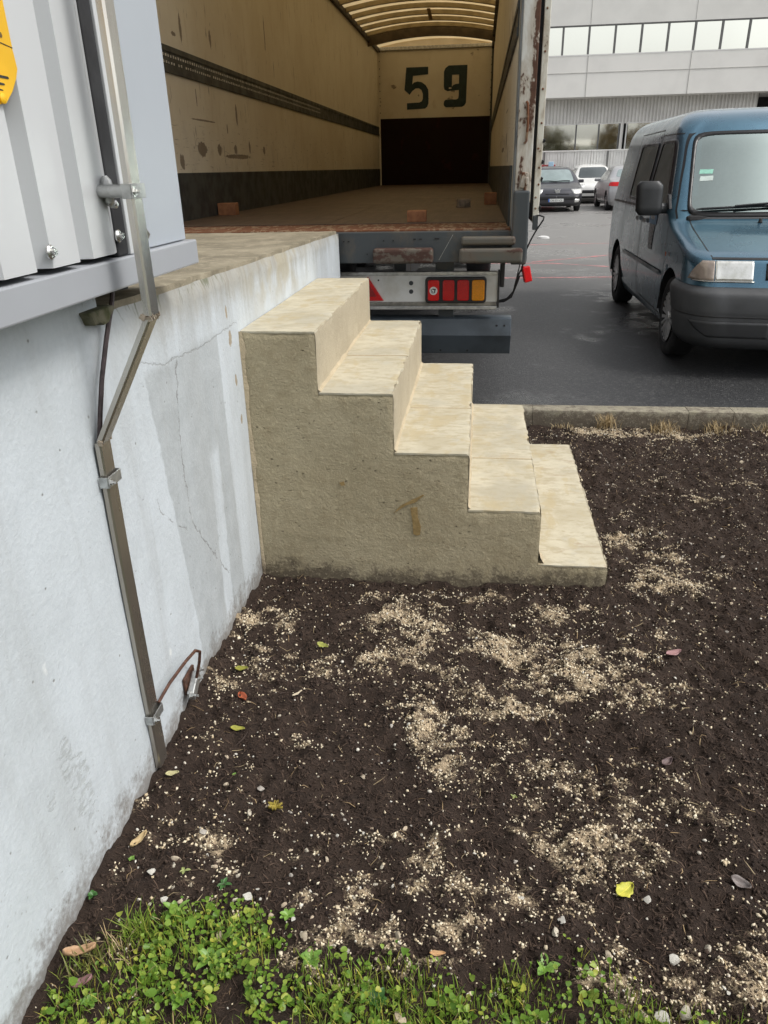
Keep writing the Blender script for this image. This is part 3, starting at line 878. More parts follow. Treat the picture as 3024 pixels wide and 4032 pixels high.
for sx in (-1, 1):
    x0, x1 = (TL + 0.001, TL + 0.014) if sx < 0 else (TR - 0.014, TR - 0.001)
    MB().box(x0, x1, TY0 + 0.15, TY1 - 0.025, TF, 1.535).build('kick_strip', M_kick, tr)
    r = MB().box(x0, x1 , TY0 + 0.13, TY1 - 0.03, 2.20, 2.245)
    r.box(x0, x1, TY0 + 0.13, TY1 - 0.03, 2.335, 2.375)
    xx0, xx1 = (x0, x1 - 0.006) if sx < 0 else (x0 + 0.006, x1)
    r.box(xx0, xx1, TY0 + 0.13, TY1 - 0.03, 2.245, 2.335)
    rail = r.build('lashing_rail', M_kick, tr, bevel=0.002)
    if sx < 0:
        h = MB()
        yy = 2.9
        k = 0
        while yy < 9.0:
            for zz2 in (2.312, 2.268):
                if zz2 < 2.29 and random.random() < 0.3 and yy < 4.5: continue
                h.box(xx1, xx1 + 0.0015, yy, yy + 0.022 + random.uniform(-.005, .004), zz2 - 0.008, zz2 + 0.008 + random.uniform(-.003, .002))
            yy += 0.05
        o = h.build('rail_slots', plain('bright_slot', (0.80, 0.78, 0.70), 0.35, 0.3, 0.3, 90, 0), rail)
        o['kind'] = 'stuff'
    ang = MB().box(*((TL, TL + 0.05) if sx < 0 else (TR - 0.05, TR)), TY0, TY1, TT_ - 0.06, TT_ + 0.01)
    ang.build('cant_rail', plain('dark_rail_%d' % sx, (0.06, 0.05, 0.04), 0.6, 0, 0.2, 10, 0.1, 60, obj=False), tr)
    cx = TL + 0.02 if sx < 0 else TR - 0.02
    MB().box(cx - 0.02, cx + 0.02, TY1 - 0.045, TY1 - 0.0205, TF, TT_ - 0.06).build('corner_angle', M_kick if sx > 0 else M_inner, tr)
    q = MB()
    for k in range(8): q.lathe([(0.011, TY1 - 0.05), (0.011, TY1 - 0.046)], 6, 'y', (cx + (0.022 if sx < 0 else -0.022), 0, 2.65 + 0.14 * k))
    o = q.build('rivets', M_kick, tr); o['kind'] = 'stuff'
MB().box(TL, TR, TY1 - 0.05, TY1 - 0.001, TT_ - 0.035, TT_ + 0.03).build('top_rail', M_alu, tr, bevel=0.006)
# roof: arched bows under a translucent skin


def arch(x): t = (x - (TL + TR) / 2) / ((TR - TL) / 2); return TT_ + 0.02 + 0.13 * (1 - t * t)


xs = np.linspace(TL - 0.05, TR + 0.05, 17)
MB().grid([[(x, y, arch(x) + 0.012) for x in xs] for y in np.linspace(TY0 - 0.02, TY1 + 0.05, 28)]).build('roof_skin', M_skin, tr, smooth=True)
M_bow = plain('cream_roof_bow', (0.42, 0.33, 0.18), 0.6, 0, 0.15, 6, 0.1, 40, obj=False)
yy = 2.9
while yy < TY1 - 1.2:
    G = [[(x, yy - 0.04, arch(x) + 0.008), (x, yy - 0.04, arch(x) - 0.055), (x, yy + 0.04, arch(x) - 0.055), (x, yy + 0.04, arch(x) + 0.008)] for x in xs]
    MB().grid(G).build('roof_bow', M_bow, tr, fix=True)
    yy += 0.61
G = [[(x, 14.25, arch(x) + 0.008), (x, 14.25, arch(x) - 0.16), (x, 14.30, arch(x) - 0.16), (x, 14.30, arch(x) + 0.008)] for x in xs]
MB().grid(G).build('roof_bow', plain('dark_bow', (0.10, 0.07, 0.035), 0.7, 0, 0.2, 6, 0.1, 40, obj=False), tr, fix=True)
MB().grid([[(x, 15.05, arch(x) + 0.008), (x, 15.05, arch(x) - 0.05), (x, 15.1, arch(x) - 0.05), (x, 15.1, arch(x) + 0.008)] for x in xs]).build('roof_bow', M_bow, tr, fix=True)
MB().obox((-0.12, 12.75, arch(-0.12) - 0.05), (0.06, 1.1, 0.012), (0, 0, 0.02)).build('roof_strap', plain('tan_strap', (0.36, 0.24, 0.10), 0.8, 0, 0.2, 30, 0.1, 60), tr)

# outer skin of the box, front cap under the roof
MB().box(TR + 0.051, TR + 0.064, TY0 + 0.13, TY1 + 0.05, 0.98, TT_).build('outer_side', plain('brown_side_paint', (0.040, 0.020, 0.017), 0.45, 0, 0.15, 1.5, 0.05, 20, obj=False), tr)
MB().box(TL - 0.064, TL - 0.051, TY0 + 0.13, TY1 + 0.05, 0.98, TT_).build('outer_side', bpy.data.materials['brown_side_paint'], tr)
MB().grid([[(x, TY1 + 0.03, TT_ + 0.02), (x, TY1 + 0.03, arch(x) + 0.011)] for x in xs]).build('front_cap', M_skin, tr)
# the number 59 painted as two plates on the front wall
M_digit = plain('dark_green_digit', (0.012, 0.030, 0.028), 0.55, 0, 0.15, 12, 0.05, 60, obj=False)
def D(o, w, h, pts): return [(o[0] + x * w, o[1] + z * h) for x, z in pts]
five = [(0.08, 1.0), (0.985, 1.0), (0.985, 0.825), (0.36, 0.80), (0.325, 0.60), (0.40, 0.645), (0.55, 0.665), (0.72, 0.645), (0.88, 0.575), (0.985, 0.47), (1.0, 0.38),
        (1.0, 0.14), (0.95, 0.06), (0.86, 0.015), (0.10, 0.0), (0.10, 0.155), (0.62, 0.165), (0.72, 0.19), (0.765, 0.25), (0.765, 0.37), (0.71, 0.46), (0.60, 0.505), (0.46, 0.50), (0.32, 0.44), (0.215, 0.355), (0.0, 0.47)]
MB().prism(D((-0.859, 2.702), 0.523, 0.80, five), 'y', TY1 - 0.006, TY1 - 0.0008).build('digit_five', M_digit, tr)
nine = MB()
o9, w9, h9 = (-0.005, 2.724), 0.50, 0.786
nine.prism(D(o9, w9, h9, [(0.65, 0.56), (0.65, 0.78), (0.35, 0.78), (0.35, 0.50), (0.0, 0.50), (0.0, 0.86), (0.06, 0.94), (0.2, 1.0), (1.0, 1.0), (0.97, 0.10), (0.90, 0.03), (0.80, 0.0), (0.10, 0.0), (0.03, 0.03), (0.0, 0.08), (0.02, 0.15), (0.08, 0.185), (0.55, 0.185), (0.63, 0.21), (0.65, 0.28)]), 'y', TY1 - 0.006, TY1 - 0.0008)
nine.prism(D(o9, w9, h9, [(0.0, 0.4995), (0.35, 0.4995), (0.40, 0.53), (0.50, 0.555), (0.65, 0.5595), (0.65, 0.41), (0.30, 0.40), (0.16, 0.39), (0.03, 0.43)]), 'y', TY1 - 0.0055, TY1 - 0.0009)
nine.build('digit_nine', M_digit, tr)
MB().prism(D(o9, w9, h9, [(0.22, 0.445), (0.33, 0.45), (0.33, 0.475), (0.22, 0.48)]), 'y', TY1 - 0.0075, TY1 - 0.0062).build('digit_gap', M_inner, tr)

# rear frame: sill beam, posts, header
MB().box(TL - 0.06, TR + 0.105, 2.20, 2.34, 0.995, TF - 0.006).build('rear_sill', M_frame, tr, bevel=0.006)
for x, z, w, h in ((0.27, 1.128, 0.010, 0.010), (0.33, 1.128, 0.008, 0.008), (0.165, 1.05, 0.008, 0.008), (0.462, 1.135, 0.016, 0.008), (0.498, 1.135, 0.018, 0.008), (0.60, 1.137, 0.03, 0.008), (0.05, 1.125, 0.012, 0.008), (0.02, 1.126, 0.010, 0.007)):
    MB().box(x - w / 2, x + w / 2, 2.197, 2.2005, z - h / 2, z + h / 2).build('bolt_hole', M_black, tr)
q = MB(); q.obox((0.655, 2.1985, 1.085), (0.0025, 0.002, 0.17), (0, R(30), 0)); q.build('scratch', plain('bare_scratch', (0.42, 0.42, 0.40), 0.4, 0.3, 0.2, 90, 0, obj=False), tr)
MB().box(0.208, 0.580, 2.125, 2.199, 0.998, 1.088).build('buffer', M_bumper, tr, bevel=0.018, seg=3)
MB().box(0.738, 1.120, 2.115, 2.199, 0.998, 1.084).build('buffer', M_bumper, tr, bevel=0.018, seg=3)
q = MB()
q.box(0.748, 1.075, 2.135, 2.199, 1.100, 1.150)
q.build('buffer', M_bumper, tr, bevel=0.016, seg=3)
MB().box(TR + 0.005, TR + 0.100, 2.15, 2.34, 0.985, 1.40).build('corner_casting', M_frame, tr, bevel=0.012, seg=3)
MB().box(TR + 0.002, TR + 0.030, 2.205, 2.37, 1.18, 3.95).build('post_edge', plain('grey_post_edge', (0.25, 0.27, 0.28), 0.45, 0, 0.25, 6, 0.1, 50, obj=False), tr, bevel=0.004)
MB().box(TR + 0.012, TR + 0.104, 2.185, 2.204, 1.33, 3.95).build('rear_post', M_post, tr, bevel=0.005)
MB().box(TR + 0.031, TR + 0.102, 2.2045, 2.36, 1.30, 3.95).build('post_box', M_post, tr, bevel=0.004)
MB().box(TL - 0.105, TL - 0.002, 2.185, 2.36, 0.99, 3.95).build('rear_post', M_post, tr, bevel=0.005)
MB().box(TL - 0.10, TR + 0.10, 2.20, 2.36, 3.95, 4.08).build('rear_header', M_post, tr, bevel=0.006)
q = MB(); q.tube([(1.098, 2.182, 1.86), (1.106, 2.178, 1.85), (1.112, 2.178, 1.74), (1.108, 2.178, 1.66), (1.098, 2.182, 1.648)], 0.007, 8); q.build('grab_handle', M_rustplate, tr, smooth=True)
q = MB(); q.obox((1.108, 2.176, 1.455), (0.04, 0.022, 0.085), (0, 0.1, 0)); q.obox((1.122, 2.168, 1.45), (0.02, 0.03, 0.04)); q.obox((1.118, 2.176, 1.40), (0.02, 0.02, 0.05)); q.build('hinge', mat_rust_paint('rusty_hinge', (0.45, 0.43, 0.40), amount=0.8, scale=16), tr, bevel=0.005)
# door folded right round against the side
MB().box(TR + 0.106, TR + 0.122, 2.24, 2.36, 1.25, 3.95).build('gap_fill', M_black, tr)  # black strip filling the gap between post and folded door
dr = MB().box(TR + 0.124, TR + 0.160, 2.20, 3.42, 1.22, 3.95).build('folded_door', M_door, tr, bevel=0.004)
for z in (1.30, 1.36, 1.43, 1.52, 1.62, 1.75, 1.92, 2.1, 2.3):
    q = MB(); q.lathe([(0.0001, 2.1995), (0.006, 2.1995), (0.006, 2.196), (0.003, 2.1935), (0.0001, 2.1935)], 8, 'y', (TR + 0.142 + random.uniform(-.008, .008), 0, z)); q.build('bolt', M_rustplate, dr)
MB().box(TR + 0.126, TR + 0.158, 2.19, 2.1995, 1.18, 1.26).build('door_foot', M_frame, dr, bevel=0.004)
for z in (1.305, 1.46, 1.55, 1.66):
    MB().obox((TR + 0.163, 2.205, z), (0.012, 0.02, 0.02), (0.3, 0.2, 0.5)).build('door_clip', M_black, dr, bevel=0.003)
MB().tube([(TR + 0.13, 2.2, 1.255), (TR + 0.165, 2.19, 1.262), (TR + 0.192, 2.19, 1.252), (TR + 0.188, 2.19, 1.235), (TR + 0.155, 2.19, 1.185), (TR + 0.125, 2.19, 1.13), (TR + 0.10, 2.2, 1.07)], 0.005, 8).build('wire_stay', M_black, tr, smooth=True)

# light board
lb = MB().box(-1.30, 0.985, 2.40, 2.412, 0.728, 0.895).build('light_board', M_board, tr)
MB().box(-1.30, 0.983, 2.392, 2.43, 0.8955, 0.919).build('board_trim', M_alu, lb, bevel=0.003)
MB().box(-1.30, 0.983, 2.396, 2.43, 0.701, 0.7275).build('board_trim', plain('grimy_aluminium', (0.33, 0.31, 0.27), 0.5, 0.5, 0.2, 20, 0.1, 80, obj=False), lb, bevel=0.003)
MB().box(-1.30, 0.983, 2.385, 2.43, 0.679, 0.7005).build('board_trim', M_alu, lb, bevel=0.003)
MB().box(0.9855, 0.998, 2.385, 2.44, 0.690, 0.925).build('board_end', M_lampbody, lb, bevel=0.002)
MB().box(1.0, 1.03, 2.46, 2.53, 0.81, 0.985).build('mudflap_bracket', M_lampbody, tr, bevel=0.006)
for x, z in ((0.422, 0.847), (0.422, 0.793)):
    MB().lathe([(0.0001, 2.3985), (0.0145, 2.3985), (0.0145, 2.4005)], 14, 'y', (x, 0, z)).build('hole', M_frame, lb)
MB().obox((0.206, 2.399, 0.866), (0.010, 0.003, 0.010)).build('hole', M_lampbody, lb)
MB().prism([(0.035, 0.735), (0.240, 0.735), (0.1375, 0.910 - 0.02)], 'y', 2.388, 2.3995).build('reflector_triangle', M_reflector, lb, bevel=0.004)
MB().prism([(0.082, 0.763), (0.193, 0.763), (0.1375, 0.853)], 'y', 2.3855, 2.3878).build('reflector_core', plain('dark_red_reflector', (0.36, 0.012, 0.015), 0.35, 0, 0.1, 100, 0.1, 200, obj=False), lb)


def rrect(x0, x1, z0, z1, r, n=4):
    out = []
    for cx, cz, a0 in ((x1 - r, z1 - r, 0), (x0 + r, z1 - r, 90), (x0 + r, z0 + r, 180), (x1 - r, z0 + r, 270)):
        for k in range(n + 1):
            a = R(a0 + 90 * k / n); out.append((cx + r * math.cos(a), cz + r * math.sin(a)))
    return out


lamp = MB().prism(rrect(0.517, 0.914, 0.722, 0.887, 0.022), 'y', 2.372, 2.3995).build('lamp_cluster', M_lampbody, lb, bevel=0.006)
for i, (x0, x1) in enumerate(((0.534, 0.609), (0.631, 0.707), (0.725, 0.802), (0.820, 0.902))):
    MB().prism(rrect(x0, x1, 0.739, 0.870, 0.014), 'y', 2.360, 2.3715).build('lens', [M_reflector, M_lampred, M_lampred, M_amber][i], lamp, bevel=0.005)
MB().lathe([(0.0001, 2.3575), (0.026, 2.3575), (0.026, 2.3598)], 20, 'y', (0.5715, 0, 0.803)).build('sticker', M_board, lamp)
q = MB()
for dx, dz, w, h in ((0.004, 0.010, 0.022, 0.007), (0.008, -0.003, 0.007, 0.022), (-0.010, -0.002, 0.013, 0.005), (-0.006, -0.012, 0.016, 0.005), (-0.014, 0.006, 0.005, 0.008)):
    q.obox((0.5715 + dx, 2.357, 0.803 + dz), (w, 0.0012, h), (0, 0.12, 0))
q.build('sticker_print', M_digit, lamp)
# under-run bar with its bent face
q = MB(); q.prism([(2.40, 0.616), (2.43, 0.622), (2.52, 0.622), (2.52, 0.380), (2.44, 0.378), (2.415, 0.384), (2.375, 0.502), (2.372, 0.512)], 'x', -1.25, 1.085)
q.build('underrun_bar', plain('blue_grey_steel', (0.065, 0.082, 0.098), 0.4, 0, 0.2, 5, 0.12, 30, obj=False), tr, bevel=0.004)
for x in (0.62, 0.99, 1.04, 0.80):
    MB().lathe([(0.0001, 2.3985 - 0.0), (0.007, 2.3985), (0.007, 2.402)], 8, 'y', (x, -0.012, 0.575 if x > 0.9 else 0.41)).build('bolt_hole', M_black, tr)
# chassis, axles, wheels
for x in (-0.72, 0.34):
    MB().box(x - 0.04, x + 0.04, 2.5, 15.0, 0.80, 0.98).build('chassis_beam', M_frame, tr, bevel=0.004)
for y in np.arange(3.2, 15, 0.9):
    MB().box(TL + 0.03, TR - 0.03, y - 0.03, y + 0.03, 0.99, 1.12).build('cross_member', M_frame, tr)
MB().box(0.58, 0.70, 2.43, 2.47, 0.70, 1.0).build('board_bracket', M_frame, tr, bevel=0.004)
MB().box(0.60, 0.70, 2.45, 2.60, 0.42, 0.70).build('bar_bracket', M_frame, tr)
M_tyre = plain('tyre_rubber', (0.022, 0.022, 0.023), 0.75, 0, 0.2, 8, 0.3, 40)


def tyre_prof(r, w): return [(r * 0.62, -w * 0.42), (r * 0.80, -w * 0.5), (r * 0.955, -w * 0.46), (r, -w * 0.36), (r, w * 0.36), (r * 0.955, w * 0.46), (r * 0.80, w * 0.5), (r * 0.62, w * 0.42)]


for y in (9.2, 10.5, 11.8):
    MB().lathe([(0.06, -1.2), (0.06, 0.85)], 10, 'x', (0, y, 0.53)).build('axle', M_frame, tr)
    for x in (-1.22, 0.86):
        w = MB().lathe(tyre_prof(0.50, 0.36), 28, 'x', (x, y, 0.53)).build('wheel', M_tyre, tr, smooth=True, angle=50)
        MB().lathe([(0.0001, x - 0.1), (0.30, x - 0.1), (0.31, x + 0.12), (0.0001, x + 0.08)], 20, 'x', (0, y, 0.53)).build('rim', M_alu, w, smooth=True)
MB().box(-0.9, -0.75, 13.2, 13.35, 0.03, 0.8).build('landing_leg', M_frame, tr)
MB().box(0.35, 0.5, 13.2, 13.35, 0.03, 0.8).build('landing_leg', M_frame, tr)

# loose marker lamp hanging on its wires
ml = thing('marker_lamp', 'small red marker lamp dangling on wires beside the trailer corner', 'lamp', (1.16, 2.30, 0.9))
MB().obox((1.163, 2.30, 0.912), (0.048, 0.035, 0.095), (0, R(-14), 0.2)).build('lens', M_reflector, ml, bevel=0.006)
MB().obox((1.146, 2.303, 0.912), (0.018, 0.042, 0.10), (0, R(-14), 0.2)).build('lamp_base', M_lampred, ml, bevel=0.004)
for i, pts in enumerate(([(1.135, 2.31, 0.93), (1.118, 2.31, 0.925), (1.105, 2.31, 0.89), (1.09, 2.33, 0.81), (1.05, 2.36, 0.755), (1.0, 2.39, 0.738)],
                         [(1.138, 2.31, 0.90), (1.12, 2.31, 0.90), (1.108, 2.31, 0.86), (1.085, 2.33, 0.79), (1.045, 2.36, 0.745), (1.0, 2.39, 0.730)],
                         [(1.135, 2.25, 1.0), (1.130, 2.28, 0.95), (1.112, 2.31, 0.91), (1.10, 2.32, 0.84), (1.075, 2.34, 0.765), (1.03, 2.37, 0.733), (1.0, 2.39, 0.727)],
                         [(1.118, 2.25, 1.0), (1.112, 2.28, 0.96), (1.103, 2.31, 0.90), (1.083, 2.33, 0.80), (1.04, 2.37, 0.745), (1.0, 2.39, 0.733)])):
    MB().tube(pts, 0.0035 if i != 2 else 0.005, 6).build('wire', M_black, ml, smooth=True)

# ------------------------------------------------------------------ blocks of wood lying on the trailer floor
M_block = plain('orange_wood_block', (0.36, 0.155, 0.065), 0.8, 0, 0.25, 18, 0.4, 80, col2=(0.24, 0.10, 0.045))
M_block2 = plain('pale_wood_block', (0.33, 0.26, 0.19), 0.8, 0, 0.3, 18, 0.4, 80)
for lab, x, y, sx, sy, sz, rz, m in (('orange wooden chock block at the foot of the left trailer wall', -1.33, 4.15, 0.16, 0.10, 0.10, 0.0, M_block),
                                     ('orange wooden chock block near the rear edge of the trailer floor', 0.42, 2.92, 0.135, 0.10, 0.075, 0.05, M_block),
                                     ('orange wooden chock block at the foot of the right trailer wall', 0.955, 5.35, 0.12, 0.09, 0.11, 0.0, M_block),
                                     ('pale wooden block in the middle of the trailer floor', 0.70, 4.85, 0.12, 0.08, 0.075, 0.3, M_block2)):
    q = MB().obox((0, 0, sz / 2), (sx, sy, sz))
    o = q.build('wood_block', m, bevel=0.006); o.location = (x, y, TF + 0.0065); o.rotation_euler.z = rz
    tag(o, lab, 'block')
# ================================================================== vehicles
def pchip(xs, ys):
    xs = np.array(xs, float); ys = np.array(ys, float)
    h = np.diff(xs); d = np.diff(ys) / h
    m = np.zeros(len(xs)); m[0] = d[0]; m[-1] = d[-1]
    for i in range(1, len(xs) - 1):
        if d[i - 1] * d[i] > 0:
            w1, w2 = 2 * h[i] + h[i - 1], h[i] + 2 * h[i - 1]
            m[i] = (w1 + w2) / (w1 / d[i - 1] + w2 / d[i])
    def f(x):
        x = min(max(float(x), xs[0]), xs[-1])
        i = min(int(np.searchsorted(xs, x, side='right')) - 1, len(xs) - 2); i = max(i, 0)
        t = (x - xs[i]) / h[i]
        return float((1 + 2 * t) * (1 - t) ** 2 * ys[i] + t * (1 - t) ** 2 * h[i] * m[i] + t * t * (3 - 2 * t) * ys[i + 1] + t * t * (t - 1) * h[i] * m[i + 1])
    return f


def glass_mat(name, tint, refl=0.10, rough=0.03):
    b = B(name)
    tp = b.node('ShaderNodeBsdfTransparent'); b.put(tp.inputs[0], tint)
    gl = b.node('ShaderNodeBsdfGlossy'); gl.inputs['Roughness'].default_value = rough
    gl.inputs['Color'].default_value = (0.84, 0.97, 0.92, 1)
    fr = b.node('ShaderNodeFresnel'); fr.inputs[0].default_value = 1.55
    f = b.m('ADD', b.m('MULTIPLY', X(b, fr.outputs[0]), 1.0), refl)
    mx = b.node('ShaderNodeMixShader')
    b.put(mx.inputs[0], f.min(1.0))
    b.t.links.new(tp.outputs[0], mx.inputs[1]); b.t.links.new(gl.outputs[0], mx.inputs[2])
    b.t.links.new(mx.outputs[0], b.out.inputs['Surface'])
    return b.mat


def paint(name, col, metal=0.35, rough=0.32, dirt=0.25, col2=None):
    b = B(name); v = b.obj(); x, y, z = b.xyz(v)
    n = b.noise(v, 2.2, 5, 0.6); n2 = b.noise(v, 9, 4)
    c = b.mix(b.step(n, 0.35, 0.7), col, col2 or tuple(k * 0.86 for k in col))
    low = b.step(z + (n2 - 0.5) * 0.35, 0.25, 0.65, 1.0, 0.0)
    c = b.mix(low * dirt, c, (0.085, 0.08, 0.072))
    drops = b.noise(v, 160, 2)
    m = b.done(c, b.step(n, 0.3, 0.7, rough, rough + 0.12), metal, None, 0.7)
    b.p.inputs['Coat Roughness'].default_value = 0.09
    return m


class Body:
    def __init__(s, f, r, w, rx, ry, bow=0.10, rrx=0.12, rbow=0.05, ex=2.3, H=1.5, zlo=0.2):
        s.f, s.r, s.w, s.rx, s.ry = (pchip(*zip(*k)) for k in (f, r, w, rx, ry))
        s.bow, s.rrx, s.rbow, s.ex, s.H, s.zlo = bow, rrx, rbow, ex, H, zlo
        s.nF, s.nC, s.nS, s.nR, s.nB = 14, 12, 0, 6, 8
        s.L = max(k[1] for k in r)
        s.nS = int(s.L / 0.03)
        s.cache = {}
    def outline(s, z):
        k = round(z, 5)
        if k in s.cache: return s.cache[k]
        w, f, r, rx, ry = s.w(z), s.f(z), s.r(z), s.rx(z), s.ry(z)
        rx = min(rx, w * 0.95)
        pts = []
        for i in range(s.nF):
            x = (w - rx) * i / s.nF; pts.append((x, f + s.bow * (x / w) ** 2))
        y0 = f + s.bow * ((w - rx) / w) ** 2
        rr = s.rrx
        yr0 = r - s.rbow * ((w - rr) / w) ** 2
        if y0 + ry + rr > yr0 - 0.05: 
            sc_ = max(0.02, (yr0 - y0 - 0.05)) / (ry + rr); ry *= sc_; ryr = rr * sc_
        else: ryr = rr
        for i in range(s.nC):
            t = math.pi / 2 * i / s.nC
            pts.append((w - rx + rx * math.sin(t) ** (2 / s.ex), y0 + ry * (1 - math.cos(t) ** (2 / s.ex))))
        ya, yb = y0 + ry, yr0 - ryr
        for i in range(s.nS + 1):
            y = ya + (yb - ya) * i / s.nS; pts.append((w, y))
        for i in range(1, s.nR + 1):
            t = math.pi / 2 * i / s.nR
            pts.append((w - rr + rr * math.cos(t), yb + ryr * math.sin(t)))
        for i in range(1, s.nB + 1):
            x = (w - rr) * (1 - i / s.nB); pts.append((x, r - s.rbow * (x / w) ** 2))
        s.cache[k] = np.array(pts)
        return s.cache[k]
    def _pt(s, dom, a, z):
        o = s.outline(z)
        if dom == 'front':
            k = s.nF + s.nC + 1
            sg = 1 if a >= 0 else -1
            return np.array((a, float(np.interp(abs(a), o[:k, 0], o[:k, 1])), z))
        if dom == 'rear':
            k = s.nF + s.nC + s.nS + 1
            q = o[k:][::-1]
            return np.array((a, float(np.interp(abs(a), q[:, 0], q[:, 1])), z))
        sg = 1 if dom == 'right' else -1           # 'right' = +x, 'left' = -x
        k0, k1 = s.nF, s.nF + s.nC + s.nS + 1 + s.nR
        return np.array((sg * float(np.interp(a, o[k0:k1, 1], o[k0:k1, 0])), a, z))
    def pt(s, dom, a, z, off=0.0):
        p = s._pt(dom, a, z)
        e = 0.006
        da = s._pt(dom, a + e, z) - s._pt(dom, a - e, z); dz = s._pt(dom, a, z + e) - s._pt(dom, a, z - e)
        n = np.cross(da, dz); n /= (np.linalg.norm(n) + 1e-9)
        c = np.array((0, s.L / 2, min(z, 0.9)))
        if dom == 'front': ref = np.array((0, -1, 0.3))
        elif dom == 'rear': ref = np.array((0, 1, 0.3))
        else: ref = np.array((1 if dom == 'right' else -1, 0, 0.1))
        if n @ ref < 0: n = -n
        return p + n * off
    def body(s, name, mat, parent, holes=(), arches=(), nz=90, zs=None):
        """arches: (y, z, radius); holes: (dom, polygon)"""
        if zs is None:
            zz = np.linspace(s.zlo, s.H, 1200)
            fy = np.array([s.f(z) for z in zz]); ry = np.array([s.r(z) for z in zz]); wx = np.array([s.w(z) for z in zz])
            d = np.sqrt(np.diff(zz) ** 2 + (0.5 * np.diff(fy)) ** 2 + (0.5 * np.diff(ry)) ** 2 + np.diff(wx) ** 2)
            a = np.concatenate([[0], np.cumsum(d)]); zs = np.interp(np.linspace(0, a[-1], nz), a, zz)
        O = [s.outline(z) for z in zs]
        n = len(O[0])
        def inside(p, poly):
            c = False
            for i in range(len(poly)):
                (x0, y0), (x1, y1) = poly[i], poly[i - 1]
                if (y0 > p[1]) != (y1 > p[1]) and p[0] < (x1 - x0) * (p[1] - y0) / (y1 - y0) + x0: c = not c
            return c
        q = MB()
        kF, kS = s.nF + s.nC, s.nF + s.nC + s.nS
        for sg in (1, -1):
            V = []
            for z, o in zip(zs, O):
                for i in range(n):
                    x, y = o[i]; V.append([sg * x, y, z])
            ins = np.zeros(len(V), bool)
            for j in range(len(zs)):
                for i in range(s.nF, kS + 2):
                    v = V[j * n + i]
                    for (ay, az, ar) in arches:
                        dd = math.hypot(v[1] - ay, v[2] - az)
                        if dd < ar and abs(v[0]) > 0.55 * s.w(0.5): ins[j * n + i] = True
            F = []
            for j in range(len(zs) - 1):
                for i in range(n - 1):
                    ids = (j * n + i, j * n + i + 1, (j + 1) * n + i + 1, (j + 1) * n + i)
                    if all(ins[k] for k in ids): continue
                    cx = np.mean([V[k] for k in ids], axis=0)
                    skip = False
                    for dom, poly in holes:
                        if dom == 'front' and i < kF and inside((cx[0], cx[2]), poly): skip = True
                        if dom == 'rear' and i >= kS and inside((cx[0], cx[2]), poly): skip = True
                        if dom == ('right' if sg > 0 else 'left') and s.nF + 3 <= i <= kS + s.nR and inside((cx[1], cx[2]), poly): skip = True
                    if skip: continue
                    F.append(ids if sg < 0 else ids[::-1])
            for k in np.nonzero(ins)[0]:
                v = V[k]
                for (ay, az, ar) in arches:
                    dd = math.hypot(v[1] - ay, v[2] - az)
                    if dd < ar:
                        v[1] = ay + (v[1] - ay) * ar / max(dd, 1e-6); v[2] = az + (v[2] - az) * ar / max(dd, 1e-6)
            q.add(V, F)
        # roof cap
        o = O[-1]
        q.add([(x, y, zs[-1]) for x, y in o] + [(-x, y, zs[-1]) for x, y in o], [(i, i + 1, n + i + 1, n + i) for i in range(n - 1)])
        me = bpy.data.meshes.new(name); me.from_pydata(q.v, [], q.f)
        import bmesh
        bm = bmesh.new(); bm.from_mesh(me); bmesh.ops.remove_doubles(bm, verts=bm.verts[:], dist=0.0006); bmesh.ops.recalc_face_normals(bm, faces=bm.faces[:]); bm.to_mesh(me); bm.free()
        ob = link(me, name, mat, None, smooth=True, angle=38)
        ob.parent = parent
        return ob
    def patch(s, name, mat, parent, dom, quad, off=0.004, n=14, m=14, sq=9.0, thick=0.0):
        """quad: four (a, z) corners, anticlockwise from lower-left"""
        (a0, b0), (a1, b1), (a2, b2), (a3, b3) = quad
        G = []
        for j in range(m + 1):
            row = []
            for i in range(n + 1):
                u, v = 2 * i / n - 1, 2 * j / m - 1
                if sq:
                    mx = max(abs(u), abs(v), 1e-6); l = max((abs(u) ** sq + abs(v) ** sq) ** (1 / sq), 1e-9)
                    u, v = u * mx / l, v * mx / l
                U, W = (u + 1) / 2, (v + 1) / 2
                a = (a0 * (1 - U) + a1 * U) * (1 - W) + (a3 * (1 - U) + a2 * U) * W
                z = (b0 * (1 - U) + b1 * U) * (1 - W) + (b3 * (1 - U) + b2 * U) * W
                row.append(tuple(s.pt(dom, a, z, off)))
            G.append(row)
        ob = MB().grid(G).build(name, mat, None, smooth=True, angle=180, fix=True)
        ob.parent = parent
        return ob
    def seam(s, name, mat, parent, dom, pts, width=0.006, off=0.0015, step=0.03):
        P = []
        for (a, z), (a2, z2) in zip(pts[:-1], pts[1:]):
            k = max(1, int(math.hypot(a2 - a, z2 - z) / step))
            P += [(a + (a2 - a) * i / k, z + (z2 - z) * i / k) for i in range(k)]
        P.append(pts[-1])
        G = []
        for i in range(len(P)):
            d = np.subtract(P[min(i + 1, len(P) - 1)], P[max(i - 1, 0)]); d = d / (np.linalg.norm(d) + 1e-9)
            nx, nzz = -d[1] * width / 2, d[0] * width / 2
            G.append([tuple(s.pt(dom, P[i][0] + nx, P[i][1] + nzz, off)), tuple(s.pt(dom, P[i][0] - nx, P[i][1] - nzz, off))])
        ob = MB().grid(G).build(name, mat, None, smooth=True, angle=180); ob.parent = parent
        return ob
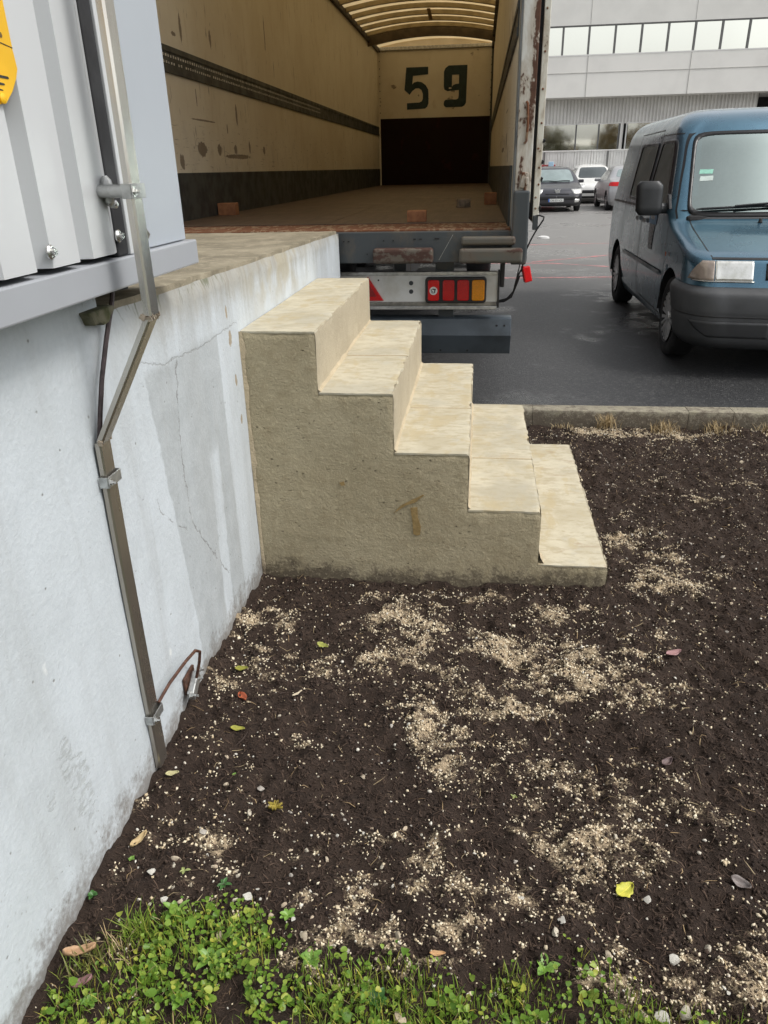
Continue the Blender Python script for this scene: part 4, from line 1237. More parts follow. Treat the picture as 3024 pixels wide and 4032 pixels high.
    def shell(s, name, mat, parent, zs, xa, yb, off, n=26, side=0, both=True, close=True):
        if side == 0 and xa(zs[0]) > 0.05:
            return [s.shell(name, mat, parent, zs, xa, yb, off, n, k) for k in (1, -1)]
        """a band wrapping the nose: from half-width xa(z) round the corner to length yb(z)"""
        G = []
        for z in zs:
            o = s.outline(z)[: s.nF + s.nC + s.nS]
            d = np.concatenate([[0], np.cumsum(np.hypot(*np.diff(o, axis=0).T))])
            sa = np.interp(xa(z), o[:s.nF + s.nC, 0], d[:s.nF + s.nC])
            sb = np.interp(yb(z), o[:, 1], d)
            t = np.linspace(sa, sb, n)
            X_, Y_ = np.interp(t, d, o[:, 0]), np.interp(t, d, o[:, 1])
            tx, ty = np.gradient(X_), np.gradient(Y_); l = np.hypot(tx, ty) + 1e-9
            of = off(z) if callable(off) else off
            G.append([(x + of * b_ / l_, y - of * a_ / l_, z) for x, y, a_, b_, l_ in zip(X_, Y_, tx, ty, l)])
        q = MB()
        for sg in ((1, -1) if side == 0 else (side,)):
            q.grid([[(sg * p[0], p[1], p[2]) for p in r_] for r_ in G])
        ob = q.build(name, mat, None, smooth=True, angle=60, fix=True); ob.parent = parent
        md = ob.modifiers.new('thick', 'SOLIDIFY'); md.thickness = 0.012; md.offset = -1
        return ob


M_rim = plain('silver_hubcap', (0.74, 0.74, 0.74), 0.35, 0.6, 0.1, 20, 0.05, 60)
M_dark = plain('dark_interior', (0.02, 0.02, 0.021), 0.8, 0, 0.2, 6, 0)
M_plastic = plain('grey_bumper_plastic', (0.075, 0.078, 0.082), 0.5, 0, 0.18, 3, 0.1, 40)
M_trim = plain('black_trim', (0.015, 0.015, 0.016), 0.4, 0, 0.1, 10, 0.05, 90)


def wheel(parent, x, y, r, w, side, spokes=10):
    """side -1: outer face towards -x"""
    t = MB().lathe(tyre_prof(r, w), 36, 'x', (x, y, r)).build('wheel', M_tyre, None, smooth=True, angle=50); t.parent = parent
    xo = x + side * w * 0.34
    q = MB(); q.lathe([(0.0001, xo - side * 0.05), (r * 0.60, xo - side * 0.05), (r * 0.645, xo + side * 0.02), (r * 0.66, xo + side * 0.035), (r * 0.62, xo + side * 0.03), (r * 0.59, xo - side * 0.03), (0.0001, xo - side * 0.035)], 36, 'x', (0, y, r))
    h = q.build('rim', plain('dark_rim', (0.06, 0.06, 0.062), 0.5, 0.3, 0.2, 20, 0), None, smooth=True, angle=40, fix=True); h.parent = t
    for k in range(spokes):
        a = 2 * math.pi * k / spokes
        d = Vector((0, math.cos(a), math.sin(a))); e = Vector((0, -math.sin(a), math.cos(a)))
        c = Vector((xo, y, r))
        q = MB()
        for sgn in (-1, 1):
            r0, r1 = r * 0.11, r * 0.63
            wa, wb = r * 0.028, r * 0.045
            o0, o1 = e * sgn * r * 0.03, e * sgn * r * 0.10
            pts = [c + d * r0 + o0 - e * wa, c + d * r0 + o0 + e * wa, c + d * r1 + o1 + e * wb, c + d * r1 + o1 - e * wb]
            f = Vector((side * 0.022, 0, 0)); g = Vector((side * 0.028, 0, 0))
            q.add([p - f * 0.4 for p in pts] + [pts[0] + f, pts[1] + f, pts[2] + g, pts[3] + g], [(0, 1, 2, 3), (4, 5, 6, 7), (0, 1, 5, 4), (1, 2, 6, 5), (2, 3, 7, 6), (3, 0, 4, 7)])
        sp_ = q.build('spoke', M_rim, None, fix=True); sp_.parent = t
    hb = MB().lathe([(0.0001, xo + side * 0.034), (r * 0.12, xo + side * 0.03), (r * 0.14, xo + side * 0.0), (0.0001, xo)], 18, 'x', (0, y, r)).build('hub_cap', M_rim, None, smooth=True, fix=True); hb.parent = t
    return t


def part(mb, name, mat, parent, **k):
    o = mb.build(name, mat, None, **k); o.parent = parent
    return o


# ------------------------------------------------------------------ the blue van
M_van = paint('blue_green_paint', (0.085, 0.185, 0.265), 0.70, 0.22, 0.25, (0.10, 0.215, 0.295))
M_wind = glass_mat('windscreen_glass', (0.62, 0.70, 0.66), 0.42, 0.06)
M_sideglass = glass_mat('side_glass', (0.30, 0.33, 0.32), 0.06)
M_lens = B('headlamp_lens')
_v = M_lens.obj()
_n = M_lens.noise(M_lens.scale(_v, (1, 1, 0.6)), 22, 4, 0.6)
M_lens = M_lens.done(M_lens.mix(M_lens.step(_n, 0.35, 0.65), (0.90, 0.90, 0.86), (0.74, 0.74, 0.68)), 0.12, 0.6, M_lens.bump(M_lens.noise(_v, 55, 2), 0.25, 0.006), 1.0)
M_lens2 = plain('smoky_indicator_lens', (0.46, 0.38, 0.32), 0.2, 0.2, 0.15, 14, 0.1, 60, coat=0.8)

van = thing('panel_van', 'blue green panel van with grey bumper parked on the asphalt to the right', 'van', (3.362, 3.13, 0.03), local=True)
van.rotation_euler.z = R(-0.5); van.scale = (1.032, 1.0, 1.015)
vb = Body(
    f=[(0.18, 0.10), (0.26, 0.045), (0.45, 0.02), (0.60, 0.035), (0.66, 0.06), (0.74, 0.085), (0.825, 0.12), (0.858, 0.20), (0.90, 0.38), (0.948, 0.61), (1.0, 0.86), (1.035, 0.985), (1.05, 1.03), (1.09, 1.065), (1.42, 1.33), (1.72, 1.575), (1.78, 1.64), (1.84, 1.76), (1.885, 1.96), (1.915, 2.3), (1.93, 2.7)],
    r=[(0.18, 4.38), (0.5, 4.44), (1.1, 4.42), (1.7, 4.30), (1.85, 4.22), (1.9, 4.05), (1.93, 3.7)],
    w=[(0.18, 0.82), (0.30, 0.872), (0.55, 0.902), (0.85, 0.905), (1.08, 0.893), (1.2, 0.876), (1.5, 0.83), (1.72, 0.79), (1.80, 0.75), (1.86, 0.68), (1.90, 0.56), (1.93, 0.38)],
    rx=[(0.18, 0.26), (0.5, 0.25), (0.75, 0.20), (0.88, 0.17), (0.96, 0.16), (1.05, 0.15), (1.16, 0.14), (1.7, 0.13), (1.8, 0.18), (1.93, 0.22)],
    ry=[(0.18, 0.36), (0.5, 0.36), (0.75, 0.32), (0.88, 0.30), (0.96, 0.26), (1.05, 0.19), (1.16, 0.16), (1.7, 0.16), (1.93, 0.22)],
    bow=0.14, rrx=0.12, H=1.93, zlo=0.20)
WR, FWY, RWY = 0.318, 0.845, 3.665
ws = [(-0.755, 1.085), (0.755, 1.085), (0.675, 1.690), (-0.675, 1.690)]
wi = [(-0.725, 1.11), (0.725, 1.11), (0.645, 1.665), (-0.645, 1.665)]
sw = [(1.33, 1.135), (2.28, 1.135), (2.22, 1.645), (1.70, 1.645)]
sw_i = [(1.42, 1.16), (2.25, 1.16), (2.19, 1.62), (1.72, 1.62)]
sr = [(2.42, 1.150), (3.28, 1.150), (3.22, 1.640), (2.40, 1.640)]
sr_i = [(2.45, 1.175), (3.25, 1.175), (3.19, 1.615), (2.43, 1.615)]
vb.body('body', M_van, van, holes=[('front', wi), ('left', sw_i), ('left', sr_i), ('right', sw_i), ('right', sr_i)], arches=[(FWY, WR, 0.385), (RWY, WR, 0.375)], nz=110)


def frame(B_, name, mat, parent, dom, qo, qi, off, n=20, sq=12.0):
    """a ring between two nested quads"""
    def ring(q4):
        (a0, b0), (a1, b1), (a2, b2), (a3, b3) = q4
        out = []
        for k in range(4 * n):
            sd, t = divmod(k, n); t = 2 * t / n - 1
            u, v = ((t, -1), (1, t), (-t, 1), (-1, -t))[sd]
            mx = max(abs(u), abs(v)); l = (abs(u) ** sq + abs(v) ** sq) ** (1 / sq); u, v = u * mx / l, v * mx / l
            U, W = (u + 1) / 2, (v + 1) / 2
            a = (a0 * (1 - U) + a1 * U) * (1 - W) + (a3 * (1 - U) + a2 * U) * W
            z = (b0 * (1 - U) + b1 * U) * (1 - W) + (b3 * (1 - U) + b2 * U) * W
            out.append(tuple(B_.pt(dom, a, z, off)))
        return out
    a, c = ring(qo), ring(qi)
    N = 4 * n
    q = MB().add(a + c, [(k, (k + 1) % N, N + (k + 1) % N, N + k) for k in range(N)])
    o = q.build(name, mat, None, smooth=True, angle=180, fix=True); o.parent = parent
    md = o.modifiers.new('thick', 'SOLIDIFY'); md.thickness = 0.006; md.offset = 0
    return o


wsp = vb.patch('windscreen', M_wind, van, 'front', ws, 0.004, 26, 20, 12)
frame(vb, 'seal', M_trim, wsp, 'front', [(-0.775, 1.062), (0.775, 1.062), (0.692, 1.706), (-0.692, 1.706)], [(-0.742, 1.098), (0.742, 1.098), (0.662, 1.68), (-0.662, 1.68)], 0.005)
for dom in ('left', 'right'):
    g = vb.patch('door_window', M_sideglass, van, dom, sw, 0.003, 18, 14, 10)
    frame(vb, 'seal', M_trim, g, dom, [(1.28, 1.118), (2.30, 1.118), (2.24, 1.662), (1.685, 1.662)], [(1.40, 1.15), (2.265, 1.15), (2.205, 1.63), (1.715, 1.63)], 0.005)
    g = vb.patch('side_window', M_sideglass, van, dom, sr, 0.003, 14, 12, 10)
    frame(vb, 'seal', M_trim, g, dom, [(2.40, 1.135), (3.30, 1.135), (3.24, 1.655), (2.385, 1.655)], [(2.44, 1.165), (3.26, 1.165), (3.20, 1.625), (2.42, 1.625)], 0.005)
    for nm, pts in (('door_seam', [(1.18, 0.42), (1.13, 0.75), (1.16, 1.05), (1.22, 1.115), (1.66, 1.70), (2.33, 1.705), (2.345, 1.1), (2.335, 0.30), (1.25, 0.27)]),
                    ('sliding_door_seam', [(2.355, 0.32), (2.365, 1.75), (3.42, 1.74), (3.44, 1.1), (3.42, 0.72)]),
                    ('waist_seam', [(0.46, 0.655), (0.49, 0.69)]),
                    ('side_rail', [(2.36, 1.10), (4.28, 1.09)])):
        vb.seam(nm, M_trim, van, dom, pts, 0.009 if nm != 'side_rail' else 0.022, 0.002)
    vb.seam('side_moulding', plain('blue_moulding_' + dom, (0.05, 0.09, 0.11), 0.35, 0.3, 0.1, 5, 0), van, dom, [(1.24, 0.615), (3.22, 0.615)], 0.035, 0.010)
    h = vb.patch('door_handle', M_trim, van, dom, [(2.08, 0.965), (2.24, 0.965), (2.24, 1.005), (2.08, 1.005)], 0.016, 6, 4, 5)
    h = vb.patch('sliding_door_handle', M_trim, van, dom, [(2.44, 0.965), (2.60, 0.965), (2.60, 1.005), (2.44, 1.005)], 0.016, 6, 4, 5)
    vb.patch('side_indicator', plain('orange_lens_' + dom, (0.55, 0.10, 0.02), 0.2, 0, 0.1, 40, 0.1, 90), van, dom, [(1.02, 0.775), (1.075, 0.775), (1.075, 0.81), (1.02, 0.81)], 0.014, 6, 6, 3)
    vb.patch('fuel_flap' if dom == 'right' else 'badge', M_van, van, dom, [(1.02, 0.66), (1.09, 0.66), (1.09, 0.71), (1.02, 0.71)], 0.010, 6, 6, 2.2)
# sign stuck on the near front door: a blue field over white and dark lettering too small to read
sg_ = vb.patch('door_sign', plain('door_sign_blue', (0.06, 0.26, 0.50), 0.35, 0, 0.1, 12, 0), van, 'left', [(1.66, 0.975), (1.98, 0.975), (1.98, 1.085), (1.66, 1.085)], 0.004, 8, 4, 0)
vb.patch('sign_white', plain('door_sign_white', (0.62, 0.68, 0.70), 0.4, 0, 0.35, 45, 0), sg_, 'left', [(1.74, 1.015), (1.92, 1.015), (1.92, 1.045), (1.74, 1.045)], 0.006, 8, 4, 0)
b_ = B('door_sign_lettering'); _v = b_.obj(); _n = b_.noise(b_.scale(_v, (1, 1.4, 1)), 42, 3, 0.7)
vb.patch('sign_lettering', b_.done(b_.mix(b_.step(_n, 0.44, 0.52), (0.06, 0.05, 0.05), (0.50, 0.54, 0.55)), 0.45), van, 'left', [(1.72, 0.76), (1.88, 0.76), (1.92, 0.972), (1.70, 0.972)], 0.004, 8, 8, 0)
# hood seams, cowl
vb.seam('bonnet_seam', M_trim, van, 'front', [(-0.752, 1.05), (-0.758, 1.01), (-0.765, 0.94), (-0.768, 0.885), (-0.762, 0.845)], 0.008, 0.002)
vb.seam('bonnet_seam', M_trim, van, 'front', [(0.752, 1.05), (0.758, 1.01), (0.765, 0.94), (0.768, 0.885), (0.762, 0.845)], 0.008, 0.002)
vb.seam('bonnet_lip', M_trim, van, 'front', [(-0.765, 0.837), (0.765, 0.837)], 0.012, 0.003)
for dom in ('left', 'right'):
    vb.seam('pillar_seam', M_trim, van, dom, [(1.225, 1.118), (1.10, 1.108)], 0.008, 0.002)
vb.patch('cowl', M_plastic, van, 'front', [(-0.72, 1.050), (0.72, 1.050), (0.745, 1.085), (-0.745, 1.085)], 0.006, 20, 4, 0)
# bumper, lamps, grille
ye = lambda z: FWY - math.sqrt(max(0.0, 0.385 ** 2 - (z - WR) ** 2)) - 0.004
bmp = vb.shell('front_bumper', M_plastic, van, np.concatenate([np.linspace(0.20, 0.30, 8), np.linspace(0.32, 0.60, 16), np.linspace(0.61, 0.650, 8)]), lambda z: 0.0, ye,
               lambda z: 0.055 - 0.05 * max(0, (z - 0.59) / 0.060) ** 2 - 0.045 * max(0, (0.30 - z) / 0.10) ** 2 - (0.004 if 0.445 < z < 0.46 else 0), n=44)
vb.shell('bumper_groove', M_trim, bmp, [0.447, 0.454], lambda z: 0.0, lambda z: 0.40, 0.056, n=40)
vb.shell('lower_grille', M_trim, bmp, np.linspace(0.325, 0.40, 5), lambda z: 0.0, lambda z: 0.10, 0.056, n=20)
vb.shell('fog_recess', plain('recess_plastic', (0.05, 0.052, 0.055), 0.5, 0, 0.1, 5, 0), bmp, np.linspace(0.30, 0.415, 7), lambda z: 0.36, lambda z: 0.135 + 0.08 * (z - 0.30) / 0.115, 0.0575, n=20)
zl = np.linspace(0.692, 0.826, 8)
vb.shell('headlight', M_lens, van, zl, lambda z: 0.50, lambda z: vb.pt('front', 0.745, z)[1], 0.010, n=18)
vb.shell('corner_indicator', M_lens2, van, zl, lambda z: 0.750, lambda z: vb.pt('front', 0.75, z)[1] + 0.035 + 0.14 * (0.826 - z) / 0.134, 0.008, n=14)
vb.shell('headlight_trim', plain('chrome_trim', (0.55, 0.55, 0.52), 0.25, 0.8, 0.1, 20, 0), van, [0.684, 0.691], lambda z: 0.49, lambda z: vb.pt('front', 0.75, z)[1] + 0.12, 0.014, n=20)
vb.shell('grille', M_trim, van, np.linspace(0.70, 0.812, 6), lambda z: 0.0, lambda z: vb.pt('front', 0.42, z)[1], 0.006, n=12)
# wiper
q = MB()
wp = [vb.pt('front', x, 1.112 + 0.022 * math.sin((x + 0.70) * 2.2), 0.022) for x in np.linspace(-0.70, 0.02, 16)]
q.tube(wp, [0.004] + [0.010] * 14 + [0.007], 6)
wp = [vb.pt('front', x, 1.125 + 0.030 * math.sin(max(0, x + 0.42) * 2.6), 0.036) for x in np.linspace(-0.42, 0.45, 14)]
q.tube(wp, 0.009, 6)
part(q, 'wiper', M_trim, van, smooth=True)
part(MB().lathe([(0.0001, -0.01), (0.018, -0.01), (0.012, 0.02), (0.0001, 0.022)], 10, 'z', tuple(vb.pt('front', -0.25, 1.03, 0.01))), 'washer_jet', M_trim, van)
# stickers on the windscreen, behind the glass
for nm, q4, col in (('windscreen_sticker', [(-0.665, 1.385), (-0.565, 1.385), (-0.555, 1.418), (-0.655, 1.418)], (0.35, 0.72, 0.58)), ('windscreen_sticker', [(-0.665, 1.33), (-0.565, 1.335), (-0.560, 1.37), (-0.655, 1.365)], (0.66, 0.76, 0.72))):
    vb.patch(nm, plain('sticker_%d' % int(col[0] * 100), col, 0.5, 0, 0.1, 30, 0), van, 'front', q4, 0.0055, 4, 3, 0)
M_mir = plain('dark_mirror_plastic', (0.032, 0.034, 0.036), 0.45, 0, 0.15, 6, 0.1, 60)
# mirrors: a tall rounded housing on a foot
for sg in (-1, 1):
    q = MB()
    secs = []
    for k in range(9):                        # housing: rounded box swept in height
        t = k / 8; z = 1.075 + 0.265 * t
        e = min(t, 1 - t) * 8
        s_ = 0.72 + 0.28 * min(1, e)
        cx, cy = sg * (1.040 + 0.012 * t), 1.335 + 0.02 * t
        secs.append([(cx + 0.105 * s_ * math.copysign(abs(math.cos(a)) ** 0.55, math.cos(a)), cy + 0.062 * s_ * math.copysign(abs(math.sin(a)) ** 0.6, math.sin(a)), z) for a in [2 * math.pi * i / 20 for i in range(20)]])
    n = 20
    q.add([p for r_ in secs for p in r_], [(i * n + k, i * n + (k + 1) % n, (i + 1) * n + (k + 1) % n, (i + 1) * n + k) for i in range(8) for k in range(n)] + [tuple(range(n)), tuple(range(8 * n, 9 * n))])
    mir = part(q, 'mirror', M_mir, van, smooth=True, angle=50, fix=True)
    part(MB().tube([(sg * 0.965, 1.35, 1.13), (sg * 0.91, 1.37, 1.125), (sg * 0.865, 1.40, 1.125)], [0.045, 0.04, 0.045], 10), 'mirror_foot', M_plastic, mir, smooth=True)
    part(MB().prism([(1.26, 1.125), (1.42, 1.125), (1.40, 1.24), (1.365, 1.235)], 'x', sg * 0.868, sg * 0.894), 'mirror_triangle', M_trim, mir, bevel=0.006)
# wheels and dark wells, floor, interior
for y in (FWY, RWY):
    for sg in (-1, 1):
        wheel(van, sg * 0.79, y, WR, 0.195, sg)
        q = MB(); n = 20
        V = []; 
        for xx in (0.895, 0.45): V += [(sg * xx, y + 0.386 * math.cos(math.pi * k / n), WR + 0.386 * math.sin(math.pi * k / n)) for k in range(n + 1)]
        V += [(sg * 0.45, y, WR)]
        q.add(V, [(k, k + 1, n + 2 + k, n + 1 + k) for k in range(n)] + [(n + 1 + k, n + 2 + k, 2 * n + 2) for k in range(n)])
        part(q, 'wheel_well', M_dark, van, fix=True)
part(MB().box(-0.80, 0.80, 0.25, 0.46, 0.24, 0.70).box(-0.44, 0.44, 0.46, 4.2, 0.22, 0.5).box(-0.84, 0.84, 1.24, 3.26, 0.22, 0.45).box(-0.84, 0.84, 4.05, 4.30, 0.25, 0.5), 'floor_pan', M_dark, van)
part(MB().box(-0.80, 0.80, 0.60, 1.25, 0.80, 0.92).box(-0.78, 0.78, 1.10, 1.55, 0.95, 1.08), 'dashboard', M_dark, van, bevel=0.03)
M_seat = plain('grey_seat_cloth', (0.17, 0.18, 0.18), 0.9, 0, 0.15, 20, 0.1, 90)
for x in (-0.42, 0.42):
    st = part(MB().obox((x, 2.12, 0.98), (0.50, 0.16, 0.66), (R(-12), 0, 0)), 'seat', M_seat, van, bevel=0.05, seg=3)
    part(MB().obox((x, 1.85, 0.62), (0.50, 0.52, 0.18)), 'seat_cushion', M_seat, st, bevel=0.05, seg=3)
    part(MB().obox((x, 2.21, 1.43), (0.27, 0.10, 0.19), (R(-12), 0, 0)), 'headrest', M_seat, st, bevel=0.04, seg=3)
    part(MB().obox((x * 0.85, 1.70, 1.62), (0.40, 0.14, 0.015), (R(35), 0, 0)), 'sun_visor', M_seat, van, bevel=0.006)
part(MB().box(-0.80, 0.80, 2.40, 2.43, 0.45, 1.70), 'load_bulkhead', M_seat, van)
ring = [(0.42 + 0.19 * math.cos(a), 1.55 + 0.19 * math.sin(a) * 0.5, 1.10 + 0.19 * math.sin(a) * 0.86) for a in [2 * math.pi * k / 24 for k in range(25)]]
part(MB().tube(ring, 0.014, 8, False).tube([(0.24, 1.55, 1.10), (0.60, 1.55, 1.10)], 0.014, 6), 'steering_wheel', M_dark, van, smooth=True)
part(MB().tube([(-0.80, 1.86, 1.60), (-0.79, 1.90, 1.30), (-0.80, 1.95, 0.9)], 0.012, 6), 'seat_belt', M_dark, van)
part(MB().box(-0.13, 0.13, 0.02 - 0.062, 0.02 - 0.056, 0.475, 0.58), 'number_plate', plain('white_plate', (0.75, 0.75, 0.72), 0.4, 0, 0.05, 20, 0), van)

# ------------------------------------------------------------------ the three cars parked in the distance
M_carglass = plain('car_glass', (0.035, 0.05, 0.05), 0.06, 0, 0.1, 4, 0, coat=1.0, spec=0.9)
M_paleglass = plain('pale_reflecting_glass', (0.34, 0.42, 0.41), 0.10, 0.35, 0.08, 4, 0, coat=1.0)  # sky reflection put into the pale glass colour
M_whitelens = plain('clear_lens', (0.78, 0.78, 0.75), 0.15, 0.3, 0.1, 20, 0.05, 60, coat=1.0)


def car(name, label, col, loc, yaw, rear, glass_f, H=1.47, metal=0.4, L=4.2):
    t = thing(name, label, 'car', loc, 'cars parked in the yard', local=True)
    t.rotation_euler.z = yaw
    s = H / 1.47
    M = paint(name + '_paint_%.2f' % col[0], col, metal, 0.28, 0.15)
    if rear == 'sedan':
        r = [(0.18, L - 0.12), (0.35, L - 0.02), (0.55, L), (0.80, L - 0.03), (0.95, L - 0.08), (1.0, L - 0.26), (1.03, L - 0.52), (1.06, L - 0.62), (1.36, L - 1.22), (1.42, L - 1.42), (1.47, L - 1.9)]
    else:
        r = [(0.18, L - 0.12), (0.35, L - 0.02), (0.55, L), (0.85, L - 0.05), (1.0, L - 0.12), (1.35, L - 0.38), (1.42, L - 0.5), (1.47, L - 1.0)]
    b = Body(f=[(0.18, 0.12), (0.30, 0.03), (0.45, 0.0), (0.60, 0.03), (0.70, 0.12), (0.76, 0.26), (0.83, 0.55), (0.90, 0.86), (0.93, 0.98), (0.96, 1.04), (1.36, 1.72), (1.41, 1.86), (1.45, 2.1), (1.47, 2.35)],
             r=r, w=[(0.18, 0.80), (0.35, 0.87), (0.6, 0.89), (0.86, 0.875), (0.95, 0.85), (1.2, 0.72), (1.36, 0.61), (1.43, 0.50), (1.47, 0.32)],
             rx=[(0.18, 0.4), (0.6, 0.42), (0.8, 0.34), (0.93, 0.26), (1.0, 0.2), (1.47, 0.2)], ry=[(0.18, 0.5), (0.6, 0.5), (0.8, 0.44), (0.93, 0.3), (1.0, 0.22), (1.47, 0.2)], bow=0.14, rrx=0.16, rbow=0.12, H=1.47, zlo=0.19)
    b.nS = int(L / 0.06)
    b.body('body', M, t, arches=[(0.84, 0.31, 0.355), (L - 0.76, 0.31, 0.355)], nz=56)
    b.patch('windscreen', glass_f, t, 'front', [(-0.66, 0.955), (0.66, 0.955), (0.53, 1.355), (-0.53, 1.355)], 0.006, 16, 8, 9)
    zt = 1.33
    b.patch('rear_window', M_paleglass if rear == 'sedan' else M_carglass, t, 'rear', [(0.60, 1.075 if rear == 'sedan' else 0.99), (-0.60, 1.075 if rear == 'sedan' else 0.99), (-0.47, zt), (0.47, zt)], 0.006, 14, 8, 8)
    for dom in ('left', 'right'):
        b.patch('front_window', M_carglass, t, dom, [(1.30, 0.955), (2.18, 0.955), (2.14, 1.33), (1.78, 1.33)], 0.005, 10, 8, 9)
        b.patch('rear_side_window', M_carglass, t, dom, [(2.24, 0.955), (3.20, 0.975), (2.90, 1.31), (2.20, 1.33)], 0.005, 10, 8, 9)
        b.seam('door_seam', M_trim, t, dom, [(1.22, 0.4), (1.24, 0.93), (1.28, 0.945)], 0.010)
        b.seam('door_seam', M_trim, t, dom, [(2.2, 0.28), (2.21, 0.95)], 0.010)
        b.seam('sill_line', M_trim, t, dom, [(1.22, 0.25), (L - 1.16, 0.25)], 0.04)
        sg = -1 if dom == 'left' else 1
        part(MB().obox((sg * 0.925, 1.36, 0.97), (0.19, 0.09, 0.11)), 'mirror', M, t, bevel=0.03, seg=3)
    b.shell('lower_grille', M_trim, t, np.linspace(0.40, 0.52, 5), lambda z: 0.0, lambda z: 0.16, 0.006, n=18)
    b.shell('bumper_lip', M_trim, t, np.linspace(0.20, 0.29, 4), lambda z: 0.0, lambda z: 0.40, 0.008, n=18)
    zl = np.linspace(0.585, 0.745, 7)
    b.shell('headlight', M_whitelens, t, zl, lambda z: 0.47 + 0.10 * (0.745 - z) / 0.16, lambda z: b.pt('front', 0.6, z)[1] + 0.22 + 0.30 * (z - 0.585) / 0.16, 0.008, n=14)
    b.shell('fog_lamp', M_whitelens, t, np.linspace(0.31, 0.42, 4), lambda z: 0.60, lambda z: b.pt('front', 0.70, z)[1] + 0.08, 0.008, n=8)
    for sg in (-1, 1):
        q = [(0.48, 0.80), (0.85, 0.80), (0.85, 0.93), (0.52, 0.93)] if rear == 'sedan' else [(0.60, 0.72), (0.85, 0.72), (0.85, 0.97), (0.66, 0.97)]
        b.patch('tail_light', M_reflector, t, 'rear', [(sg * a, z) for a, z in q], 0.008, 8, 5, 6)
        q2 = [(L - 0.30, 0.81), (L - 0.12, 0.80), (L - 0.12, 0.93), (L - 0.26, 0.92)]
        b.patch('tail_light', M_reflector, t, 'right' if sg > 0 else 'left', q2, 0.008, 6, 5, 6)
        for y in (0.84, L - 0.76): wheel(t, sg * 0.775, y, 0.31, 0.19, sg, 7)
    b.seam('boot_seam', M_trim, t, 'rear', [(-0.55, 0.98 if rear == 'sedan' else 0.62), (-0.50, 0.55), (0.50, 0.55), (0.55, 0.98 if rear == 'sedan' else 0.62)], 0.012, 0.003)
    part(MB().box(-0.7, 0.7, 0.3, L - 0.3, 0.20, 0.6), 'floor_pan', M_dark, t)
    for sg in (-1, 1):
        for y in (0.84, L - 0.76): part(MB().box(*sorted((sg * 0.66, sg * 0.5)), y - 0.36, y + 0.36, 0.2, 0.66), 'wheel_well', M_dark, t)
    t.scale = (1, 1, s)
    return t, b


M_fp = plain('car_plate', (0.72, 0.73, 0.70), 0.4, 0, 0.05, 10, 0)
hatch, hb_ = car('parked_hatchback', 'dark grey hatchback facing the camera beside the open trailer door', (0.055, 0.055, 0.065), (3.50, 25.75, 0.03), 0.0, 'hatch', M_paleglass, 1.46)
pl = part(MB().box(-0.30, 0.22, -0.022, -0.012, 0.335, 0.44), 'number_plate', M_fp, hatch, bevel=0.004)
part(MB().box(-0.30, -0.255, -0.0235, -0.0225, 0.337, 0.438), 'plate_band', plain('plate_blue', (0.02, 0.12, 0.50), 0.4, 0, 0.05, 10, 0), pl)
cu = bpy.data.curves.new('plate_text', 'FONT'); cu.body = 'CN-571-CL'; cu.size = 0.088; cu.extrude = 0.0005
_to = bpy.data.objects.new('plate_text', cu); C.objects.link(_to)
bpy.context.view_layer.update()
_me = bpy.data.meshes.new_from_object(_to.evaluated_get(bpy.context.evaluated_depsgraph_get()))
bpy.data.objects.remove(_to)
_me.transform(Matrix.Translation((-0.24, -0.0235, 0.356)) @ Matrix.Rotation(R(90), 4, 'X'))
_me.materials.clear()
_o = link(_me, 'plate_text', M_trim); _o.parent = pl
q = MB()                                        # emblem on the bonnet edge: a shield-like silver badge with a notched top
em = [(-0.105, 0.065), (-0.075, 0.075), (-0.055, 0.03), (-0.03, 0.065), (0.03, 0.075), (0.05, 0.03), (0.075, 0.075), (0.105, 0.065), (0.075, -0.01), (0.05, -0.06), (0.0, -0.075), (-0.05, -0.06), (-0.075, -0.01)]
q.prism([(x, 0.675 + z) for x, z in em], 'y', 0.045, 0.075)
part(q, 'emblem', M_bolt, hatch, bevel=0.004)
hb_.shell('grille_smile', M_trim, hatch, np.linspace(0.575, 0.605, 3), lambda z: 0.0, lambda z: hb_.pt('front', 0.40, z)[1], 0.012, n=14)
part(MB().tube([hb_.pt('front', x, 0.962 + 0.02 * abs(math.sin(x * 5)), 0.02) for x in np.linspace(-0.6, 0.5, 14)], 0.012, 6), 'wiper', M_trim, hatch)
white, _ = car('parked_white_car', 'white car facing the camera, far behind the silver saloon', (0.80, 0.80, 0.77), (5.62, 31.6, 0.03), 0.0, 'hatch', M_carglass, 1.50, 0.0)
silver, _ = car('parked_saloon', 'silver grey saloon seen from behind, beside the blue van', (0.46, 0.46, 0.47), (6.16, 30.25, 0.03), R(180), 'sedan', M_paleglass, 1.46, 0.25, 4.3)
# ================================================================== building, fence and trees in the background
M_facade = plain('pale_render', (0.84, 0.83, 0.785), 0.8, 0, 0.04, 0.6, 0.1, 12, obj=False)
M_facade2 = plain('pale_render_lower', (0.86, 0.845, 0.80), 0.8, 0, 0.04, 0.7, 0.1, 12, obj=False)
M_seam = plain('joint_grey', (0.52, 0.51, 0.48), 0.8, 0, 0.1, 2, 0, obj=False)
M_mull = plain('dark_mullion', (0.16, 0.16, 0.155), 0.5, 0, 0.1, 2, 0, obj=False)
M_corr = plain('ribbed_grey_sheet', (0.78, 0.77, 0.74), 0.5, 0, 0.06, 1, 0, obj=False)
M_wframe = plain('white_window_frame', (0.80, 0.79, 0.76), 0.5, 0, 0.05, 2, 0, obj=False)
b = B('mirror_window')
_p = b.pos()
M_pane = b.done((0.95, 0.95, 0.86), 0.04, 1.0, b.bump(b.noise(_p, 0.55, 2), 0.02, 0.05))
bd = thing('office_building', 'long pale building with mirrored window bands behind the parked cars', 'building', (12, 46, 0.03))
FY = 45.0
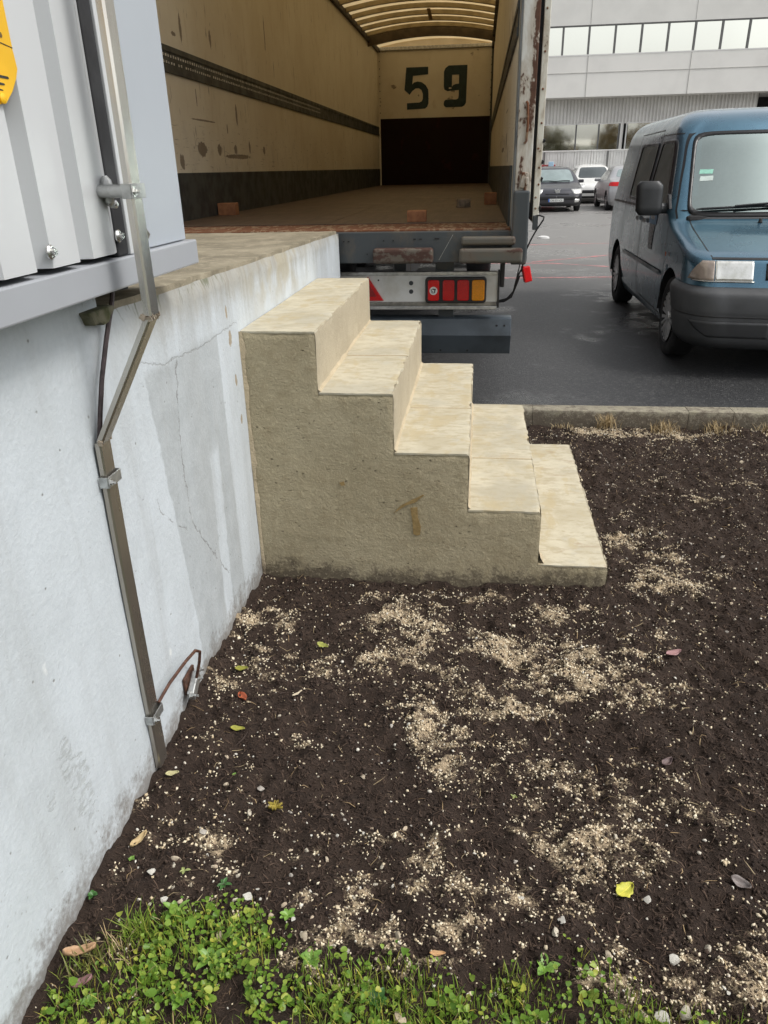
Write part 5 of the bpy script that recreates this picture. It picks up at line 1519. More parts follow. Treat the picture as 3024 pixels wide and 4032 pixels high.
MB().box(-25, 34, FY, FY + 14, 8.26, 13.5).build('upper_wall', M_facade, bd)
MB().box(-25, 34, FY - 0.05, FY + 14, 4.895, 6.84).build('lower_wall', M_facade2, bd)
MB().box(-25, 34, FY - 0.06, FY + 0.1, 6.842, 6.90).build('window_sill', M_wframe, bd)
MB().box(-25, 34, FY + 0.25, FY + 14, 6.84, 8.26).build('window_back', M_dark, bd)
MB().box(-25, 34, FY - 0.07, FY - 0.051, 6.03, 6.06).build('joint', M_seam, bd)
for x in (-4.3, 1.06, 6.40, 11.77, 17.1, 22.5):
    MB().box(x - 0.02, x + 0.02, FY - 0.065, FY - 0.051, 4.90, 6.83).build('joint', M_seam, bd)
    MB().box(x - 0.012, x + 0.012, FY - 0.012, FY - 0.001, 8.3, 13.4).build('joint', M_seam, bd)
x = 5.01 - 1.3645 * 8
while x < 22:
    MB().box(x + 0.045, x + 1.3645 - 0.045, FY + 0.10, FY + 0.12, 6.902, 8.20).build('pane', M_pane, bd)
    MB().box(x - 0.05, x + 0.05, FY + 0.02, FY + 0.16, 6.901, 8.20).build('mullion', M_mull, bd)
    x += 1.3645
MB().box(-25, 34, FY + 0.015, FY + 0.17, 8.201, 8.259).build('window_head', M_mull, bd)
# recessed ground floor of ribbed sheet
LY = 46.2


def ribs(x0, x1, z0, z1, y, pitch, name, mat, parent):
    q = MB(); xs = []; n = int((x1 - x0) / pitch)
    pr = []
    for k in range(n):
        a = x0 + k * pitch
        pr += [(a, y), (a + pitch * 0.45, y), (a + pitch * 0.55, y + pitch * 0.4), (a + pitch * 0.9, y + pitch * 0.4)]
    pr.append((x0 + n * pitch, y))
    q.grid([[(px, py, z) for px, py in pr] for z in (z0, z1)])
    return q.build(name, mat, parent, fix=True)


ribs(-20, 16.0, 3.60, 4.895, LY, 0.19, 'ribbed_band', M_corr, bd)
ribs(-20, 16.0, 0.03, 2.28, LY, 0.19, 'ribbed_band', M_corr, bd)
ribs(8.72, 8.95, 2.28, 3.60, LY, 0.115, 'ribbed_band', M_corr, bd)
MB().box(-20, 16.0, LY + 0.2, LY + 6, 0.03, 4.89).build('ground_floor', M_dark, bd)
MB().box(16.0, 34, LY + 3, LY + 6, 0.03, 4.89).build('dark_void', M_dark, bd)  # shade of the void where the recess ends, painted as a near-black block
for x0, x1, muls in ((-6.0, 8.66, (-3.0, -0.2, 2.2, 4.23, 6.20, 7.47)), (9.03, 15.9, (10.6, 12.2, 13.8))):
    MB().box(x0 - 0.06, x1 + 0.06, LY - 0.04, LY + 0.1, 3.601, 3.66).build('window_frame', M_wframe, bd)
    MB().box(x0 - 0.06, x1 + 0.06, LY - 0.06, LY + 0.1, 2.22, 2.279).build('window_frame', M_wframe, bd)
    for xe in (x0 - 0.06, x1): MB().box(xe, xe + 0.06, LY - 0.04, LY + 0.1, 2.28, 3.60).build('window_frame', M_wframe, bd)
    e = [x0] + list(muls) + [x1]
    for a, c in zip(e[:-1], e[1:]):
        MB().box(a + 0.04, c - 0.04, LY + 0.03, LY + 0.05, 2.281, 3.599).build('pane', M_pane, bd)
    for m in muls: MB().box(m - 0.04, m + 0.04, LY - 0.02, LY + 0.08, 2.281, 3.599).build('mullion', M_mull, bd)
    MB().box(x1 - 0.10, x1 - 0.041, LY - 0.02, LY + 0.08, 2.281, 3.599).build('mullion', M_mull, bd)

# slatted fence
fn = thing('slat_fence', 'light grey fence of upright slats in front of the pale building', 'fence', (5, 34, 0.03))
M_slat = plain('pale_slat', (0.74, 0.735, 0.71), 0.6, 0, 0.08, 3, 0, obj=False)
q = MB(); q2 = MB()
x = 1.0
while x < 14:
    q.box(x, x + 0.075, 34.0, 34.03, 0.15, 2.05); x += 0.118
o = q.build('slats', M_slat, fn); o['kind'] = 'stuff'
for z in (0.35, 1.95): MB().box(1.0, 14, 34.03, 34.07, z, z + 0.05).build('rail', M_slat, fn)
MB().box(1.0, 14, 33.98, 34.06, 2.051, 2.10).build('top_rail', M_wframe, fn)
for x in (0.95, 3.58, 6.29, 9.0, 11.7): MB().box(x - 0.035, x + 0.035, 33.95, 34.05, 0.03, 2.05).build('post', M_mull, fn)
MB().box(1.0, 14, 34.2, 34.4, 0.03, 1.18).build('plinth', M_corr, fn)

# small red and blue load on the hatchback's roof line, standing at the fence
bx = thing('barrier_box', 'red and pale blue object above the dark hatchback roof', 'box', (3.55, 33.2, 0.03))
MB().box(3.2, 4.0, 33.0, 33.3, 0.03, 1.55).build('red_panel', plain('faded_red', (0.42, 0.06, 0.06), 0.6, 0, 0.2, 6, 0), bx, bevel=0.02)
MB().box(3.70, 3.92, 32.9, 32.99, 1.46, 1.66).build('blue_panel', plain('pale_blue', (0.42, 0.60, 0.75), 0.5, 0, 0.1, 6, 0), bx, bevel=0.02)

# trees and a low building behind the camera: seen only mirrored in the ground-floor windows
M_leafs = [plain('autumn_leaf_%d' % i, c, 0.7, 0, 0.25, 3, 0) for i, c in enumerate(((0.16, 0.095, 0.02), (0.085, 0.075, 0.02), (0.20, 0.13, 0.03)))]
M_bark = plain('bark', (0.09, 0.07, 0.05), 0.9, 0, 0.25, 8, 0.4, 30)


def tree(label, loc, h, rad, m, n=1500, seed=1):
    g = np.random.default_rng(seed)
    t = thing('autumn_tree', label, 'tree', loc, 'autumn trees behind the camera', local=True)
    q = MB().tube([(0, 0, 0), (0.1, 0.05, h * 0.3), (0.0, 0.1, h * 0.7)], [h * 0.025, h * 0.018, h * 0.006], 8)
    for k in range(7):
        a = g.uniform(0, 6.28); z = h * g.uniform(0.25, 0.6)
        q.tube([(0, 0, z), (math.cos(a) * rad * 0.4, math.sin(a) * rad * 0.4, z + h * 0.12), (math.cos(a) * rad * 0.8, math.sin(a) * rad * 0.8, z + h * 0.2)], [0.05, 0.035, 0.01], 5)
    part(q, 'trunk', M_bark, t, smooth=True)
    c = g.normal(size=(26, 3)) * (rad * 0.42, rad * 0.42, h * 0.17) + (0, 0, h * 0.62)
    p = c[g.integers(0, 26, n)] + g.normal(size=(n, 3)) * rad * 0.17
    d1 = g.normal(size=(n, 3)); d1 /= np.linalg.norm(d1, axis=1)[:, None]
    d2 = np.cross(d1, g.normal(size=(n, 3))); d2 /= np.linalg.norm(d2, axis=1)[:, None]
    s = g.uniform(0.12, 0.26, (n, 1)) * rad / 2.5
    V = np.stack([p - d1 * s, p + d2 * s * 0.6, p + d1 * s, p - d2 * s * 0.6], 1).reshape(-1, 3)
    o = np_mesh('crown', V, np.arange(4 * n).reshape(n, 4), m); o.parent = t


tree('tall rust brown tree mirrored in the left ground floor pane', (8.2, -30, 0), 8.5, 2.6, M_leafs[0], seed=2)
tree('dull green tree mirrored beside the tall brown one', (11.6, -29, 0), 6.6, 2.4, M_leafs[1], seed=3)
tree('low ochre tree mirrored in the middle ground floor pane', (15.0, -33, 0), 3.9, 1.7, M_leafs[2], seed=4)
tree('ochre tree mirrored in the right ground floor pane', (20.2, -31, 0), 7.8, 2.7, M_leafs[2], seed=5)
tree('olive brown tree mirrored at the end of the right pane', (24.0, -30, 0), 7.6, 2.6, M_leafs[0], seed=6)
hb2 = thing('low_building', 'low grey building mirrored in the ground floor windows', 'building', (16, -45, 0))
MB().box(4, 30, -52, -45, -0.1, 4.3).build('wall', M_corr, hb2)
MB().prism([(-52.4, 4.3), (-44.6, 4.3), (-48.5, 5.4)], 'x', 3.6, 30.4).build('roof', M_seam, hb2)
# ================================================================== asphalt, kerb, red lines
def mat_asphalt():
    b = B('wet_asphalt'); p = b.pos(); x, y, z = b.xyz(p)
    n1 = b.noise(p, 0.45, 4, 0.6); n2 = b.noise(p, 3.0, 4, 0.6); v = b.vor(p, 95); n3 = b.noise(p, 160, 3, 0.7)
    n4 = b.noise(p, 48, 3, 0.75)
    c = b.mix(b.step(n1, 0.35, 0.65), (0.030, 0.031, 0.033), (0.046, 0.046, 0.047))
    c = b.mix(b.step(n4, 0.54, 0.66) * 0.6, c, (0.14, 0.14, 0.138))
    c = b.mix(b.step(n4, 0.46, 0.34) * 0.6, c, (0.025, 0.025, 0.027))
    agg = b.step(n3, 0.5, 0.75)
    c = b.mix(agg * 0.5, c, (0.12, 0.12, 0.115))
    spk = b.step(b.vor(p, 42), 0.05, 0.09, 1.0, 0.0) * b.step(b.noise(p, 6, 2), 0.56, 0.66)
    c = b.mix(spk * 0.6, c, (0.40, 0.38, 0.33))
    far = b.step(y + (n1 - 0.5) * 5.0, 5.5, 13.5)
    c = b.mix(far * 0.85, c, b.mix(n2, (0.22, 0.213, 0.204), (0.29, 0.28, 0.265)))  # paler with distance: wet sheen at grazing angles put into the colour
    wet = b.step(n1 + (n2 - 0.5) * 0.35, 0.50, 0.62)
    pud = b.step(b.noise(b.scale(p, (0.5, 1.0, 1)), 0.8, 4, 0.6), 0.60, 0.64) * b.step(y, 12.0, 14.0) * b.step(y, 24.0, 18.0)
    rough = b.step(wet, 0, 1, 0.46, 0.24) * (1.0 - pud) + pud * 0.08
    h = v * 0.4 + n3 * 0.3 + n4 * 1.0
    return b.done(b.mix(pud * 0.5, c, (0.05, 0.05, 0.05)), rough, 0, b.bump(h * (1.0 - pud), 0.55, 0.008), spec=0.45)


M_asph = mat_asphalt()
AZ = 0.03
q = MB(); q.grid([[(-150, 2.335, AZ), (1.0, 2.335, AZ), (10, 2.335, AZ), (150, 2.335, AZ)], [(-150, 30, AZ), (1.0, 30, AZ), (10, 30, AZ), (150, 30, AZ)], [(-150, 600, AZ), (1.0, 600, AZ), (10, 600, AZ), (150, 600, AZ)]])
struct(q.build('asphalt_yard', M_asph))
struct(MB().grid([[(-300, -300, -0.30), (300, -300, -0.30)], [(-300, 2.2, -0.30), (300, 2.2, -0.30)]]).build('ground', plain('rough_grass_ground', (0.06, 0.075, 0.03), 0.9, 0, 0.3, 2, 0.3, 20, obj=False)))
# kerb of edging stones laid end to end
kb = struct(bpy.data.objects.new('kerb', None)); C.objects.link(kb); kb.location = (3, 2.28, 0); LOC['kerb'] = Vector((3, 2.28, 0))
x = 0.01
k = 0
for L_ in (1.24, 1.0, 0.28, 1.0, 1.0, 1.0, 1.0):
    G = []
    for xx in np.linspace(x, x + L_ - 0.003, max(6, int(L_ / 0.025))):
        j1 = 0.004 * float(fbm(np.array(xx), np.array(1.0), 12, 3, 60)); j2 = 0.004 * float(fbm(np.array(xx), np.array(5.0), 12, 3, 61))
        G.append([(xx, 2.208, -0.2), (xx, 2.206 + j1 * 0.5, 0.04), (xx, 2.210 + j1, 0.055 + j2), (xx, 2.222, 0.060 + j2), (xx, 2.322, 0.060), (xx, 2.334, 0.050), (xx, 2.335, -0.2)])
    dz = random.uniform(-0.003, 0.003)
    mq = MB().grid([[(p[0], p[1], p[2] + dz) for p in r_] for r_ in G])
    mq.add([(p[0], p[1], p[2] + dz) for p in G[0]], [tuple(range(7))]); mq.add([(p[0], p[1], p[2] + dz) for p in G[-1]], [tuple(range(7))])
    mq.build('edging_stone', M_kerb, kb, smooth=True, angle=50, fix=True)
    x += L_
# sprayed red marking lines: thin ragged sheets on the asphalt
b = B('faded_red_paint'); _p = b.pos(); _n = b.noise(_p, 9, 4, 0.7); _m = b.noise(_p, 90, 3, 0.7)
M_red = b.done(b.mix(b.step(_m, 0.35, 0.7), (0.85, 0.34, 0.34), (0.68, 0.30, 0.30)), 0.7, alpha=b.step(_n * 0.6 + _m * 0.5, 0.42, 0.66) * 0.7)


def red_line(pts, w, lab):
    G = []
    for (x0, y0), (x1, y1) in zip(pts[:-1], pts[1:]):
        for t in np.linspace(0, 1, 14, endpoint=False):
            xx, yy = x0 + (x1 - x0) * t, y0 + (y1 - y0) * t
            ww = w * (1 + 0.35 * math.sin(xx * 7)); G.append([(xx, yy - ww / 2, AZ + 0.004), (xx, yy + ww / 2, AZ + 0.004)])
    tag(MB().grid(G).build('red_line', M_red), lab, 'marking', 'sprayed red lines on the asphalt')


red_line([(1.0, 8.86), (4.5, 8.98)], 0.10, 'nearest red sprayed line across the asphalt left of the van')
red_line([(1.0, 10.75), (2.1, 10.65), (3.3, 9.95), (4.4, 9.7)], 0.11, 'red sprayed line slanting nearer towards the van wheel')
red_line([(1.75, 10.85), (3.4, 12.0), (4.6, 12.2)], 0.12, 'red sprayed line slanting away behind the van')
red_line([(1.3, 13.9), (4.4, 14.2)], 0.12, 'farthest and faintest red sprayed line')
# scrap of white plastic and muddy ridge near the puddles
o = MB().lathe([(0.14, 0), (0.13, 0.03), (0.06, 0.055), (0.0001, 0.058)], 12, 'z').build('litter', plain('white_litter', (0.75, 0.75, 0.73), 0.5, 0, 0.1, 10, 0.3, 20), smooth=True); o.location = (2.30, 15.5, AZ + 0.001); o.scale = (1.0, 0.6, 1.0)
tag(o, 'crumpled white scrap lying on the wet asphalt beyond the red lines', 'litter')

# ================================================================== soil bed
def soil_h(x, y):
    z = 0.030 * fbm(x, y, 1.1, 2, 101) + 0.045 * fbm(x, y, 3.6, 3, 102) + 0.042 * fbm(x, y, 11, 3, 103) + 0.034 * fbm(x, y, 30, 3, 104)
    z = z - 0.012
    # soil heaped a little along the wall and the steps, lower by the kerb
    z = z + 0.022 * np.exp(-np.clip(x, 0, None) / 0.05) * (y < 0.02)
    ds = np.where((x < 1.42) & (y < 0), -y, 9.0)
    z = z + 0.014 * np.exp(-ds / 0.05)
    z = z - 0.035 * np.clip((y - 1.2) / 1.0, 0, 1)
    z = z - 0.018 * np.clip((x - 1.2) / 0.5, 0, 1) * np.clip((0.25 - np.abs(y)) / 0.25, 0, 1)
    return z


SAND = [(0.632, -0.271, .17, .10), (0.624, -0.50, .12, .10), (0.088, -0.382, .13, .08), (0.185, -0.729, .10, .10), (0.848, -0.568, .07, .14), (0.711, -0.83, .06, .13), (0.82, -1.042, .05, .07), (1.123, -1.064, .07, .06),
        (1.259, -0.581, .10, .09), (1.337, -0.646, .10, .06), (1.117, -0.229, .16, .06), (1.278, -0.12, .09, .05), (0.594, -1.463, .03, .06), (0.84, -1.437, .045, .05), (0.773, -1.314, .03, .035), (0.99, -1.526, .05, .035),
        (0.946, -0.111, .13, .05), (1.15, -1.262, .05, .06), (1.428, 0.596, .05, .10), (1.52, 0.48, .05, .06), (1.711, 0.097, .13, .08), (1.406, -0.60, .08, .08), (0.19, -1.301, .06, .07), (0.547, -1.583, .05, .04), (1.548, -0.603, .05, .05),
        (2.05, 2.06, .45, .09), (1.6, 2.0, .2, .06), (1.45, 1.25, .10, .12), (2.0, 0.9, .10, .06), (2.4, 0.3, .12, .06), (1.0, -0.45, .12, .10), (0.40, -0.62, .07, .05), (0.70, -1.55, .04, .05), (1.22, -1.58, .06, .04), (1.45, -1.6, .10, .05), (0.62, -0.67, .05, .06), (1.05, -0.75, .12, .05), (1.5, -1.15, .1, .04), (0.32, -0.98, .05, .05)]


BROAD = [(0.66, -0.36, .34, .24), (1.20, -0.42, .34, .26), (0.14, -0.50, .20, .26), (0.84, -0.85, .22, .30), (0.85, -1.38, .24, .22), (1.17, -1.15, .20, .22), (0.2, -1.33, .16, .18), (1.66, 0.30, .22, .40), (1.45, -1.55, .25, .12), (2.0, 2.0, .6, .14), (0.56, -1.50, .12, .12)]


def sand_f(x, y):
    """how much pale grit lies at a spot: loose drifts with denser hearts, torn up by fine noise"""
    wx = x + 0.20 * fbm(x, y, 4.5, 3, 210); wy = y + 0.16 * fbm(x, y, 4.5, 3, 211)
    m = np.zeros_like(x); q = np.zeros_like(x)
    for sx_, sy_, rx_, ry_ in SAND:
        m = np.maximum(m, np.exp(-(((wx - sx_) / rx_) ** 2 + ((wy - sy_) / ry_) ** 2) * 0.8))
    for sx_, sy_, rx_, ry_ in BROAD:
        q = np.maximum(q, np.exp(-(((wx - sx_) / rx_) ** 2 + ((wy - sy_) / ry_) ** 2)))
    return m * 0.42 + q * 0.34 + 0.75 * fbm(x, y, 7, 3, 200) + 1.5 * fbm(x, y * 1.4, 20, 4, 201, 0.62)


def grass_f(x, y):
    yb = np.interp(x, [-.05, .011, .032, .105, .22, .376, .46, .513, .67, .771, .92, 1.059, 1.154, 1.234, 1.475, 1.8], [-1.80, -1.80, -1.68, -1.60, -1.50, -1.495, -1.57, -1.618, -1.585, -1.585, -1.61, -1.545, -1.565, -1.60, -1.65, -1.7])
    return (yb - y) + 0.12 * fbm(x, y, 8, 3, 300)


dxy = 0.0085
gx = np.arange(-0.03, 3.6, dxy); gy = np.concatenate([np.arange(-2.25, 0.4, dxy), np.arange(0.4, 2.215, 0.013)])
XX, YY = np.meshgrid(gx, gy, indexing='ij')
ZZ = soil_h(XX, YY)
SM = sand_f(XX, YY)
ZZ += 0.006 * np.clip((SM - 0.35) / 0.3, 0, 1)
V = np.stack([XX, YY, ZZ], -1).reshape(-1, 3)
a, bb_ = XX.shape
I = np.arange(a * bb_).reshape(a, bb_)
Fq = np.stack([I[:-1, :-1], I[1:, :-1], I[1:, 1:], I[:-1, 1:]], -1).reshape(-1, 4)


def mat_soil():
    b = B('dark_peaty_soil'); p = b.pos()
    n1 = b.noise(p, 6, 5, 0.6); n2 = b.noise(p, 45, 5, 0.7); n3 = b.noise(b.scale(p, (1, 2.2, 1)), 150, 4, 0.7)
    c = b.mix(b.step(n1, 0.3, 0.7), (0.026, 0.0165, 0.012), (0.046, 0.031, 0.023))
    c = b.mix(b.step(n2, 0.5, 0.75) * 0.6, c, (0.072, 0.049, 0.037))
    c = b.mix(b.step(n3, 0.56, 0.74) * 0.6, c, (0.105, 0.074, 0.055))
    c = b.mix(b.step(n3, 0.46, 0.36) * 0.6, c, (0.012, 0.009, 0.008))
    s = b.attr('sand')
    gr = b.step(s + (n3 - 0.5) * 1.0 + (n2 - 0.5) * 0.9, 0.42, 0.80)
    c = b.mix(gr * 0.92, c, b.mix(n2, (0.62, 0.50, 0.34), (0.45, 0.34, 0.22)))
    h = n2 * 0.6 + n3 * 0.6 + gr * 0.15
    return b.done(c, 0.9, 0, b.bump(h, 0.9, 0.012), spec=0.25)


so = np_mesh('soil', V, Fq, mat_soil(), True)
at = so.data.attributes.new('sand', 'FLOAT', 'POINT'); at.data.foreach_set('value', SM.reshape(-1).astype(np.float32))
struct(so)


def soil_z(x, y): return soil_h(np.asarray(x, float), np.asarray(y, float)) + 0.006 * np.clip((sand_f(np.asarray(x, float), np.asarray(y, float)) - 0.35) / 0.3, 0, 1)


def free(x, y): return ~((x < 1.43) & (y > -0.015) & (y < 1.45)) & (x > 0.012)


def rand_rot(n, g):
    u = g.normal(size=(n, 4)); u /= np.linalg.norm(u, axis=1)[:, None]
    w, x, y, z = u.T
    return np.stack([np.stack([1 - 2 * (y * y + z * z), 2 * (x * y - z * w), 2 * (x * z + y * w)], -1), np.stack([2 * (x * y + z * w), 1 - 2 * (x * x + z * z), 2 * (y * z - x * w)], -1), np.stack([2 * (x * z - y * w), 2 * (y * z + x * w), 1 - 2 * (x * x + y * y)], -1)], 1)


OCT_V = np.array([(1, 0, 0), (-1, 0, 0), (0, 1, 0), (0, -1, 0), (0, 0, 1), (0, 0, -1)], float)
OCT_F = np.array([(0, 2, 4), (2, 1, 4), (1, 3, 4), (3, 0, 4), (2, 0, 5), (1, 2, 5), (3, 1, 5), (0, 3, 5)])


def ico():
    t = (1 + 5 ** .5) / 2
    v = np.array([(-1, t, 0), (1, t, 0), (-1, -t, 0), (1, -t, 0), (0, -1, t), (0, 1, t), (0, -1, -t), (0, 1, -t), (t, 0, -1), (t, 0, 1), (-t, 0, -1), (-t, 0, 1)], float)
    f = np.array([(0, 11, 5), (0, 5, 1), (0, 1, 7), (0, 7, 10), (0, 10, 11), (1, 5, 9), (5, 11, 4), (11, 10, 2), (10, 7, 6), (7, 1, 8), (3, 9, 4), (3, 4, 2), (3, 2, 6), (3, 6, 8), (3, 8, 9), (4, 9, 5), (2, 4, 11), (6, 2, 10), (8, 6, 7), (9, 8, 1)])
    return v / np.linalg.norm(v[0]), f


ICO_V, ICO_F = ico()


def scatter(name, mat, P, size, base_v, base_f, g, flat=0.6, smooth=False, jl=0.8):
    n = len(P)
    S = size[:, None] * np.stack([g.uniform(.75, 1.3, n), g.uniform(.75, 1.1, n), g.uniform(flat * .7, flat * 1.2, n)], -1)
    jitv = base_v[None] * S[:, None, :] * g.uniform(jl, 1.15, (n, len(base_v), 1))
    Rm = rand_rot(n, g)
    tilt = np.einsum('nij,nkj->nki', Rm, jitv)
    V = (tilt + P[:, None, :]).reshape(-1, 3)
    F = (base_f[None] + (np.arange(n) * len(base_v))[:, None, None]).reshape(-1, 3)
    return np_mesh(name, V, F, mat, smooth)


def mat_grain(name, a, b2, c3, rough=0.85):
    b = B(name); i = b.island()
    return b.done(b.ramp(i, [(0.0, a), (0.45, b2), (0.8, c3), (1.0, tuple(k * 0.6 for k in a))]), rough, spec=0.3)


g = np.random.default_rng(5)
# crumbs of pale grit gathered in patches
n = 330000
x = g.uniform(0.01, 3.4, n); y = g.uniform(-2.2, 2.2, n)
m = sand_f(x, y)
keep = (g.uniform(0, 1, n) < np.clip((m - 0.17) * 1.5, 0.0, 1.0) ** 1.2 + 0.018) & free(x, y)
x, y = x[keep], y[keep]
P = np.stack([x, y, soil_z(x, y) + 0.0012], -1)
s = g.gamma(4.0, 0.00062, len(x)) + 0.0010
o = scatter('grit', mat_grain('pale_grit', (0.72, 0.61, 0.43), (0.80, 0.71, 0.54), (0.56, 0.44, 0.28)), P, s, OCT_V, OCT_F, g)
o['kind'] = 'stuff'; o['label'] = 'pale grit and crumbled cement scattered in patches over the dark soil'; o['category'] = 'grit'
# clods of soil
n = 110000
x = g.uniform(0.01, 2.6, n); y = -2.1 + 4.25 * g.uniform(0, 1, n) ** 1.35; k = free(x, y) & (grass_f(x, y) < 0.05); x, y = x[k], y[k]
P = np.stack([x, y, soil_z(x, y) + 0.001], -1)
s = np.minimum(g.gamma(1.2, 0.0021, len(x)) + 0.0011, 0.0085)
o = scatter('soil_crumbs', mat_grain('soil_crumb', (0.030, 0.019, 0.0135), (0.070, 0.048, 0.036), (0.016, 0.010, 0.008), 0.95), P, s, OCT_V, OCT_F, g, 0.75, False, 0.5)
o['kind'] = 'stuff'; o['label'] = 'dark crumbs of peaty soil covering the bed'; o['category'] = 'soil'
# fibres of peat and bark
def strands(name, mat, n, lmin, lmax, w, lift, g, mask=None):
    x = g.uniform(0.012, 3.3, n); y = g.uniform(-2.2, 2.19, n)
    k = free(x, y)
    if mask is not None: k &= mask(x, y)
    x, y = x[k], y[k]; n = len(x)
    a = g.uniform(0, 6.28, n); L = g.uniform(lmin, lmax, n)
    d = np.stack([np.cos(a), np.sin(a)], -1)
    p0 = np.stack([x, y], -1); p1 = p0 + d * L[:, None]
    bend = np.stack([-d[:, 1], d[:, 0]], -1) * (L * g.uniform(-.25, .25, n))[:, None]
    pm = (p0 + p1) / 2 + bend
    def z(p, l): return soil_z(p[:, 0], p[:, 1]) + l
    l0, l1, lm = g.uniform(0, .003, n), g.uniform(0, lift, n), g.uniform(0.001, lift, n)
    wv = np.stack([-d[:, 1], d[:, 0]], -1) * w * g.uniform(.6, 1.4, (n, 1)) / 2
    A = np.stack([np.c_[p0 - wv, z(p0, l0)], np.c_[p0 + wv, z(p0, l0)], np.c_[pm + wv, z(pm, lm)], np.c_[pm - wv, z(pm, lm)], np.c_[p1, z(p1, l1)]], 1)
    V = A.reshape(-1, 3)
    b0 = (np.arange(n) * 5)[:, None]
    F = np.concatenate([b0 + np.array([[0, 1, 2]]), b0 + np.array([[0, 2, 3]]), b0 + np.array([[3, 2, 4]])], 0)
    o = np_mesh(name, V, F, mat)
    o['kind'] = 'stuff'
    return o


o = strands('peat_fibres', mat_grain('peat_fibre', (0.075, 0.048, 0.034), (0.042, 0.026, 0.019), (0.115, 0.076, 0.054), 0.9), 60000, 0.008, 0.03, 0.0016, 0.007, g)
o['label'] = 'fine brown peat fibres lying over the soil'; o['category'] = 'fibre'
o = strands('straw_fibres', mat_grain('straw', (0.36, 0.26, 0.14), (0.24, 0.16, 0.085), (0.45, 0.36, 0.22), 0.9), 1500, 0.01, 0.05, 0.0018, 0.008, g)
o['label'] = 'thin pale straw and twig bits strewn on the soil'; o['category'] = 'straw'

# stones: the largest 260 one by one, the rest as one mass
M_stones = [plain('pale_stone_%d' % i, c, 0.75, 0, 0.18, 30, 0.35, 160) for i, c in enumerate(((0.60, 0.54, 0.43), (0.66, 0.63, 0.56), (0.50, 0.42, 0.31), (0.44, 0.40, 0.35), (0.58, 0.47, 0.34)))]
n = 9000
x = g.uniform(0.01, 3.3, n); y = g.uniform(-2.05, 2.18, n)
keep = (g.uniform(0, 1, n) < 0.30 + 0.9 * np.clip(sand_f(x, y) - 0.25, 0, 1)) & free(x, y) & (grass_f(x, y) < 0.25)
x, y = x[keep], y[keep]
s = g.gamma(1.8, 0.0009, len(x)) + 0.0016
P = np.stack([x, y, soil_z(x, y) + s * 0.25], -1)
o = scatter('small_stones', mat_grain('pale_small_stone', (0.60, 0.55, 0.45), (0.68, 0.65, 0.58), (0.50, 0.42, 0.30)), P, s, ICO_V, ICO_F, g, 0.7, True)
o['kind'] = 'stuff'; o['label'] = 'small pale stones scattered over the soil bed'; o['category'] = 'stones'


def stone_mesh(seed, k=0.6):
    gg = np.random.default_rng(seed)
    v = ICO_V.copy(); f = ICO_F
    # one subdivision
    e = {}; v = list(map(tuple, v)); F2 = []
    def mid(a, b):
        key = (min(a, b), max(a, b))
        if key not in e:
            m = np.add(v[a], v[b]) / 2; e[key] = len(v); v.append(tuple(m / np.linalg.norm(m)))
        return e[key]
    for a, b, c in f:
        ab, bc, ca = mid(a, b), mid(b, c), mid(c, a); F2 += [(a, ab, ca), (b, bc, ab), (c, ca, bc), (ab, bc, ca)]
    v = np.array(v)
    d = gg.normal(size=(11, 3)); d /= np.linalg.norm(d, axis=1)[:, None]
    for q in d: v -= np.clip(v @ q - gg.uniform(.35, .8), 0, None)[:, None] * q * 0.95
    v *= (gg.uniform(1.0, 1.35), gg.uniform(0.8, 1.0), k)
    me = bpy.data.meshes.new('pebble'); me.from_pydata([tuple(q) for q in v], [], [tuple(map(int, q)) for q in F2]); me.shade_smooth(); me.set_sharp_from_angle(angle=R(32))
    return me


ST = []
for i in range(15):
    me = stone_mesh(i, [0.6, 0.75, 0.5][i % 3]); me.materials.append(M_stones[i % 5]); ST.append(me)


def pebble(x, y, r, label, i=None, squash=1.0, group='pale pebbles scattered on the soil'):
    i = random.randrange(15) if i is None else i
    o = bpy.data.objects.new('pebble', ST[i]); C.objects.link(o)
    o.location = (x, y, float(soil_z(x, y)) + r * 0.22); o.scale = (r, r, r * squash)
    o.rotation_euler = (random.uniform(-.35, .35), random.uniform(-.35, .35), random.uniform(0, 6.28))
    return tag(o, label, 'pebble', group)


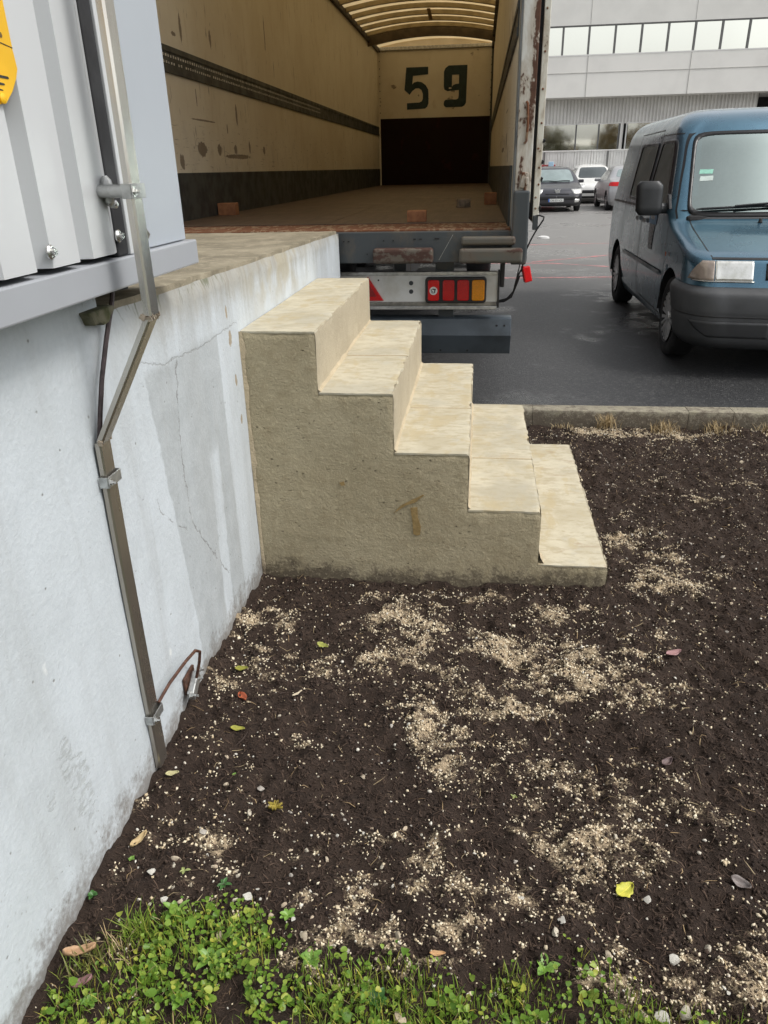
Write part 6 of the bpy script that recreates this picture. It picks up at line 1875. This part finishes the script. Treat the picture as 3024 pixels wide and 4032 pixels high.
BIG = [(0.306, -1.153, .013, 'round buff pebble on bare soil left of the middle, below the red leaf'), (0.58, -1.078, .010, 'lone white pebble on dark soil in the middle of the bed'), (0.302, -1.251, .012, 'flat grey stone just left of the yellow star shaped leaf'),
       (0.366, -1.484, .015, 'angular pale stone at the top edge of the left weed patch'), (0.52, -1.58, .014, 'pale stone in the gap between two green weed patches'), (0.729, -1.564, .012, 'pale pebble at the grass edge under the two sand streaks'),
       (1.089, -1.482, .012, 'upper of two pale stones above the mossy grass tuft'), (1.071, -1.512, .014, 'lower of two pale stones above the mossy grass tuft'), (1.002, -1.424, .011, 'round pebble right of the sand streaks, above the grass'), (1.291, -1.397, .011, 'round buff pebble just left and below the large yellow leaf'),
       (1.317, -1.544, .016, 'large round white pebble at the lower right above the grass'), (1.18, -1.548, .013, 'white pebble among grass at the lower right'), (1.274, -1.663, .022, 'largest pinkish stone of the cluster in the lower right grass'), (1.315, -1.652, .016, 'tan stone beside the largest stone in the lower right grass'), (1.235, -1.665, .013, 'small stone left of the largest stone in the lower right grass'),
       (2.358, 1.479, .020, 'lone white stone on far soil near the kerb at the right'), (0.205, -1.329, .011, 'pale pebble at the wall side, beside the tan leaf'), (1.246, -1.224, .010, 'pale pebble on soil above the large yellow leaf'), (0.12, -1.46, .014, 'small white stone near the wall above the weed tuft'), (0.17, -1.51, .013, 'pale stone below the white stone near the wall'),
       (0.16, -1.405, .014, 'buff stone near the wall below the tan leaf'), (0.46, -1.50, .012, 'white stone at the right tip of the left weed patch'), (1.40, -1.50, .012, 'white stone near the right edge above the dry grass'), (0.335, -1.60, .013, 'upper bright white chip among the left weeds'), (0.325, -1.635, .011, 'lower bright white chip among the left weeds'), (0.75, -1.73, .016, 'pale stone half hidden in the bottom middle grass')]
for xx, yy, r, lab in BIG: pebble(xx, yy, r, lab, group='pale pebbles scattered on the soil')
LABS = ['small pale pebble on the far soil near the kerb', 'small pale pebble on the soil beside or below the steps', 'small pale pebble on the foreground soil at the right', 'small pale pebble on the foreground soil near the wall']
cnt = 0
tries = 0
while cnt < 270 and tries < 6000:
    tries += 1
    xx, yy = random.uniform(0.04, 1.9), random.uniform(-1.72, 1.9)
    rr_ = random.random()
    if rr_ < 0.25: xx, yy = random.uniform(1.5, 2.9), random.uniform(-0.2, 2.12)
    elif rr_ < 0.55: xx, yy = random.uniform(0.05, 0.75), random.uniform(-1.62, -0.85)
    if not free(np.array(xx), np.array(yy)): continue
    w = 0.35 + 0.65 * float(np.clip(sand_f(np.array(xx), np.array(yy)), 0, 1)) + (0.5 if yy < -1.2 else 0)
    if random.random() > w: continue
    if float(grass_f(np.array(xx), np.array(yy))) > 0.06: continue
    pebble(xx, yy, (0.0036 + random.random() ** 2 * 0.0052) * (1.0 if yy < 0.3 else 1.35), LABS[(3 if xx < 0.45 else 2) if yy < -0.7 else (0 if yy > 1.0 else 1)]); cnt += 1

# ------------------------------------------------------------------ fallen leaves
def leaf_mesh(name, L, W, curl, mat, lobes=0, seed=0):
    gg = random.Random(seed)
    G = []
    for i in range(13):
        t = i / 12
        w = W * (math.sin(math.pi * t ** 0.85) ** 0.8) * (1 + lobes * 0.12 * math.sin(t * 22))
        row = []
        for j in range(-3, 4):
            u = j / 3
            row.append((L * (t - 0.5) + 0.0, u * w / 2, curl * (u * u * W * 0.55 + (t - 0.5) ** 2 * L * 0.5) + 0.0015 * math.sin(u * 6 + t * 9)))
        G.append(row)
    q = MB().grid(G)
    o = q.build(name, mat, None, smooth=True, angle=180)
    md = o.modifiers.new('thick', 'SOLIDIFY'); md.thickness = 0.0006
    return o


def leaf_mat(name, a, b2):
    b = B(name); v = b.obj(); x, y, z = b.xyz(v)
    n = b.noise(v, 90, 4, 0.6)
    c = b.mix(b.step(n, 0.35, 0.65), a, b2)
    rib = b.step(y.abs(), 0.0004, 0.0011, 1.0, 0.0)
    c = b.mix(rib * 0.5, c, tuple(min(1, k * 1.5) for k in a))
    return b.done(c, 0.6, 0, b.bump(n, 0.3, 0.003))


LV = [('fallen_leaf', 'dusty pink fallen leaf on the soil at the right', 1.566, -0.427, .058, .034, 0.2, 0.4, (0.40, 0.23, 0.22), (0.33, 0.18, 0.18), 0),
      ('fallen_leaf', 'large yellow ribbed fallen leaf at the lower right', 1.242, -1.381, .056, .036, 0.25, 0.75, (0.55, 0.50, 0.06), (0.42, 0.42, 0.05), 1),
      ('fallen_leaf', 'olive yellow oval leaf near the earthing clamp, above the red leaf', 0.110, -0.675, .045, .022, 0.3, 0.1, (0.28, 0.26, 0.04), (0.20, 0.21, 0.03), 0),
      ('fallen_leaf', 'rust red fallen leaf near the wall', 0.150, -0.799, .055, .026, 0.5, -0.9, (0.40, 0.10, 0.04), (0.28, 0.07, 0.03), 0),
      ('fallen_leaf', 'olive yellow oval leaf near the wall, below the red leaf', 0.172, -0.932, .045, .020, 0.3, 0.05, (0.33, 0.31, 0.05), (0.24, 0.24, 0.04), 0),
      ('fallen_leaf', 'pale yellowish narrow leaf beside the wall below the channel foot', 0.055, -1.153, .038, .016, 0.4, 0.2, (0.52, 0.48, 0.26), (0.42, 0.38, 0.2), 0),
      ('fallen_leaf', 'tan upright narrow leaf lying close to the wall', 0.056, -1.377, .052, .022, 0.6, 1.1, (0.55, 0.42, 0.22), (0.42, 0.30, 0.15), 0),
      ('fallen_leaf', 'dull yellow star shaped leaf on bare soil', 0.369, -1.233, .048, .024, 0.8, -0.4, (0.32, 0.25, 0.03), (0.24, 0.18, 0.03), 2),
      ('fallen_leaf', 'small yellow green leaf on soil below the steps', 0.351, -0.497, .044, .024, 0.5, -0.3, (0.34, 0.34, 0.08), (0.26, 0.28, 0.06), 1),
      ('fallen_leaf', 'big curled light brown leaf beside the wall foot at the lower left', 0.062, -1.690, .065, .022, 1.1, 0.5, (0.48, 0.30, 0.17), (0.36, 0.22, 0.12), 1),
      ('fallen_leaf', 'mauve brown curled leaf below the light brown one at the lower left', 0.092, -1.740, .042, .022, 0.8, 0.6, (0.26, 0.14, 0.14), (0.20, 0.10, 0.10), 0),
      ('fallen_leaf', 'small grey dead leaf near the right edge beside pebbles', 1.512, -1.338, .045, .026, 0.6, -0.5, (0.24, 0.21, 0.20), (0.18, 0.15, 0.14), 0),
      ('fallen_leaf', 'dark mauve leaf on soil right of the middle', 1.426, -0.965, .040, .022, 0.6, 0.7, (0.16, 0.11, 0.10), (0.12, 0.08, 0.08), 0),
      ('bark_chip', 'small orange tan wood chip at the grass edge', 0.816, -1.588, .034, .012, 0.2, 0.1, (0.50, 0.30, 0.14), (0.40, 0.22, 0.1), 0),
      ('bark_chip', 'pale wood sliver on soil below the olive leaves', 0.325, -0.78, .040, .010, 0.2, 0.9, (0.60, 0.52, 0.38), (0.5, 0.42, 0.3), 0)]
for i, (nm, lab, x, y, L_, W_, curl, rz, ca, cb, lob) in enumerate(LV):
    m = leaf_mat('leaf_colour_%d' % i, ca, cb)
    if lob == 2:
        base = leaf_mesh(nm, L_, W_ * 0.5, curl, m, 0, i)
        o2 = MB(); o2.v = [tuple(v.co) for v in base.data.vertices]; o2.f = [tuple(p.vertices) for p in base.data.polygons]
        nv = len(o2.v)
        for ang in (0.9, -0.9, 1.8):
            ro = Matrix.Rotation(ang, 3, 'Z'); kk = len(o2.v)
            o2.v += [tuple(ro @ Vector((v[0] * 0.8, v[1] * 0.8, v[2]))) for v in o2.v[:nv]]; o2.f += [tuple(a_ + kk for a_ in f_) for f_ in o2.f[:len(base.data.polygons)]]
        me = bpy.data.meshes.new(nm); me.from_pydata(o2.v, [], o2.f); me.materials.append(m); me.shade_smooth(); base.data = me
        o = base
    else:
        o = leaf_mesh(nm, L_, W_, curl, m, lob, i)
    o.location = (x, y, float(soil_z(x, y)) + 0.010); o.rotation_euler = (random.uniform(-.2, .25), random.uniform(-.2, .2), rz)
    tag(o, lab, 'leaf' if nm == 'fallen_leaf' else 'chip')

# ------------------------------------------------------------------ grass, clover-like cover, weeds
def leafy(name, mat, P, up, size, g, k=9, cup=0.3):
    """round leaflets: a fan of k points folded along the middle"""
    n = len(P)
    az = g.uniform(0, 6.28, n); tilt = g.uniform(0.0, up, n)
    nrm = np.stack([np.sin(tilt) * np.cos(az), np.sin(tilt) * np.sin(az), np.cos(tilt)], -1)
    r = np.cross(nrm, g.normal(size=(n, 3))); r /= np.linalg.norm(r, axis=1)[:, None]
    t = np.cross(nrm, r)
    V = [P]
    for j in range(k):
        a = 2 * math.pi * j / k
        rad = size * g.uniform(.80, 1.1, n) * (0.72 + 0.45 * abs(math.cos(1.5 * a)))
        V.append(P + (r * math.cos(a) + t * math.sin(a) * 0.85) * rad[:, None] + nrm * (size * cup * abs(math.sin(a)))[:, None])
    V = np.stack(V, 1).reshape(-1, 3)
    b0 = (np.arange(n) * (k + 1))[:, None]
    F = np.concatenate([b0 + np.array([[0, 1 + j, 1 + (j + 1) % k]]) for j in range(k)], 0)
    return np_mesh(name, V, F, mat, True)


def mat_green(name, a, b2, c3):
    b = B(name); i = b.island()
    c = b.ramp(i, [(0.0, a), (0.45, b2), (0.8, c3), (1.0, (c3[0] * 1.5, c3[1] * 1.1, c3[2]))])
    dif = b.p
    m = b.done(c, 0.42, spec=0.4)
    b.p.inputs['Subsurface Weight'].default_value = 0.0
    tl = b.node('ShaderNodeBsdfTranslucent'); b.put(tl.inputs[0], c)
    mx = b.node('ShaderNodeMixShader'); mx.inputs[0].default_value = 0.35
    b.t.links.new(b.p.outputs[0], mx.inputs[1]); b.t.links.new(tl.outputs[0], mx.inputs[2]); b.t.links.new(mx.outputs[0], b.out.inputs['Surface'])
    return m


M_clover = mat_green('cover_green', (0.10, 0.205, 0.025), (0.185, 0.315, 0.035), (0.31, 0.42, 0.07))
M_blade = mat_green('grass_green', (0.14, 0.245, 0.03), (0.235, 0.35, 0.05), (0.36, 0.42, 0.09))
M_blade2 = mat_green('dull_grass', (0.11, 0.14, 0.03), (0.17, 0.18, 0.05), (0.24, 0.22, 0.09))
M_dry = mat_grain('dry_grass', (0.42, 0.31, 0.16), (0.30, 0.22, 0.11), (0.50, 0.40, 0.24), 0.8)


def hole(x, y): return ((x - 0.401) / 0.036) ** 2 + ((y + 1.735) / 0.050) ** 2 < 1.0


n = 38000
x = g.uniform(0.0, 2.0, n); y = g.uniform(-2.15, -1.42, n)
gf = grass_f(x, y)
dens = np.clip(gf * 7 + 0.12, 0, 0.95) * np.where(x < 0.55, 1.0, np.where(x < 0.62, 0.4, np.where(x < 0.9, 0.9, 0.40))) * np.where((x < 0.16) & (y > -1.74), 0.05, 1.0) * np.where((x < 0.22) & (y < -1.70), 0.55, 1.0)
dens *= np.clip(0.62 + 3.0 * fbm(x, y, 14, 3, 320), 0.03, 1.2)
k = (g.uniform(0, 1, n) < dens) & ~hole(x, y) & (x > 0.03)
x, y = x[k], y[k]
hz = g.gamma(1.8, 0.0065, len(x)) + 0.003
P = np.stack([x, y, soil_z(x, y) + hz], -1)
sz = g.gamma(2.4, 0.0012, len(x)) + 0.0021
o = leafy('ground_cover', M_clover, P, 0.9, sz, g); o['kind'] = 'stuff'; o['label'] = 'low bright green leafy weeds covering the bottom edge'; o['category'] = 'ground cover'


def blades(name, mat, x, y, hmin, hmax, w, g, lean=0.6, droop=0.5):
    n = len(x)
    a = g.uniform(0, 6.28, n); H = g.uniform(hmin, hmax, n); ln = g.uniform(0.1, lean, n)
    d = np.stack([np.cos(a), np.sin(a)], -1)
    wv = np.stack([-d[:, 1], d[:, 0]], -1) * w / 2 * g.uniform(.7, 1.3, (n, 1))
    z0 = soil_z(x, y) - 0.002
    p0 = np.stack([x, y], -1)
    def lev(t, wk):
        p = p0 + d * (H * ln * t ** 1.6)[:, None]; z = z0 + H * (t - droop * ln * t * t * 0.6)
        return np.c_[p - wv * wk, z], np.c_[p + wv * wk, z]
    L0, L1, L2 = lev(0.0, 0.8), lev(0.4, 1.0), lev(0.75, 0.7)
    tip = np.c_[p0 + d * (H * ln)[:, None], z0 + H * (1 - droop * ln * 0.6)]
    V = np.stack([*L0, *L1, *L2, tip], 1).reshape(-1, 3)
    b0 = (np.arange(n) * 7)[:, None]
    F = np.concatenate([b0 + np.array([q]) for q in ((0, 1, 3), (0, 3, 2), (2, 3, 5), (2, 5, 4), (4, 5, 6))], 0)
    o = np_mesh(name, V, F, mat, True); o['kind'] = 'stuff'
    return o


def grass_pts(n, f):
    x = g.uniform(0.0, 2.0, n); y = g.uniform(-2.2, -1.42, n)
    k = (g.uniform(0, 1, n) < f(x, y)) & ~hole(x, y) & (x > 0.02)
    return x[k], y[k]


x, y = grass_pts(42000, lambda x, y: np.clip(grass_f(x, y) * 14, 0, 1) * np.where((x > 0.58) & (x < 1.0), 0.95, np.where(x < 0.6, 0.55, 0.50)) * np.clip(0.6 + 2.5 * fbm(x, y, 10, 2, 330), 0, 1))
o = blades('grass', M_blade, x, y, 0.015, 0.052, 0.0020, g); o['label'] = 'fresh green grass along the bottom edge'; o['category'] = 'grass'
x, y = grass_pts(16000, lambda x, y: np.clip(grass_f(x, y) * 14 + 0.1, 0, 1) * np.where(x > 0.9, 0.8, 0.12) * np.clip(0.6 + 2.5 * fbm(x, y, 10, 2, 340), 0, 1))
o = blades('thin_grass', M_blade2, x, y, 0.012, 0.035, 0.0018, g); o['label'] = 'thin mossy olive grass at the lower right'; o['category'] = 'grass'
x, y = grass_pts(6000, lambda x, y: np.clip(grass_f(x, y) * 10 + 0.3, 0, 1) * np.where(x < 0.22, 0.30, 0.05))
o = blades('dry_stalks', M_dry, x, y, 0.012, 0.045, 0.0018, g, 1.1); o['label'] = 'dry straw coloured stalks among the weeds'; o['category'] = 'dry grass'
# moss on the right bottom corner
n = 9000
x = g.uniform(1.2, 1.75, n); y = g.uniform(-1.95, -1.58, n); k = (g.uniform(0, 1, n) < np.clip(grass_f(x, y) * 8, 0, 1) * np.clip(0.5 + 2.5 * fbm(x, y, 12, 2, 350), 0, 1)); x, y = x[k], y[k]
o = leafy('moss', mat_green('moss_olive', (0.13, 0.12, 0.04), (0.17, 0.15, 0.06), (0.12, 0.14, 0.03)), np.stack([x, y, soil_z(x, y) + 0.004], -1), 1.0, np.full(len(x), 0.0028), g, 5); o['kind'] = 'stuff'; o['label'] = 'olive moss at the lower right corner'; o['category'] = 'moss'


def tuft(label, x, y, mat, n, h, spread, name='grass_tuft', w=0.0022, group=None):
    gg = np.random.default_rng(int(x * 1000 + 50 * y * y))
    px = x + gg.normal(size=n) * spread; py = y + gg.normal(size=n) * spread
    py = np.minimum(py, 2.2)
    o = blades(name, mat, px, py, h * 0.45, h, w, gg, 0.9, 0.6)
    del o['kind']
    return tag(o, label, 'grass tuft', group)


tuft('loose green grass tuft close to the wall foot', 0.155, -1.60, M_blade, 110, 0.075, 0.018)
tuft('small pale grass tuft at the wall foot below the green one', 0.085, -1.69, M_blade2, 60, 0.06, 0.016)
tuft('sparse straw tuft beside the light brown leaf', 0.125, -1.655, M_dry, 40, 0.06, 0.02)
for i, (xx, yy, nn, hh, sp_, lab) in enumerate(((1.72, 2.12, 170, 0.12, 0.03, 'tallest dry grass tuft against the kerb, nearest the steps'), (2.08, 2.10, 150, 0.085, 0.05, 'dry grass tuft in the pale gravel by the kerb'), (2.42, 2.12, 150, 0.09, 0.05, 'dry grass tuft by the kerb near the right edge'), (2.75, 2.10, 130, 0.08, 0.05, 'dry grass tuft by the kerb at the right picture edge'), (1.45, 2.14, 60, 0.05, 0.05, 'short dry grass fringe at the kerb behind the steps'))):
    tuft(lab, xx, yy, M_dry, nn, hh, sp_, 'dry_grass_tuft', 0.003, 'dry grass tufts along the kerb')


def big_leaf(q, base, az, L, W, rise, curl=0.4):
    d = Vector((math.cos(az), math.sin(az), 0)); s_ = Vector((-d.y, d.x, 0))
    G = []
    for i in range(9):
        t = i / 8
        w = W * (0.18 + 0.82 * math.sin(math.pi * min(1, (t * 0.86 + 0.10))) ** 1.2 if t < 0.98 else 0.12)
        if t < 0.3: w *= 0.35 + 2.1 * t
        c = Vector(base) + d * L * t + Vector((0, 0, rise * L * (t - curl * t * t)))
        G.append([tuple(c + s_ * u * w / 2 + Vector((0, 0, abs(u) * w * 0.22))) for u in (-1, -0.5, 0, 0.5, 1)])
    q.grid(G)


M_weed = plain('weed_leaf', (0.12, 0.24, 0.035), 0.4, 0, 0.2, 60, 0.15, 200, col2=(0.18, 0.31, 0.05))
M_weed2 = plain('dark_weed_leaf', (0.05, 0.15, 0.03), 0.4, 0, 0.2, 60, 0.15, 200)
WD = [('broad leaved weed with an upright leaf at the top of the left patch', 0.213, -1.545, 6, .040, .015, 1.1, M_weed), ('small dark seedling on soil above the left weed patch', 0.30, -1.462, 6, .026, .011, 0.5, M_weed2), ('large spoon leaved weed in the middle of the left patch', 0.335, -1.655, 6, .050, .019, 0.9, M_weed),
      ('broad leaved weed at the left end of the middle grass', 0.548, -1.632, 6, .044, .020, 0.5, M_weed), ('broad pale weed in the mossy grass at the right', 1.045, -1.585, 5, .040, .020, 0.6, M_weed), ('tiny yellow green sprout below the tan leaf', 0.062, -1.435, 5, .014, .008, 0.6, M_weed),
      ('tiny pale sprout on soil between stones near the wall', 0.195, -1.44, 4, .020, .010, 0.5, plain('pale_sprout', (0.30, 0.34, 0.12), 0.5, 0, 0.2, 40, 0)), ('leafy sprout at the lower left wall foot', 0.115, -1.765, 8, .024, .013, 0.7, M_weed), ('tiny green sprout on the soil below the channel foot', 0.215, -1.105, 5, .010, .006, 0.7, M_weed),
      ('small green weed growing out of the wall foot', 0.018, -1.545, 7, .018, .010, 0.8, M_weed2), ('small leafy weed at the right tip of the left patch', 0.475, -1.535, 6, .026, .014, 0.6, M_weed), ('dark leaved weed in the middle grass', 0.70, -1.70, 6, .034, .018, 0.7, M_weed2), ('leafy weed at the bottom of the left patch', 0.30, -1.74, 7, .030, .016, 0.7, M_weed), ('yellowish clump of sprouts on soil right of the middle', 1.0, -1.105, 7, .014, .007, 0.5, bpy.data.materials['pale_sprout'])]
for lab, xx, yy, nl, L_, W_, rise, m in WD:
    q = MB(); z = float(soil_z(xx, yy))
    t = thing('weed', lab, 'weed', (xx, yy, z))
    a0 = random.uniform(0, 6)
    for i in range(nl):
        q = MB(); big_leaf(q, (xx, yy, z + 0.003), a0 + i * 2.4, 0.8 * L_ * random.uniform(.6, 1.1), 0.9 * W_ * random.uniform(.8, 1.1), rise * random.uniform(.5, 1.2))
        q.build('leaf', m, t, smooth=True, angle=180)
# twigs and bark shreds
M_twig = plain('dark_twig', (0.05, 0.032, 0.024), 0.9, 0, 0.2, 30, 0.4, 120)
for i in range(34):
    xx, yy = random.uniform(0.1, 1.8), random.uniform(-1.5, -0.1); L_ = random.uniform(.02, .055); a_ = random.uniform(0, 3.14)
    p_ = [(xx + math.cos(a_) * L_ * t + 0.003 * math.sin(5 * t + i), yy + math.sin(a_) * L_ * t, 0) for t in (-.5, -.1, .2, .5)]
    p_ = [(a1, b1, float(soil_z(a1, b1)) + 0.006) for a1, b1, _ in p_]
    tag(MB().tube(p_, [.0015, .0024, .002, .001], 5).build('twig', M_twig), 'short dark twig lying on the soil', 'twig', 'dark twigs on the soil')
